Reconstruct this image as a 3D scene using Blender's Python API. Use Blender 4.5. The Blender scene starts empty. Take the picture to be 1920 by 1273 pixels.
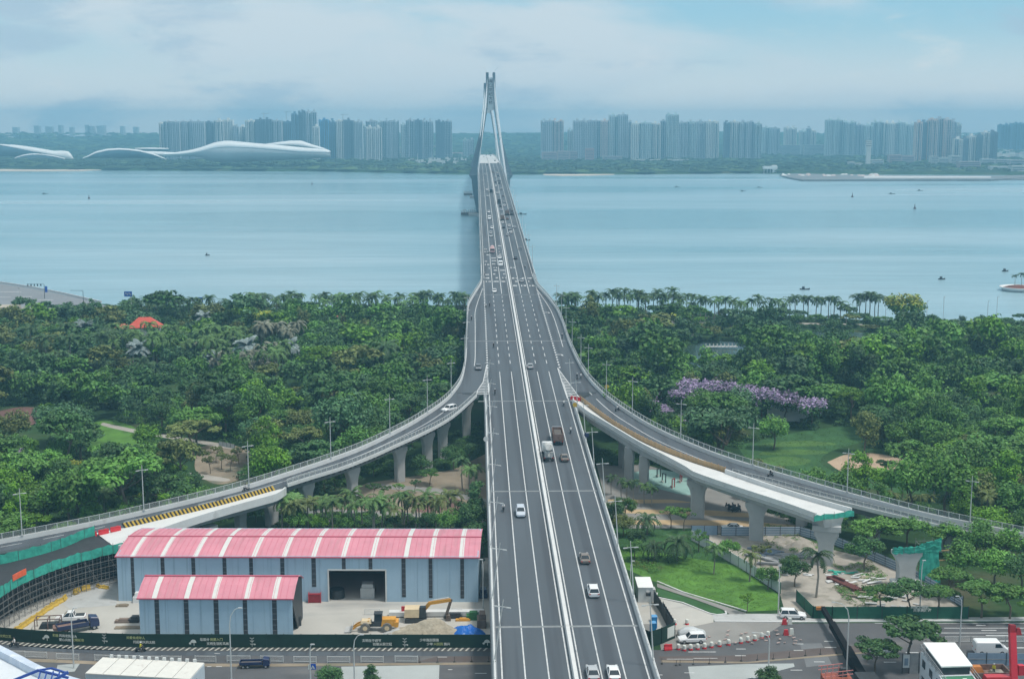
import bpy, math, random
import numpy as np
from mathutils import Vector, Matrix
R = math.radians
S = bpy.context.scene
COL = S.collection
random.seed(7)
NR = np.random.RandomState(11)

# ------------------------------------------------------------------ camera, sky, sun, exposure
F, CXP, CYP, H = 2500.0, 960.0, 636.5, 91.0      # focal length in pixels of a 1920 wide frame, eye height over the water
PIT = math.atan(400.5 / F)
PSI = math.atan(69.3 * math.cos(PIT) / F)
cam = bpy.data.cameras.new("camera")
cam.sensor_width = 36.0
cam.lens = F / 1920 * 36
cam.clip_start = 1.0
cam.clip_end = 40000
co = bpy.data.objects.new("camera", cam)
COL.objects.link(co)
co.location = (0, 0, H)
co.rotation_euler = (R(90) - PIT, 0, -PSI)
S.camera = co

SUN_EL, SUN_AZ = 66.0, 112.0       # azimuth clockwise from the bridge axis: hazy sun high on the right
W = bpy.data.worlds.new("World")
S.world = W
W.use_nodes = True
nt = W.node_tree
nt.nodes.clear()
def N(t, **k):
    n = nt.nodes.new(t)
    for a, b in k.items():
        setattr(n, a, b)
    return n
out = N('ShaderNodeOutputWorld')
bg = N('ShaderNodeBackground')
sky = N('ShaderNodeTexSky', sky_type='NISHITA', sun_disc=False)
sky.sun_elevation = R(SUN_EL)
sky.sun_rotation = R(SUN_AZ)
sky.air_density = 1.2
sky.dust_density = 0.4
sky.ozone_density = 2.5
tc = N('ShaderNodeTexCoord')
L = nt.links.new
def cloud_noise(scale, stretch, detail, rough, off=0.0):
    mp = N('ShaderNodeMapping'); mp.inputs['Scale'].default_value = stretch; mp.inputs['Location'].default_value = (off, off * .7, off * .3)
    n = N('ShaderNodeTexNoise'); n.inputs['Scale'].default_value = scale; n.inputs['Detail'].default_value = detail
    n.inputs['Roughness'].default_value = rough; n.inputs['Distortion'].default_value = 0.3
    L(tc.outputs['Generated'], mp.inputs['Vector']); L(mp.outputs[0], n.inputs['Vector'])
    return n.outputs['Fac']
def rng(x, a, b, c, d):
    m = N('ShaderNodeMapRange'); m.interpolation_type = 'SMOOTHSTEP'
    for i, v in enumerate((a, b, c, d)): m.inputs[i + 1].default_value = v
    L(x, m.inputs[0]); return m.outputs[0]
def mx(f, a, b):
    m = N('ShaderNodeMixRGB')
    (L(f, m.inputs[0]) if not isinstance(f, float) else setattr(m.inputs[0], 'default_value', f))
    for i, v in ((1, a), (2, b)):
        (setattr(m.inputs[i], 'default_value', (*v, 1)) if isinstance(v, tuple) else L(v, m.inputs[i]))
    return m.outputs[0]
sep = N('ShaderNodeSeparateXYZ'); L(tc.outputs['Generated'], sep.inputs[0])
base = mx(0.75, sky.outputs[0], (2.1, 4.5, 6.0))
low = mx(rng(sep.outputs['Z'], 0.0, 0.085, 1.0, 0.0), base, (6.2, 6.5, 6.6))
c1 = mx(rng(cloud_noise(4.2, (1, 1, 3.2), 8, 0.5, 1.7), 0.42, 0.60, 0.0, 0.95), low, (4.9, 5.7, 6.2))
c2 = mx(rng(cloud_noise(7.5, (1, 1, 3.4), 8, 0.6, 3.1), 0.50, 0.66, 0.0, 0.75), c1, (3.3, 4.5, 5.5))
c3 = mx(rng(cloud_noise(13.0, (1, 1, 3.0), 8, 0.62, 7.7), 0.58, 0.80, 0.0, 0.55), c2, (6.4, 6.5, 6.4))
top = mx(rng(sep.outputs['Z'], 0.30, 0.65, 0.0, 0.8), c3, (6.3, 6.3, 6.0))
L(top, bg.inputs[0])
bg.inputs[1].default_value = 0.092
L(bg.outputs[0], out.inputs[0])

sl = bpy.data.lights.new("sun", 'SUN')
sl.energy = 2.1
sl.angle = R(9)
sl.color = (1.0, 0.955, 0.88)
so = bpy.data.objects.new("sun", sl)
COL.objects.link(so)
az, el = R(SUN_AZ), R(SUN_EL)
sd = Vector((math.sin(az) * math.cos(el), math.cos(az) * math.cos(el), math.sin(el)))
so.rotation_euler = sd.to_track_quat('Z', 'Y').to_euler()
so.location = (0, 0, 500)

S.view_settings.view_transform = 'Standard'
S.view_settings.look = 'None'
S.view_settings.exposure = 0.50
S.view_settings.gamma = 1.0
S.render.engine = 'CYCLES'
S.cycles.use_denoising = True
try:
    S.cycles.denoiser = 'OPENIMAGEDENOISE'
except Exception:
    pass
S.cycles.max_bounces = 5
S.cycles.diffuse_bounces = 2
S.cycles.glossy_bounces = 2
S.cycles.transmission_bounces = 3
S.cycles.transparent_max_bounces = 4
S.cycles.volume_bounces = 0
S.cycles.use_adaptive_sampling = True
S.cycles.adaptive_threshold = 0.02
S.cycles.caustics_reflective = False
S.cycles.caustics_refractive = False

# ------------------------------------------------------------------ photograph pixel -> place in the world
_f = np.array([math.sin(PSI) * math.cos(PIT), math.cos(PSI) * math.cos(PIT), -math.sin(PIT)])
_r = np.array([math.cos(PSI), -math.sin(PSI), 0.0])
_u = np.array([math.sin(PSI) * math.sin(PIT), math.cos(PSI) * math.sin(PIT), math.cos(PIT)])
def ray(x, y):
    return _f * F + _r * (x - CXP) + _u * (CYP - y)
def P(x, y, z=4.0):
    d = ray(x, y); t = (z - H) / d[2]
    return Vector((d[0] * t, d[1] * t, z))
def PY(x, y, Y):
    d = ray(x, y); t = Y / d[1]
    return Vector((d[0] * t, Y, H + d[2] * t))
def px(v):
    d = np.array([v[0], v[1], v[2] - H]); z = d @ _f
    return CXP + F * (d @ _r) / z, CYP - F * (d @ _u) / z
_D = [0, 188, 228, 276, 364, 455, 592, 913, 1346, 1376, 1546, 1716, 2000, 2300, 2600, 3000]
_Hh = [6.8, 10.5, 11.8, 13.2, 15.9, 18.6, 22.5, 32, 44.0, 44.8, 48, 49, 47, 42, 32, 14]
_dd = np.arange(0, 3001, 10.0)
_hh = np.interp(_dd, _D, _Hh)
for _ in range(6):
    _hh[1:-1] = (_hh[:-2] + _hh[1:-1] * 2 + _hh[2:]) / 4
def hD(D):
    return float(np.interp(D, _dd, _hh))
def lw(D):
    return float(np.interp(D, [188, 285, 364, 455, 592, 913, 1346, 3000], [3.5, 3.5, 3.53, 3.56, 3.6, 3.7, 3.85, 3.85]))
def Xc(D):
    return 4.146 * lw(D)
def on_deck(x, y, dz=0.0):
    z = 16.0
    for _ in range(30):
        v = P(x, y, z)
        z = hD(v.y) + dz
    return P(x, y, z)
def dk(D, k, dz=0.0):
    "point on the main deck: distance, offset from the centre in lanes"
    return Vector((Xc(D) + k * lw(D), D, hD(D) + dz))

# ------------------------------------------------------------------ objects, tags, materials
def tag(o, label=None, cat=None, group=None, kind=None):
    if label: o['label'] = label
    if cat: o['category'] = cat
    if group: o['group'] = group
    if kind: o['kind'] = kind
    return o
def empty(name, loc=(0, 0, 0), rz=0.0, label=None, cat=None, group=None):
    o = bpy.data.objects.new(name, None)
    COL.objects.link(o)
    o.location = loc
    o.rotation_euler = (0, 0, rz)
    return tag(o, label, cat, group)
def mobj(name, me, parent=None):
    o = bpy.data.objects.new(name, me)
    COL.objects.link(o)
    if parent: o.parent = parent
    return o
KIDS = {}
def dup(root, loc=None, rz=None, label=None, group=None, scale=None):
    r = root.copy(); COL.objects.link(r)
    if loc is not None: r.location = loc
    if rz is not None: r.rotation_euler = (0, 0, rz)
    if scale is not None: r.scale = (scale, scale, scale) if not hasattr(scale, '__len__') else scale
    if label: r['label'] = label
    if group: r['group'] = group
    if root.name not in KIDS:
        ks = [c for c in bpy.data.objects if c.parent is root]
        KIDS[root.name] = [(c, [g for g in bpy.data.objects if g.parent is c]) for c in ks]
    for c, gs in KIDS[root.name]:
        d = c.copy(); COL.objects.link(d); d.parent = r
        for g in gs:
            e = g.copy(); COL.objects.link(e); e.parent = d
    return r

_mats = {}
def mat(name, col, rough=0.7, var=0.12, scale=0.6, metal=0.0, spec=0.35, bump=0.0, stretch=(1, 1, 1), streak=None, rnd=0.0, hue=0.0, trans=0.0):
    if name in _mats: return _mats[name]
    m = bpy.data.materials.new(name); m.use_nodes = True
    t = m.node_tree; nd = t.nodes; lk = t.links.new
    b = nd['Principled BSDF']
    b.inputs['Roughness'].default_value = rough
    b.inputs['Metallic'].default_value = metal
    b.inputs['Specular IOR Level'].default_value = spec
    c = nd.new('ShaderNodeTexCoord'); mpn = nd.new('ShaderNodeMapping'); mpn.inputs['Scale'].default_value = stretch
    nz = nd.new('ShaderNodeTexNoise'); nz.inputs['Scale'].default_value = scale; nz.inputs['Detail'].default_value = 6; nz.inputs['Roughness'].default_value = 0.62
    lk(c.outputs['Object'], mpn.inputs[0]); lk(mpn.outputs[0], nz.inputs['Vector'])
    rp = nd.new('ShaderNodeMapRange'); rp.inputs[1].default_value = 0.3; rp.inputs[2].default_value = 0.7
    rp.inputs[3].default_value = 1 - var; rp.inputs[4].default_value = 1 + var
    lk(nz.outputs['Fac'], rp.inputs[0])
    hs = nd.new('ShaderNodeHueSaturation'); hs.inputs['Color'].default_value = (*col, 1)
    last = rp.outputs[0]
    if rnd or hue:
        oi = nd.new('ShaderNodeObjectInfo')
        if rnd:
            r2 = nd.new('ShaderNodeMapRange'); r2.inputs[3].default_value = 1 - rnd; r2.inputs[4].default_value = 1 + rnd
            lk(oi.outputs['Random'], r2.inputs[0])
            mu = nd.new('ShaderNodeMath'); mu.operation = 'MULTIPLY'
            lk(last, mu.inputs[0]); lk(r2.outputs[0], mu.inputs[1]); last = mu.outputs[0]
        if hue:
            ml = nd.new('ShaderNodeMath'); ml.operation = 'MULTIPLY'; ml.inputs[1].default_value = 7.31
            fr = nd.new('ShaderNodeMath'); fr.operation = 'FRACT'
            lk(oi.outputs['Random'], ml.inputs[0]); lk(ml.outputs[0], fr.inputs[0])
            r3 = nd.new('ShaderNodeMapRange'); r3.inputs[3].default_value = 0.5 - hue; r3.inputs[4].default_value = 0.5 + hue
            lk(fr.outputs[0], r3.inputs[0]); lk(r3.outputs[0], hs.inputs['Hue'])
    lk(last, hs.inputs['Value'])
    colout = hs.outputs[0]
    if streak:                      # (colour, threshold 0..1, scale, stretch) stains with their own shape
        sc, th, ssc, sst = streak
        m2 = nd.new('ShaderNodeMapping'); m2.inputs['Scale'].default_value = sst
        n2 = nd.new('ShaderNodeTexNoise'); n2.inputs['Scale'].default_value = ssc; n2.inputs['Detail'].default_value = 5
        lk(c.outputs['Object'], m2.inputs[0]); lk(m2.outputs[0], n2.inputs['Vector'])
        r4 = nd.new('ShaderNodeMapRange'); r4.inputs[1].default_value = th; r4.inputs[2].default_value = th + 0.14
        lk(n2.outputs['Fac'], r4.inputs[0])
        mx = nd.new('ShaderNodeMixRGB'); mx.inputs[2].default_value = (*sc, 1)
        lk(r4.outputs[0], mx.inputs[0]); lk(colout, mx.inputs[1]); colout = mx.outputs[0]
    lk(colout, b.inputs['Base Color'])
    if bump:
        bp = nd.new('ShaderNodeBump'); bp.inputs['Strength'].default_value = bump; bp.inputs['Distance'].default_value = 0.1
        lk(nz.outputs['Fac'], bp.inputs['Height']); lk(bp.outputs[0], b.inputs['Normal'])
    if trans:
        tr = nd.new('ShaderNodeBsdfTranslucent'); lk(colout, tr.inputs[0])
        ms = nd.new('ShaderNodeMixShader'); ms.inputs[0].default_value = trans
        lk(b.outputs[0], ms.inputs[1]); lk(tr.outputs[0], ms.inputs[2]); lk(ms.outputs[0], nd['Material Output'].inputs[0])
    _mats[name] = m
    return m

class MB:
    def __init__(s): s.v = []; s.f = []; s.m = []
    def add(s, vs, fs, m=0):
        b = len(s.v); s.v += [tuple(v) for v in vs]
        for f in fs: s.f.append(tuple(b + i for i in f)); s.m.append(m)
        return s
    def box(s, c, d, rz=0.0, m=0, top=None):
        "centre of the base, size; top = scale of the upper face"
        x, y, z = c; a, b, h = d[0] / 2, d[1] / 2, d[2]; k = top if top else 1.0
        kx, ky = k if hasattr(k, '__len__') else (k, k)
        cs, sn = math.cos(rz), math.sin(rz); vs = []
        for zz, ux, uy in ((0, 1, 1), (h, kx, ky)):
            for sx, sy in ((-1, -1), (1, -1), (1, 1), (-1, 1)):
                X, Y = sx * a * ux, sy * b * uy
                vs.append((x + X * cs - Y * sn, y + X * sn + Y * cs, z + zz))
        return s.add(vs, [(3, 2, 1, 0), (4, 5, 6, 7), (0, 1, 5, 4), (1, 2, 6, 5), (2, 3, 7, 6), (3, 0, 4, 7)], m)
    def beam(s, p, q, w, h=None, m=0, up=(0, 0, 1)):
        p, q = Vector(p), Vector(q); h = h or w
        d = (q - p)
        if d.length < 1e-6: return s
        d.normalize(); u = Vector(up)
        if abs(d.dot(u)) > 0.98: u = Vector((0, 1, 0))
        a = d.cross(u).normalized() * (w / 2); b = a.cross(d).normalized() * (h / 2)
        vs = [p - a - b, p + a - b, p + a + b, p - a + b, q - a - b, q + a - b, q + a + b, q - a + b]
        return s.add(vs, [(3, 2, 1, 0), (4, 5, 6, 7), (0, 1, 5, 4), (1, 2, 6, 5), (2, 3, 7, 6), (3, 0, 4, 7)], m)
    def tube(s, pts, r, n=8, m=0, cap=True):
        pts = [Vector(p) for p in pts]; rs = r if hasattr(r, '__len__') else [r] * len(pts)
        b = len(s.v); k = len(pts); ref = None
        for i, p in enumerate(pts):
            d = (pts[min(i + 1, k - 1)] - pts[max(i - 1, 0)]).normalized()
            if ref is None: ref = Vector((1, 0, 0)) if abs(d.x) < 0.9 else Vector((0, 1, 0))
            a = d.cross(ref).normalized(); c = a.cross(d).normalized(); ref = c
            for j in range(n):
                t = 2 * math.pi * j / n
                s.v.append(tuple(p + (a * math.sin(t) + c * math.cos(t)) * rs[i]))
        for i in range(k - 1):
            for j in range(n):
                s.f.append((b + i * n + j, b + i * n + (j + 1) % n, b + (i + 1) * n + (j + 1) % n, b + (i + 1) * n + j)); s.m.append(m)
        if cap:
            s.f.append(tuple(b + j for j in range(n - 1, -1, -1))); s.m.append(m)
            s.f.append(tuple(b + (k - 1) * n + j for j in range(n))); s.m.append(m)
        return s
    def prism(s, poly, z0, z1, m=0):
        n = len(poly)
        vs = [(p[0], p[1], z0) for p in poly] + [(p[0], p[1], z1) for p in poly]
        fs = [tuple(range(n - 1, -1, -1)), tuple(range(n, 2 * n))] + [(i, (i + 1) % n, n + (i + 1) % n, n + i) for i in range(n)]
        return s.add(vs, fs, m)
    def xprism(s, poly, x0, x1, m=0, M=None):
        "outline in (y, z), pushed along x"
        n = len(poly)
        vs = [Vector((x0, p[0], p[1])) for p in poly] + [Vector((x1, p[0], p[1])) for p in poly]
        if M is not None: vs = [M @ v for v in vs]
        fs = [tuple(range(n - 1, -1, -1)), tuple(range(n, 2 * n))] + [(i, (i + 1) % n, n + (i + 1) % n, n + i) for i in range(n)]
        return s.add(vs, fs, m)
    def loft(s, rings, m=0, closed=True, cap=True):
        n = len(rings[0]); b = len(s.v)
        for r in rings: s.v += [tuple(v) for v in r]
        for i in range(len(rings) - 1):
            for j in range(n if closed else n - 1):
                a, c = b + i * n + j, b + i * n + (j + 1) % n
                s.f.append((a, c, c + n, a + n)); s.m.append(m)
        if cap and closed:
            s.f.append(tuple(b + j for j in range(n - 1, -1, -1))); s.m.append(m)
            k = b + (len(rings) - 1) * n
            s.f.append(tuple(k + j for j in range(n))); s.m.append(m)
        return s
    def ball(s, c, r, n=8, k=5, m=0):
        rx, ry, rz = r if hasattr(r, '__len__') else (r, r, r)
        rings = []
        for i in range(k + 1):
            t = math.pi * (0.04 + 0.92 * i / k)
            rings.append([(c[0] + rx * math.sin(t) * math.cos(2 * math.pi * j / n), c[1] + ry * math.sin(t) * math.sin(2 * math.pi * j / n), c[2] - rz * math.cos(t)) for j in range(n)])
        return s.loft(rings, m)
    def mesh(s, name, mats, smooth=False):
        me = bpy.data.meshes.new(name)
        me.from_pydata(s.v, [], s.f)
        for q in (mats if isinstance(mats, (list, tuple)) else [mats]): me.materials.append(q)
        if any(s.m): me.polygons.foreach_set('material_index', s.m)
        if smooth: me.polygons.foreach_set('use_smooth', [True] * len(s.f))
        me.update()
        return me
    def build(s, name, mats, parent=None, smooth=False):
        return mobj(name, s.mesh(name, mats, smooth), parent)

def fastmesh(name, V, Fq, mats, n=4, midx=None):
    "numpy mesh: V (k,3), Fq (j,n)"
    me = bpy.data.meshes.new(name)
    V = np.ascontiguousarray(V, np.float32); Fq = np.ascontiguousarray(Fq, np.int32)
    me.vertices.add(len(V)); me.vertices.foreach_set('co', V.ravel())
    me.loops.add(Fq.size); me.loops.foreach_set('vertex_index', Fq.ravel())
    me.polygons.add(len(Fq)); me.polygons.foreach_set('loop_start', np.arange(0, Fq.size, n, dtype=np.int32))
    for q in (mats if isinstance(mats, (list, tuple)) else [mats]): me.materials.append(q)
    if midx is not None: me.polygons.foreach_set('material_index', np.ascontiguousarray(midx, np.int32))
    me.update(calc_edges=True)
    return me

def catmull(pts, n=6):
    pts = [Vector(p) for p in pts]; q = [pts[0] * 2 - pts[1]] + pts + [pts[-1] * 2 - pts[-2]]; res = []
    for i in range(1, len(q) - 2):
        for k in range(n):
            t = k / n
            res.append(0.5 * ((2 * q[i]) + (q[i + 1] - q[i - 1]) * t + (2 * q[i - 1] - 5 * q[i] + 4 * q[i + 1] - q[i + 2]) * t * t + (3 * q[i] - q[i - 1] - 3 * q[i + 1] + q[i + 2]) * t ** 3))
    res.append(pts[-1])
    return res
def smooth_line(pts, k=3):
    pts = [Vector(p) for p in pts]
    for _ in range(k):
        pts = [pts[0]] + [(pts[i - 1] + pts[i] * 2 + pts[i + 1]) / 4 for i in range(1, len(pts) - 1)] + [pts[-1]]
    return pts
def resample(pts, n=None, step=None):
    pts = [Vector(p) for p in pts]; L = [0]
    for a, b in zip(pts, pts[1:]): L.append(L[-1] + (b - a).length)
    if n is None: n = max(2, int(round(L[-1] / step)) + 1)
    res = []; A = np.array([tuple(p) for p in pts])
    for i in range(n):
        t = L[-1] * i / (n - 1)
        res.append(Vector((np.interp(t, L, A[:, 0]), np.interp(t, L, A[:, 1]), np.interp(t, L, A[:, 2]))))
    return res
def offs(line, d, dz=0.0):
    "shift a line sideways (to its right) by d"
    res = []
    for i, p in enumerate(line):
        a, b = line[max(i - 1, 0)], line[min(i + 1, len(line) - 1)]
        t = (b - a); t.z = 0; t.normalize()
        res.append(p + Vector((t.y, -t.x, 0)) * d + Vector((0, 0, dz)))
    return res
def ribbon(mb, A, B, m=0):
    n = len(A); b = len(mb.v)
    mb.v += [tuple(p) for p in A] + [tuple(p) for p in B]
    for i in range(n - 1):
        mb.f.append((b + i, b + n + i, b + n + i + 1, b + i + 1)); mb.m.append(m)
    return mb
def sweep(mb, line, prof, m=0, cap=True):
    "closed profile of (side offset, height) swept along a line"
    rings = []
    for i, p in enumerate(line):
        a, b = line[max(i - 1, 0)], line[min(i + 1, len(line) - 1)]
        t = (b - a); t.z = 0; t.normalize(); r = Vector((t.y, -t.x, 0))
        rings.append([p + r * u + Vector((0, 0, w)) for u, w in prof])
    return mb.loft(rings, m, True, cap)
# ------------------------------------------------------------------ materials used widely
M_ASPH = mat('asphalt', (0.083, 0.098, 0.115), 0.85, 0.10, 0.15, stretch=(1, 0.12, 1), streak=((0.064, 0.074, 0.088), 0.48, 0.22, (2.4, 0.03, 1)))
M_ASPH2 = mat('street_asphalt', (0.095, 0.098, 0.105), 0.85, 0.18, 0.12, streak=((0.17, 0.165, 0.16), 0.58, 0.08, (0.5, 1.6, 1)))
M_CONC = mat('concrete', (0.42, 0.43, 0.43), 0.8, 0.10, 0.35, streak=((0.30, 0.30, 0.29), 0.60, 0.7, (1, 1, 0.3)))
M_CONCL = mat('pale_concrete', (0.60, 0.61, 0.61), 0.75, 0.07, 0.3, streak=((0.47, 0.47, 0.46), 0.62, 0.5, (1, 1, 0.4)))
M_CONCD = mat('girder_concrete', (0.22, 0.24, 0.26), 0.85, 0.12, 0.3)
M_LINE = mat('road_paint', (0.54, 0.56, 0.57), 0.8, 0.16, 1.2, streak=((.33, .35, .37), .60, .8, (1, 1, 1)))
M_RAIL = mat('painted_rail', (0.60, 0.62, 0.62), 0.5, 0.06, 2.0)
M_RAILG = mat('grey_mesh_panel', (0.25, 0.27, 0.28), 0.7, 0.1, 3.0)
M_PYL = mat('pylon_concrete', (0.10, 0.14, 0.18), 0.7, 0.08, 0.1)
M_DARK = mat('dark_metal', (0.04, 0.045, 0.05), 0.5, 0.15, 2.0)
M_JOINT = mat('joint_seal', (0.22, 0.24, 0.25), 0.8, 0.15, 2.0)

# ------------------------------------------------------------------ ground, water
SH_N = ([-900, -400, -270, -190, -100, 0, 100, 200, 260, 400, 900], [1000, 860, 738, 668, 645, 640, 625, 600, 585, 560, 520])
_fs = [(0, 319), (300, 320.5), (600, 322), (900, 328), (1160, 328), (1400, 326), (1640, 328), (1920, 329)]
_fsw = [P(x, y, 0.0) for x, y in _fs]
SH_F = ([-3000] + [v.x for v in _fsw] + [3000], [3100] + [v.y for v in _fsw] + [2500])
def shore_near(x): return np.interp(x, *SH_N)
def shore_far(x): return np.interp(x, *SH_F)
POND = []
xs = np.concatenate([np.arange(-7000, -1400, 200), np.arange(-1400, 1400, 14), np.arange(1400, 7001, 200)])
ys = np.concatenate([np.arange(-300, 560, 40), np.arange(560, 960, 5), np.arange(960, 2200, 60), np.arange(2200, 3100, 10), np.arange(3100, 5601, 50)])
XX, YY = np.meshgrid(xs, ys)
near = np.clip((shore_near(XX) - YY) / 6, 0, 1)
far = np.clip((YY - shore_far(XX)) / 14, 0, 1)
ZZ = -4 + 8 * near + 8 * far
rise = np.clip((YY - 3900) / 1500, 0, 1)
bumps = np.sin(XX / 830 + 1.3) * np.sin(YY / 700) + 0.6 * np.sin(XX / 310 + YY / 500)
ZZ = ZZ + far * (rise * 52 + rise * 10 * bumps)
ny, nx = XX.shape
idx = np.arange(nx * ny).reshape(ny, nx)
Fq = np.stack([idx[:-1, :-1], idx[:-1, 1:], idx[1:, 1:], idx[1:, :-1]], -1).reshape(-1, 4)
def ground_mat():
    m = bpy.data.materials.new('ground_grass_and_soil'); m.use_nodes = True
    t = m.node_tree; nd = t.nodes; lk = t.links.new; b = nd['Principled BSDF']; b.inputs['Roughness'].default_value = 0.95
    b.inputs['Specular IOR Level'].default_value = 0.1
    c = nd.new('ShaderNodeTexCoord')
    a = nd.new('ShaderNodeTexNoise'); a.inputs['Scale'].default_value = 0.03; a.inputs['Detail'].default_value = 8
    d = nd.new('ShaderNodeTexNoise'); d.inputs['Scale'].default_value = 0.9; d.inputs['Detail'].default_value = 5
    lk(c.outputs['Object'], a.inputs['Vector']); lk(c.outputs['Object'], d.inputs['Vector'])
    r = nd.new('ShaderNodeValToRGB'); e = r.color_ramp.elements
    e[0].position = 0.35; e[0].color = (0.020, 0.050, 0.022, 1); e[1].position = 0.72; e[1].color = (0.11, 0.10, 0.065, 1)
    k = e.new(0.55); k.color = (0.040, 0.085, 0.030, 1)
    lk(a.outputs['Fac'], r.inputs[0])
    mx = nd.new('ShaderNodeMixRGB'); mx.blend_type = 'MULTIPLY'; mx.inputs[0].default_value = 0.7
    r2 = nd.new('ShaderNodeValToRGB'); r2.color_ramp.elements[0].color = (0.45, 0.45, 0.45, 1); r2.color_ramp.elements[1].color = (1.3, 1.3, 1.3, 1)
    lk(d.outputs['Fac'], r2.inputs[0]); lk(r.outputs[0], mx.inputs[1]); lk(r2.outputs[0], mx.inputs[2]); lk(mx.outputs[0], b.inputs['Base Color'])
    return m
M_GROUND = ground_mat()
g = mobj('ground', fastmesh('ground', np.stack([XX.ravel(), YY.ravel(), ZZ.ravel()], 1), Fq, M_GROUND))
tag(g, kind='structure')

def water_mat():
    m = bpy.data.materials.new('strait_water'); m.use_nodes = True
    t = m.node_tree; nd = t.nodes; lk = t.links.new; b = nd['Principled BSDF']
    b.inputs['Roughness'].default_value = 0.28; b.inputs['IOR'].default_value = 1.33
    c = nd.new('ShaderNodeTexCoord')
    mp = nd.new('ShaderNodeMapping'); mp.inputs['Scale'].default_value = (0.0006, 0.0042, 1); mp.inputs['Rotation'].default_value = (0, 0, R(2))
    a = nd.new('ShaderNodeTexNoise'); a.inputs['Scale'].default_value = 1.0; a.inputs['Detail'].default_value = 5; a.inputs['Distortion'].default_value = 0.6
    lk(c.outputs['Object'], mp.inputs[0]); lk(mp.outputs[0], a.inputs['Vector'])
    r = nd.new('ShaderNodeValToRGB'); e = r.color_ramp.elements
    e[0].position = 0.40; e[0].color = (0.19, 0.335, 0.39, 1); e[1].position = 0.66; e[1].color = (0.34, 0.46, 0.52, 1)
    m3 = nd.new('ShaderNodeMapping'); m3.inputs['Scale'].default_value = (0.012, 0.09, 1); m3.inputs['Rotation'].default_value = (0, 0, R(-4)); g2 = nd.new('ShaderNodeTexNoise'); g2.inputs['Scale'].default_value = 1.0; g2.inputs['Detail'].default_value = 8; g2.inputs['Roughness'].default_value = 0.7
    lk(c.outputs['Object'], m3.inputs[0]); lk(m3.outputs[0], g2.inputs['Vector']); mm = nd.new('ShaderNodeMapRange'); mm.inputs[1].default_value = .3; mm.inputs[2].default_value = .7; mm.inputs[3].default_value = .86; mm.inputs[4].default_value = 1.14; lk(g2.outputs['Fac'], mm.inputs[0])
    hv = nd.new('ShaderNodeHueSaturation'); lk(mm.outputs[0], hv.inputs['Value']); lk(a.outputs['Fac'], r.inputs[0]); lk(r.outputs[0], hv.inputs['Color']); lk(hv.outputs[0], b.inputs['Base Color'])
    rr = nd.new('ShaderNodeMapRange'); rr.inputs[1].default_value = 0.35; rr.inputs[2].default_value = 0.7; rr.inputs[3].default_value = 0.16; rr.inputs[4].default_value = 0.30
    lk(a.outputs['Fac'], rr.inputs[0]); lk(rr.outputs[0], b.inputs['Roughness'])
    w = nd.new('ShaderNodeTexNoise'); w.inputs['Scale'].default_value = 0.14; w.inputs['Detail'].default_value = 6; w.inputs['Roughness'].default_value = 0.7
    m2 = nd.new('ShaderNodeMapping'); m2.inputs['Scale'].default_value = (0.7, 1.6, 1); lk(c.outputs['Object'], m2.inputs[0]); lk(m2.outputs[0], w.inputs['Vector'])
    bp = nd.new('ShaderNodeBump'); bp.inputs['Strength'].default_value = 0.28; bp.inputs['Distance'].default_value = 1.0
    lk(w.outputs['Fac'], bp.inputs['Height']); lk(bp.outputs[0], b.inputs['Normal'])
    return m
M_WATER = water_mat()
wmb = MB()
wx = [-7000, -1500, -400, 0, 400, 1500, 7000]
wy = [480, 900, 1500, 2200, 3300]
for i in range(6):
    for j in range(4):
        wmb.add([(wx[i], wy[j], 0), (wx[i + 1], wy[j], 0), (wx[i + 1], wy[j + 1], 0), (wx[i], wy[j + 1], 0)], [(0, 1, 2, 3)])
tag(wmb.build('water', M_WATER), kind='structure')

# ------------------------------------------------------------------ haze: pale air between the camera and the far shore
hz = MB().box((0, 2750, -6), (14600, 5900, 157.0))
M_HAZE = bpy.data.materials.new('air_haze'); M_HAZE.use_nodes = True
t = M_HAZE.node_tree; t.nodes.clear()
ho = t.nodes.new('ShaderNodeOutputMaterial'); pv = t.nodes.new('ShaderNodeVolumePrincipled')
pv.inputs['Color'].default_value = (0.32, 0.73, 1.0, 1)
pv.inputs['Density'].default_value = 0.00025
pv.inputs['Anisotropy'].default_value = 0.0
t.links.new(pv.outputs[0], ho.inputs['Volume'])
tag(hz.build('haze', M_HAZE), 'pale blue haze over the strait and the far shore', 'haze', kind='stuff')

# ------------------------------------------------------------------ cable-stayed bridge
bridge = empty('cable_stayed_bridge', (0, 0, 0), 0, 'long six lane cable stayed road bridge running straight over the strait', 'bridge')
Ds = list(np.arange(40, 1400, 8.0)) + list(np.arange(1400, 3001, 20.0))
def dline(k, D0=40, D1=3000, dz=0.0):
    return [dk(D, k, dz) for D in Ds if D0 <= D <= D1]
# slab and girder
mb = MB()
rings = []
for D in Ds:
    c = Xc(D); w = lw(D) * 3.55; z = hD(D) - 0.02
    rings.append([(c - w, D, z), (c + w, D, z), (c + w, D, z - 0.45), (c + w * 0.62, D, z - 0.9), (c + w * 0.5, D, z - 2.3), (c - w * 0.5, D, z - 2.3), (c - w * 0.62, D, z - 0.9), (c - w, D, z - 0.45)])
mb.loft(rings)
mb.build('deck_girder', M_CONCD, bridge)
GD = 385.0          # where the ramps part from the main deck
mb = MB(); ribbon(mb, dline(-3.3, 40, 1560, 0.01), dline(3.3, 40, 1560, 0.01))
mb.build('road_surface', M_ASPH, bridge)
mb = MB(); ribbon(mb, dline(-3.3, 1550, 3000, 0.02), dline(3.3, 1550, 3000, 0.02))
mb.build('far_road_surface', mat('glare_pale_road', (0.55, 0.56, 0.56), 0.6, 0.05, 0.3), bridge)  # sun glare on the far deck put into a paler road colour
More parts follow.
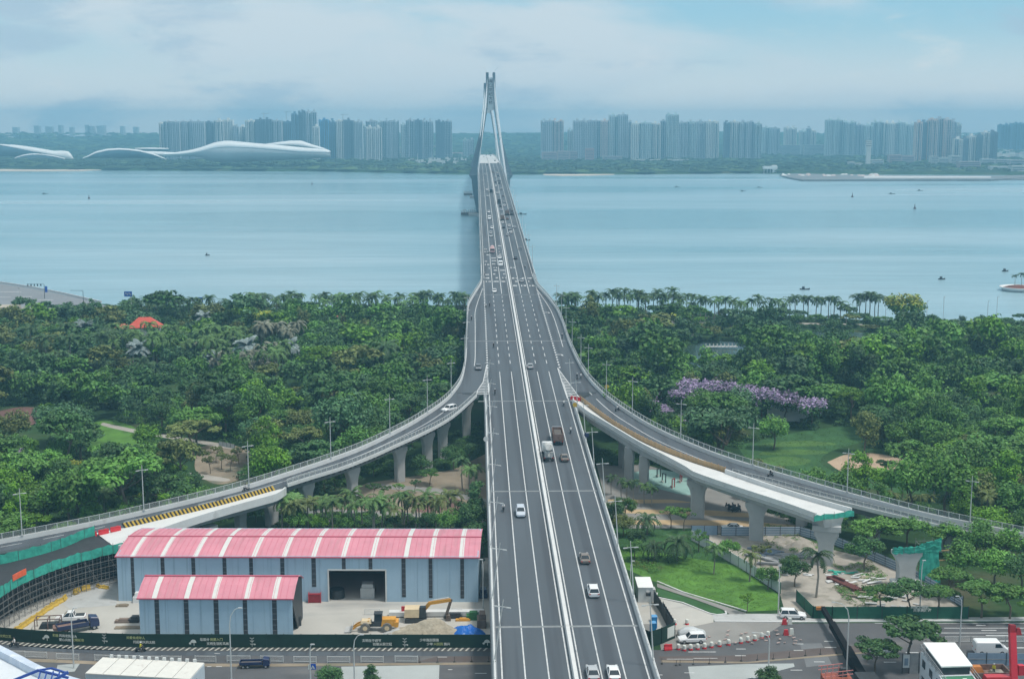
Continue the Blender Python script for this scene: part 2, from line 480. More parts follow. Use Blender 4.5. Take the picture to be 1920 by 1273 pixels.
# edge parapets
def parapet(name, k, D0, D1):
    m = MB(); line = dline(k, D0, D1)
    sweep(m, line, [(-0.27, 0), (-0.2, 0.55), (-0.17, 1.0), (0.17, 1.0), (0.2, 0.55), (0.27, 0)])
    m.build(name, M_CONCL, bridge)
    m = MB(); l2 = resample(offs(line, 0, 1.35), step=6); sweep(m, l2, [(-0.06, -0.06), (-0.06, 0.06), (0.06, 0.06), (0.06, -0.06)])
    for p in resample(line, step=3.0): m.beam(p + Vector((0, 0, 1.0)), p + Vector((0, 0, 1.35)), 0.12)
    m.build('parapet_rail', M_RAIL, bridge)
for s in (-1, 1):
    parapet('parapet', 3.42 * s, 40, GD - 25)
    parapet('parapet', 3.42 * s, 606, 3000)
m = MB(); sweep(m, dline(0), [(-0.42, 0), (-0.3, 0.8), (0.3, 0.8), (0.42, 0)])
m.build('median_barrier', M_CONCL, bridge)
# white lines
mb = MB()
def stripe(mb, k, D0, D1, w=0.16, dz=0.018):
    wl = lambda D: w / lw(D) / 2
    A = [dk(D, k - wl(D), dz) for D in Ds if D0 <= D <= D1]; B = [dk(D, k + wl(D), dz) for D in Ds if D0 <= D <= D1]
    if len(A) > 1: ribbon(mb, A, B)
for s in (-1, 1):
    stripe(mb, 0.24 * s, 40, 3000, 0.2)
    stripe(mb, 3.1 * s, 40, GD, 0.22)
    stripe(mb, 3.1 * s, 600, 3000, 0.22)
    for k in (1.12, 2.12):
        stripe(mb, k * s, 40, 405, 0.2); stripe(mb, k * s, 560, 3000, 0.26)
        D = 412
        while D < 556:
            A = [dk(d, k * s - 0.03, 0.018) for d in (D, D + 5)]; B = [dk(d, k * s + 0.03, 0.018) for d in (D, D + 5)]
            ribbon(mb, A, B); D += 11
    D = 405
    while D < 596:
        A = [dk(d, 3.15 * s - 0.07, 0.018) for d in (D, D + 1.9)]; B = [dk(d, 3.15 * s + 0.07, 0.018) for d in (D, D + 1.9)]
        ribbon(mb, A, B); D += 3.9
mb.build('lane_marking', M_LINE, bridge)
mb = MB()
for D in (120, 205, 278, 361, 449, 552, 660, 860, 1060, 1250):
    w = 4.9 if 440 < D < 570 else (3.3 if D > 600 or D < 340 else 4.0)
    A = [dk(D, -w, 0.024), dk(D, w, 0.024)]; B = [dk(D + 0.7, -w, 0.024), dk(D + 0.7, w, 0.024)]
    ribbon(mb, A, B)
mb.build('expansion_joint', M_JOINT, bridge)
# painted words on the lanes
mb = MB()
def glyph_row(y0, k, kind):
    v = on_deck(900, y0); D = v.y
    for gx in (-0.22, -0.06, 0.1, 0.26) if kind == 0 else (-0.12, 0.12):
        if random.random() < 0.25: continue
        a = dk(D, k + gx, 0.022); w = random.uniform(0.3, 0.5)
        mb.add([(a.x - w / 2, D, a.z), (a.x + w / 2, D, a.z), (a.x + w / 2, D + 3, a.z + 0.11), (a.x - w / 2, D + 3, a.z + 0.11)], [(0, 1, 2, 3)])
for k, rows in ((-2.62, (468, 473, 479, 491, 497, 504, 516, 522.5, 529)), (-1.65, (485, 490, 496, 503, 508, 515, 522, 529)), (-0.66, (462, 467, 473, 478, 508, 515, 522, 529)),
                (0.7, (503, 523, 529, 537)), (1.65, (523, 537)), (2.65, (523, 529, 537))):
    for y0 in rows: glyph_row(y0, k, 0)
mb.build('lane_lettering', M_LINE, bridge)
# piers of the main bridge
def pier(D):
    p = empty if False else None
    z = hD(D) - 2.3; zb = 3.9 if D < 640 else -3.5
    m = MB()
    for s in (-1, 1):
        m.box((Xc(D) + s * 6.0, D, zb), (2.4, 2.0, z - zb - 1.4))
    m.box((Xc(D), D, z - 1.42), (19, 2.4, 1.42), top=(1.15, 1))
    return m
for D in list(range(90, 640, 36)) + list(range(660, 1220, 50)) + list(range(1880, 2900, 50)):
    pier(D).build('pier', M_CONC, bridge)

# pylons
TX = 919.4
def pylon(D):
    root = MB()
    s = 1.83 * 1.0
    zz = lambda y: PY(TX, y, 1376).z
    cx = Xc(D)
    prof = [(136.6, 8.6, 3.6), (170, 9.0, 3.9), (205, 9.9, 6.3), (249, 17.5, 13.2), (286, 27.5, 21.5), (311, 34, 24.5), (325, 39.5, 26), (329, 41, 27)]
    low = [(329, 41, 27), (336, 36, 24), (360, 34, 24), (396, 27, 18), (420, 24, 15), (428, 24, 15)]
    for sg in (-1, 1):
        for pr, t0, t1 in ((prof, 3.0, 6.5), (low, 6.5, 6.5)):
            rings = []
            for i, (y, o, n) in enumerate(pr):
                z = zz(y) if y < 420 else (1.5 if y == 420 else -4)
                d = t0 + (t1 - t0) * i / (len(pr) - 1)
                o, n = o / s, n / s
                a, b = (cx + sg * n, cx + sg * o)
                rings.append([(a, D - d, z), (b, D - d * 0.7, z), (b, D + d * 0.7, z), (a, D + d, z)])
            root.loft(rings)
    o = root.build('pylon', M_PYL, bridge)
    pz0, pz1 = zz(207), zz(146)
    m = MB(); m.add([(cx - 3.6, D - 1.2, pz0), (cx + 3.6, D - 1.2, pz0), (cx + 2.4, D - 1.2, pz1), (cx - 2.4, D - 1.2, pz1),
                     (cx - 3.6, D + 1.2, pz0), (cx + 3.6, D + 1.2, pz0), (cx + 2.4, D + 1.2, pz1), (cx - 2.4, D + 1.2, pz1)],
                    [(0, 1, 2, 3), (7, 6, 5, 4), (0, 4, 5, 1), (2, 6, 7, 3), (1, 5, 6, 2), (4, 0, 3, 7)])
    m.build('name_panel', mat('name_panel_white', (0.80, 0.82, 0.84), 0.6, 0.04, 0.5), o)
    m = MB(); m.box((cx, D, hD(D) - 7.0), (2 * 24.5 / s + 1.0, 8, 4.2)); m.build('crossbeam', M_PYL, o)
    m = MB(); m.box((cx, D, -1.0), (46, 26, 3.2)); m.build('footing', M_CONC, o)
    m = MB()
    for sg in (-1, 1): m.tube([(cx + sg * 3.4, D, zz(136.6)), (cx + sg * 5.2, D, zz(131)), (cx + sg * 7.5, D, zz(127.5))], 0.12, 5)
    m.build('lightning_rod', M_RAIL, o)
    return o, zz
T1, zzf = pylon(1376.0)
T2, _ = pylon(1716.0)
txt = "\u6d77\u53e3\u4e16\u7eaa\u5927\u6865"
ys6 = [153.5, 161.5, 169.5, 177.5, 185, 193]
cv = bpy.data.curves.new('bridge_name', 'FONT')
cv.body = "\n".join(txt); cv.align_x = 'CENTER'; cv.size = 3.9; cv.space_line = 1.10; cv.extrude = 0.12
to = bpy.data.objects.new('bridge_name', cv)
COL.objects.link(to)
dg = bpy.context.evaluated_depsgraph_get()
me = bpy.data.meshes.new_from_object(to.evaluated_get(dg))
bpy.data.objects.remove(to)
me.materials.clear(); me.materials.append(mat('lettering_dark', (0.035, 0.05, 0.10), 0.5, 0.05, 1))
lo = mobj('bridge_name', me, T1)
lo.rotation_euler = (R(90), 0, 0)
lo.location = (Xc(1376), 1376 - 1.45, zzf(155.5))
# stay cables: two planes from each pylon
M_CAB = mat('cable_sheath', (0.62, 0.65, 0.67), 0.5, 0.03, 1)
for TD in (1376.0, 1716.0):
    for way in (-1, 1):
        for k in range(1, 13):
            m = MB()
            for sg in (-1, 1):
                zt = zzf(146 + (12 - k) * 3.6)
                m.tube([(Xc(TD) + sg * 3.2, TD + way * 1.5, zt), dk(TD + way * (13 + k * 11.5), 3.5 * sg, 0.3)], 0.085, 4, cap=False)
            m.build('stay_cable', M_CAB, bridge)
# ------------------------------------------------------------------ ramps
def mesh_mat():
    m = bpy.data.materials.new('wire_mesh_panel'); m.use_nodes = True
    nd = m.node_tree.nodes; b = nd['Principled BSDF']; b.inputs['Base Color'].default_value = (0.33, 0.35, 0.35, 1); b.inputs['Roughness'].default_value = 0.7
    tr = nd.new('ShaderNodeBsdfTransparent'); ms = nd.new('ShaderNodeMixShader'); ms.inputs[0].default_value = 0.42
    m.node_tree.links.new(tr.outputs[0], ms.inputs[1]); m.node_tree.links.new(b.outputs[0], ms.inputs[2]); m.node_tree.links.new(ms.outputs[0], nd['Material Output'].inputs[0])
    return m
M_MESH = mesh_mat()
def railing(parent, line, base, h, post, col=M_RAIL, panel=M_MESH, side=0.0):
    pts = resample(line, step=post)
    m = MB()
    for p in pts: m.box((p.x, p.y, p.z + base), (0.13, 0.13, h))
    for a, b in zip(pts, pts[1:]):
        m.beam(a + Vector((0, 0, base + h - 0.04)), b + Vector((0, 0, base + h - 0.04)), 0.07, 0.08)
        m.beam(a + Vector((0, 0, base + 0.12)), b + Vector((0, 0, base + 0.12)), 0.05, 0.06)
    r = m.build('railing', col, parent)
    m = MB()
    for a, b in zip(pts, pts[1:]):
        m.add([a + Vector((0, 0, base + 0.16)), b + Vector((0, 0, base + 0.16)), b + Vector((0, 0, base + h - 0.1)), a + Vector((0, 0, base + h - 0.1))], [(0, 1, 2, 3)])
    m.build('railing_mesh', panel, r)
def outer_pts(px_list, zf, swap=400):
    res = []
    for x, y in px_list:
        v = on_deck(x, y)
        res.append(v if v.y > swap else P(x, y, zf(x)))
    return res
def slab(parent, A, B, name='deck_girder', t=0.5, d=1.9, n=None, mat_=M_CONCD, inset=0.22):
    n = n or 60
    A, B = resample(A, n=n), resample(B, n=n)
    rings = []
    for a, b in zip(A, B):
        rings.append([a, b, b - Vector((0, 0, t)), b.lerp(a, inset) - Vector((0, 0, t + 0.3)), b.lerp(a, inset + 0.06) - Vector((0, 0, d)), a.lerp(b, inset + 0.06) - Vector((0, 0, d)), a.lerp(b, inset) - Vector((0, 0, t + 0.3)), a - Vector((0, 0, t))])
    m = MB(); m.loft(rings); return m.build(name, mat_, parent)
def surf(parent, A, B, dz, name, mt, n=60):
    A, B = resample(A, n=n), resample(B, n=n)
    m = MB(); ribbon(m, [p + Vector((0, 0, dz)) for p in A], [p + Vector((0, 0, dz)) for p in B]); return m.build(name, mt, parent)
def lerpline(A, B, t, n=60):
    A, B = resample(A, n=n), resample(B, n=n)
    return [a.lerp(b, t) for a, b in zip(A, B)]
def ypier(parent, x, y, topz, w=2.3, wt=3.9, th=1.8, ang=0.0, zb=3.6, mt=M_CONC):
    pts = []
    hh = topz - zb
    M = Matrix.Translation((x, y, 0)) @ Matrix.Rotation(ang, 4, 'Z')
    rings = []
    for u, k in ((0, w), (max(0.3, (hh - 3.6) / hh), w), (max(0.5, (hh - 2.4) / hh), w + 0.35), (max(0.7, (hh - 1.5) / hh), w + (wt - w) * 0.62), (max(0.8, (hh - 0.9) / hh), wt), (1, wt)):
        z = zb + hh * u; a = k / 2; b = th / 2
        rings.append([M @ Vector(q) for q in ((-a + .2, -b, z), (a - .2, -b, z), (a, -b + .2, z), (a, b - .2, z), (a - .2, b, z), (-a + .2, b, z), (-a, b - .2, z), (-a, -b + .2, z))])
    m = MB(); m.loft(rings); return m.build('pier', mt, parent)

LO = [(903.9, 527), (903.9, 531), (890, 553), (878.3, 573), (876.5, 600), (875, 640), (875, 665), (872, 690), (866, 718), (847, 744)]
LO2 = [(847, 744), (826.6, 762), (795.5, 783), (768, 800), (737, 816), (705.6, 832), (671, 847.5), (640, 859), (595, 875), (530, 896), (460, 918), (380, 939), (269, 965), (180, 985), (90, 1003), (0, 1020), (-80, 1034)]
LI2 = [(892, 743), (859, 773.5), (830, 794), (788.6, 815.5), (747, 834), (698.7, 856), (640, 879), (586, 895), (530, 913), (516, 917), (427, 941), (358, 957), (269, 978), (200, 994), (100, 1015), (0, 1034), (-80, 1047)]
RO = [(1000, 523), (1005, 536), (1024, 556), (1043, 580), (1054, 605), (1065, 641), (1073.6, 660), (1085.7, 686), (1103, 713.6), (1129, 741)]
RO2 = [(1129, 741), (1158, 763.7), (1192.8, 787), (1227, 807), (1275.7, 830), (1341.7, 857), (1407, 878), (1443.8, 889), (1505, 906.6), (1578.6, 928), (1641.7, 945), (1729.5, 968), (1805, 984), (1884.7, 1000), (1960, 1015)]
RB = [(1087, 750), (1141, 791), (1192.8, 822), (1244.6, 846), (1296.5, 866), (1360, 886)]
RI2 = RB + [(1400, 897), (1441, 907), (1505, 925), (1609, 951), (1733.6, 981), (1815, 1000), (1884, 1015), (1960, 1030)]
SN = [(1075, 757), (1100, 777), (1123.7, 791), (1158, 812), (1199.7, 837), (1244.6, 860.5), (1288, 884), (1300.8, 893), (1382.5, 921.5), (1464, 948), (1527.5, 971)]
zL = lambda x: float(np.interp(x, [-80, 0, 269, 460, 640, 747, 847, 900], [8.0, 8.8, 10.8, 12.2, 13.6, 14.6, 15.8, 16.2]))
zR = lambda x: float(np.interp(x, [1074, 1127, 1276, 1360, 1444, 1640, 1920, 1960], [16.3, 15.9, 15.0, 14.4, 13.4, 11.0, 8.4, 8.0]))
zS = lambda x: float(np.interp(x, [1074, 1127, 1276, 1360, 1600], [16.3, 15.9, 15.0, 14.6, 14.6]))

def flare(root, lst, sg):
    O = sorted([on_deck(x, y) for x, y in lst], key=lambda v: v.y)
    oy = [v.y for v in O]; ox = [v.x for v in O]
    st = np.arange(max(372, oy[0]), 607, 4.0)
    A = [Vector((float(np.interp(D, oy, ox)), D, hD(D))) for D in st][::-1]
    A = smooth_line(A, 3)
    B = [dk(D, 3.3 * sg) for D in st][::-1]
    a = [p + Vector((0, 0, 0.003)) for p in A]; b = [p + Vector((0, 0, 0.003)) for p in B]
    slab(root, [p - Vector((0, 0, .03)) for p in A], [p - Vector((0, 0, .03)) for p in B], inset=0.5 if False else 0.22)
    m = MB(); ribbon(m, a, b); m.build('road_surface', M_ASPH, root)
    return A
zA = {}
# left ramp
lramp = empty('ramp_viaduct', (0, 0, 0), 0, 'curved two lane ramp viaduct curving off the left of the bridge past the sheds', 'viaduct')
FA = flare(lramp, LO, -1)
A2 = smooth_line(catmull([P(x, y, zL(x)) for x, y in LO2], 5), 4); B2 = smooth_line(catmull([P(x, y, zL(x + (8 if x < 800 else 0))) for x, y in LI2], 5), 4)
A2 = resample(A2, n=90); B2 = resample(B2, n=90)
A2[0] = FA[-1].copy()
slab(lramp, A2, B2, n=90)
surf(lramp, A2, B2, 0.02, 'road_surface', M_ASPH, n=90)
LFULL = smooth_line(FA + A2[1:], 2)
m = MB(); sweep(m, LFULL, [(-0.1, 0), (-0.02, 0.9), (0.35, 0.9), (0.42, 0)]); m.build('parapet', M_CONCL, lramp)
railing(lramp, offs([p for p in LFULL], 0.15), 0.9, 1.25, 2.1)
nb = [p for p in B2]; cut = min(range(len(nb)), key=lambda i: abs(px(nb[i])[0] - 532))
NB = nb[:cut + 1]
m = MB(); sweep(m, offs(NB, 0.0, 0), [(-0.35, -0.25), (-0.35, 0.45), (-0.05, 0.45), (-0.05, -0.25)]); m.build('parapet', M_CONCL, lramp)
railing(lramp, offs(NB, -0.2), 0.45, 1.15, 1.6)
m = MB()
for i, p in enumerate(resample(NB, step=1.7)):
    m.box((p.x, p.y, p.z - 0.62), (0.8, 0.6, 0.35))
m.build('edge_bracket', M_DARK, lramp)
# kerb line and centre line
def thin(parent, line, w, dz, mt=M_LINE, name='lane_marking', dash=None):
    m = MB()
    a = offs(line, -w / 2, dz); b = offs(line, w / 2, dz)
    if dash:
        pts = resample(line, step=dash); a = offs(pts, -w / 2, dz); b = offs(pts, w / 2, dz)
        for i in range(0, len(pts) - 1, 2): m.add([a[i], b[i], b[i + 1], a[i + 1]], [(0, 1, 2, 3)])
    else: ribbon(m, a, b)
    return m.build(name, mt, parent)
cl = lerpline(A2, B2, 0.42, 90)
def px_line(lst, zf, k=3): return smooth_line(catmull([P(x, y, zf(x)) for x, y in lst], 5), k)
# edge line through the flare (photo: splits off the widening and runs down the ramp)
eL = [on_deck(x, y) for x, y in ((905, 541), (891, 580), (891, 600), (891, 640), (891, 670), (889, 688))] + [P(x, y, 15.9) for x, y in ((880, 718), (862, 742))]
eL = smooth_line(catmull(eL, 6), 4) + [p for p in cl[8:60]]
thin(lramp, smooth_line(eL, 5), 0.22, 0.04)
thin(lramp, cl[60:], 0.2, 0.04, dash=4.0)
# chevron area at the gore
def gore(root, tip, l, r, rows):
    m = MB(); T = on_deck(*tip); Lp = [on_deck(*q) for q in l]; Rp = [on_deck(*q) for q in r]
    a = [T] + Lp; b = [T] + Rp
    for line in (a, b):
        w = offs(line, -0.12, 0.035); v = offs(line, 0.12, 0.035); ribbon(m, w, v)
    ay = [p.y for p in a][::-1]; ax = [p.x for p in a][::-1]; by = [p.y for p in b][::-1]; bx = [p.x for p in b][::-1]
    D = T.y - 6
    lim = max(ay[0], by[0])
    while D > lim + 0.5:
        x0, x1 = np.interp(D, ay, ax), np.interp(D, by, bx)
        m.add([(x0, D, hD(D) + .035), (x1, D - 0.4, hD(D) + .035), (x1, D + 0.4, hD(D) + .035), (x0, D + 0.8, hD(D) + .035)], [(0, 1, 2, 3)])
        D -= rows
    m.build('chevron_marking', M_LINE, root)
gore(lramp, (912.5, 684), [(906, 716), (896, 731), (893, 741)], [(916, 730), (917, 741)], 2.0)
def pbase(x, y): return P(x, y, 4.0)
for (x, y, ang) in ((824, 878, 0.5), (754, 905, 0.6), (866, 862, 0.3), (890, 800, 0.1), (648, 935, 0.8), (560, 962, 0.9), (463, 998, 1.1), (300, 1040, 1.2), (120, 1075, 1.2)):
    # seat the pier under the ramp centre line next to where the photograph shows it
    q = pbase(x, y); c = min(lerpline(A2, B2, 0.55, 90), key=lambda p: (p - Vector((q.x, q.y, p.z))).length)
    ypier(lramp, c.x, c.y, c.z - 1.9, ang=ang)

# wedge deck with striped barrier, unfinished branch on scaffolding
lun = empty('unfinished_viaduct', (0, 0, 0), 0, 'unfinished branch deck with green netting on dense scaffolding at the left edge', 'viaduct')
WA = px_line([(532, 916), (516, 919), (427, 943), (358, 959), (269, 980), (229, 990), (180, 999)], lambda x: zL(x + 6) + 0.0)
WB = px_line([(536, 922), (520, 933), (496.6, 940), (431, 958), (358, 980), (291, 1003), (240, 1023), (224, 1032)], lambda x: zL(x + 10))
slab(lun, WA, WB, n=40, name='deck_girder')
surf(lun, WA, WB, 0.02, 'concrete_deck', M_CONCL, n=40)
m = MB(); sweep(m, resample(WB, n=40), [(-0.15, -0.6), (-0.15, 1.05), (0.25, 1.05), (0.25, -0.6)]); m.build('parapet', M_CONCL, lun)
ypier(lun, *(P(510, 985, 4).xy), 9.6, ang=0.8, w=2.6)
ypier(lun, *(P(392, 1030, 4).xy), 9.0, ang=0.9, w=2.6)
UA = px_line([(178, 1004), (158, 1009), (140, 1018), (100, 1033), (45, 1048), (0, 1058), (-60, 1068)], lambda x: 10.4)
UB = px_line([(232, 1030), (195, 1038), (160, 1047), (110, 1062), (60, 1082), (25, 1099), (0, 1116), (-50, 1145)], lambda x: 10.4)
UA, UB = resample(UA, n=30), resample(UB, n=30)
slab(lun, UA, UB, n=30, name='formwork_deck', t=0.4, d=1.5, mat_=M_DARK)
surf(lun, UA, UB, 0.02, 'membrane_deck', mat('dark_membrane', (0.035, 0.037, 0.042), 0.7, 0.2, 0.8), n=30)
M_NET = mat('green_net', (0.06, 0.43, 0.33), 0.85, 0.28, 1.1, bump=0.6, trans=0.25)
M_NETP = mat('net_pole', (0.10, 0.12, 0.12), 0.6, 0.1, 1)
def net(parent, line, h, base=0.0, jag=0.25):
    pts = resample(line, step=0.8); m = MB(); A = []; B = []
    for p in pts:
        w = Vector((random.uniform(-.08, .08), random.uniform(-.08, .08), 0))
        A.append(p + Vector((0, 0, base + random.uniform(-.1, .05))) + w); B.append(p + Vector((0, 0, base + h + random.uniform(-jag, jag * .4))) + w)
    ribbon(m, A, B)
    o = m.build('safety_net', M_NET, parent, True)
    m = MB()
    for p in resample(line, step=2.2): m.beam(p + Vector((0, 0, base)), p + Vector((0, 0, base + h + 0.2)), 0.07)
    m.build('net_pole', M_NETP, o)
net(lun, UA, 2.0)
net(lun, offs(UB, -0.2), 1.9, -0.3)
# orange barrier panels hung on the net
ob = [p for p in UB if 16 < px(p)[0] < 56]
m = MB(); sweep(m, offs(ob, -0.35), [(-0.05, 1.2), (-0.05, 2.3), (0.05, 2.3), (0.05, 1.2)]); m.build('orange_screen', mat('orange_plastic', (0.75, 0.13, 0.05), 0.6, 0.15, 1.5), lun)
# scaffolding
M_SCAF = mat('scaffold_steel', (0.19, 0.19, 0.185), 0.6, 0.3, 1.5)
for nm, off in (('scaffold_standard', -0.3), ('scaffold_standard', 1.6)):
    ln = resample(offs(UB, off), step=1.6); m = MB()
    for i, p in enumerate(ln): m.beam((p.x, p.y, 4.0), (p.x, p.y, p.z - 0.2), 0.09)
    for z in np.arange(4.4, 10.0, 1.15):
        for a, b in zip(ln, ln[1:]): m.beam((a.x, a.y, z), (b.x, b.y, z), 0.07)
    for i in range(0, len(ln) - 2, 3): m.beam((ln[i].x, ln[i].y, 4.2), (ln[i + 2].x, ln[i + 2].y, 9.8), 0.06)
    m.build(nm, M_SCAF, lun)
m = MB(); sweep(m, offs(UB, 3.4), [(-0.1, -6.4), (-0.1, -0.3), (0.1, -0.3), (0.1, -6.4)]); m.build('scaffold_sheeting', M_DARK, lun)
# striped water barrier
M_YEL = mat('barrier_yellow', (0.55, 0.37, 0.06), 0.5, 0.12, 2)
M_BLK = mat('barrier_black', (0.03, 0.03, 0.03), 0.5, 0.1, 2)
M_RED = mat('barrier_red', (0.60, 0.03, 0.04), 0.45, 0.15, 2)
sb = empty('striped_barrier', tuple(P(400, 948, zL(400))), 0, 'yellow and black striped barrier fence along the ramp kerb left of the bridge', 'barrier')
base_line = px_line([(516, 919), (427, 944), (358, 961), (269, 982), (229, 991)], lambda x: zL(x + 4))
pts = resample(base_line, step=0.42); off0 = Vector(sb.location)
for mm, mt, nm in ((0, M_YEL, 'yellow_stripe'), (1, M_BLK, 'black_stripe')):
    m = MB()
    for i in range(mm, len(pts) - 2, 2):
        a, b = pts[i] - off0, pts[i + 1] - off0; sh = (pts[i + 2] - pts[i]) * 0.75
        for dy in (0.0,):
            m.add([a, b, b + Vector((0, 0.2, 1.05)) + sh, a + Vector((0, 0.2, 1.05)) + sh, a + Vector((0, .3, 0)), b + Vector((0, .3, 0)), b + Vector((0, .45, 1.05)) + sh, a + Vector((0, .45, 1.05)) + sh],
                  [(0, 1, 2, 3), (5, 4, 7, 6), (3, 2, 6, 7), (1, 5, 6, 2), (4, 0, 3, 7), (4, 5, 1, 0)])
    m.build(nm, mt, sb)
def jersey(name, line, mt, label, cat='barrier', L=1.9, h=1.0, group=None, w=0.5, jit=0.0):
    pts = resample(line, step=L); first = None; k = 0
    for a, b in zip(pts, pts[1:]):
        c = (a + b) / 2; ang = math.atan2(b.y - a.y, b.x - a.x) + random.uniform(-jit, jit)
        if first is None:
            mm = MB(); mm.xprism([(-w / 2, 0), (w / 2, 0), (w / 2, .22), (w * .22, h * .6), (w * .2, h), (-w * .2, h), (-w * .22, h * .6), (-w / 2, .22)], -L * .47, L * .47)
            mm.xprism([(-w * .3, h), (w * .3, h), (w * .2, h + .08), (-w * .2, h + .08)], -L * .3, -L * .1)
            first = mm.mesh(name, mt)
        o = mobj(name, first); o.location = c; o.rotation_euler = (0, 0, ang)
        tag(o, label, cat, group or label); k += 1
jersey('water_barrier', px_line([(228, 993), (195, 1001), (160, 1009)], lambda x: zL(x + 4) + .03, 1), M_RED, 'red plastic water barrier in the row on the white deck above the sheds', L=2.2)

# right ramp
rramp = empty('ramp_viaduct', (0, 0, 0), 0, 'curved ramp viaduct sweeping off the right edge of the bridge down through the park', 'viaduct')
FR = flare(rramp, RO, 1)
A3 = resample(smooth_line(catmull([P(x, y, zR(x)) for x, y in RO2], 5), 4), n=100); A3[0] = FR[-1].copy()
B3 = resample(smooth_line(catmull([P(x, y, zR(x)) for x, y in RI2], 5), 3), n=100)
slab(rramp, A3, B3, n=100)
surf(rramp, A3, B3, 0.02, 'road_surface', M_ASPH, n=100)
RFULL = smooth_line(FR + A3[1:], 2)
m = MB(); sweep(m, RFULL, [(0.1, 0), (0.02, 0.9), (-0.35, 0.9), (-0.42, 0)]); m.build('parapet', M_CONCL, rramp)
railing(rramp, offs(RFULL, -0.15), 0.9, 1.25, 2.1)
i0 = min(range(len(B3)), key=lambda i: abs(px(B3[i])[0] - 1378))
m = MB(); sweep(m, B3[i0:], [(0.0, -0.3), (0.0, 0.5), (0.3, 0.5), (0.3, -0.3)]); m.build('parapet', M_CONCL, rramp)
railing(rramp, B3[i0:], 0.5, 0.9, 1.6)
eR = [on_deck(x, y) for x, y in ((1008, 545), (1033, 582), (1048, 625), (1056, 652))] + [P(x, y, zR(x)) for x, y in ((1062, 668), (1075, 700), (1086, 716), (1120, 750), (1150, 776), (1186, 799), (1227, 823), (1275, 845), (1340, 871), (1410, 890))]
eR = smooth_line(catmull(eR, 6), 3)
thin(rramp, eR, 0.22, 0.04)
gore(rramp, (1045.5, 690), [(1058, 730), (1064, 747)], [(1070, 723), (1086, 745)], 2.0)
# lane arrows
for (x, y) in ((1025, 586), (1049, 665)):
    m = MB(); v = on_deck(x, y); z = 0.05
    m.add([(v.x - 1.3, v.y - .3, v.z + z), (v.x + .6, v.y - .3, v.z + z), (v.x + .6, v.y + .5, v.z + z), (v.x - 1.3, v.y + .5, v.z + z)], [(0, 1, 2, 3)])
    m.add([(v.x + .6, v.y - 2.2, v.z + z), (v.x + 1.2, v.y - 2.2, v.z + z), (v.x + .9, v.y + .5, v.z + z), (v.x + .5, v.y + .5, v.z + z)], [(0, 1, 2, 3)])
    m.build('lane_arrow', M_LINE, rramp)
for x, y in ((1130, 882), (1162, 872), (1500, 990), (1640, 1010), (1760, 1040)):
    q = pbase(x, y); c = min(lerpline(A3, B3, 0.5, 100), key=lambda p: (p - Vector((q.x, q.y, p.z))).length)
    ypier(rramp, c.x, c.y, c.z - 1.9, ang=-0.7, w=2.2, wt=2.2 if x < 1200 else 3.6)

# right unfinished stub
stub = empty('unfinished_viaduct', (0, 0, 0), 0, 'unfinished pale concrete branch deck ending in mid air right of the bridge', 'viaduct')
SA = px_line([(1087, 751), (1141, 792), (1192.8, 823), (1244.6, 847), (1296.5, 867), (1360, 887), (1423, 909), (1505, 935), (1597, 961)], zS)
SB = px_line(SN, zS)
SA, SB = resample(SA, n=70), resample(SB, n=70)
slab(stub, SA, SB, n=70, t=0.55, d=2.3, mat_=M_CONC)
surf(stub, SA, SB, 0.012, 'concrete_deck', M_CONCL, n=70)
m = MB(); sweep(m, SB, [(-0.1, -0.75), (-0.1, 1.0), (-0.5, 1.0), (-0.55, -0.75)][::-1]); m.build('parapet', M_CONCL, stub)
i1 = min(range(len(SA)), key=lambda i: abs(px(SA[i])[0] - 1362))
m = MB(); sweep(m, SA[i1:], [(-0.1, 0), (-0.1, 1.0), (0.3, 1.0), (0.3, 0)]); m.build('parapet', M_CONCL, stub)
e0, e1 = SA[-1], SB[-1]
net(stub, resample([e1 + Vector((-.3, -.6, 0)), e0 + Vector((.3, -.6, 0))], n=12), 1.2, -0.5)
stk = ((1205, 905), (1245, 918), (1348, 962), (1435, 1010), (1562, 1078))
for i, (x, y) in enumerate(stk):
    q = pbase(x, y); c = SA[-2].lerp(SB[-2], .5) if i == 4 else min([a.lerp(b, .5) for a, b in zip(SA, SB)], key=lambda p: (p - Vector((q.x, q.y, p.z))).length)
    ypier(stub, c.x, c.y, c.z - 2.3 - (1.1 if i == 4 else 0), w=3.0 if i > 1 else 2.2, wt=4.9 if i > 1 else 2.2, th=2.2, ang=-0.25)
m = MB(); m.box((c.x, c.y, c.z - 3.42), (5.6, 2.8, 1.1), rz=-0.25); m.build('pier_cap', M_CONC, stub)
# tan mesh barrier between ramp and stub
tb = empty('mesh_barrier', tuple(P(1200, 826, 15.5)), 0, 'long tan mesh barrier dividing the right ramp road from the bare concrete deck', 'barrier')
M_TAN = mat('tan_netting', (0.42, 0.29, 0.16), 0.8, 0.2, 1.2, stretch=(1, 1, 0.3))
bl = [p - Vector(tb.location) for p in resample(px_line(RB, zR), step=1.0)]
m = MB(); sweep(m, bl, [(-0.05, 0.03), (-0.05, 1.25), (0.05, 1.25), (0.05, 0.03)]); m.build('mesh_panel', M_TAN, tb)
m = MB()
for p in bl[::2]: m.beam(p, p + Vector((0, 0, 1.45)), 0.1)
m.build('fence_post', mat('orange_post', (0.55, 0.26, 0.08), 0.6, .1, 1), tb)
jersey('water_barrier', [P(1070, 749, 16.3), P(1088, 752, 16.2)], M_RED, 'red plastic water barrier closing the gore beside the mesh barrier right of the bridge', L=1.7)

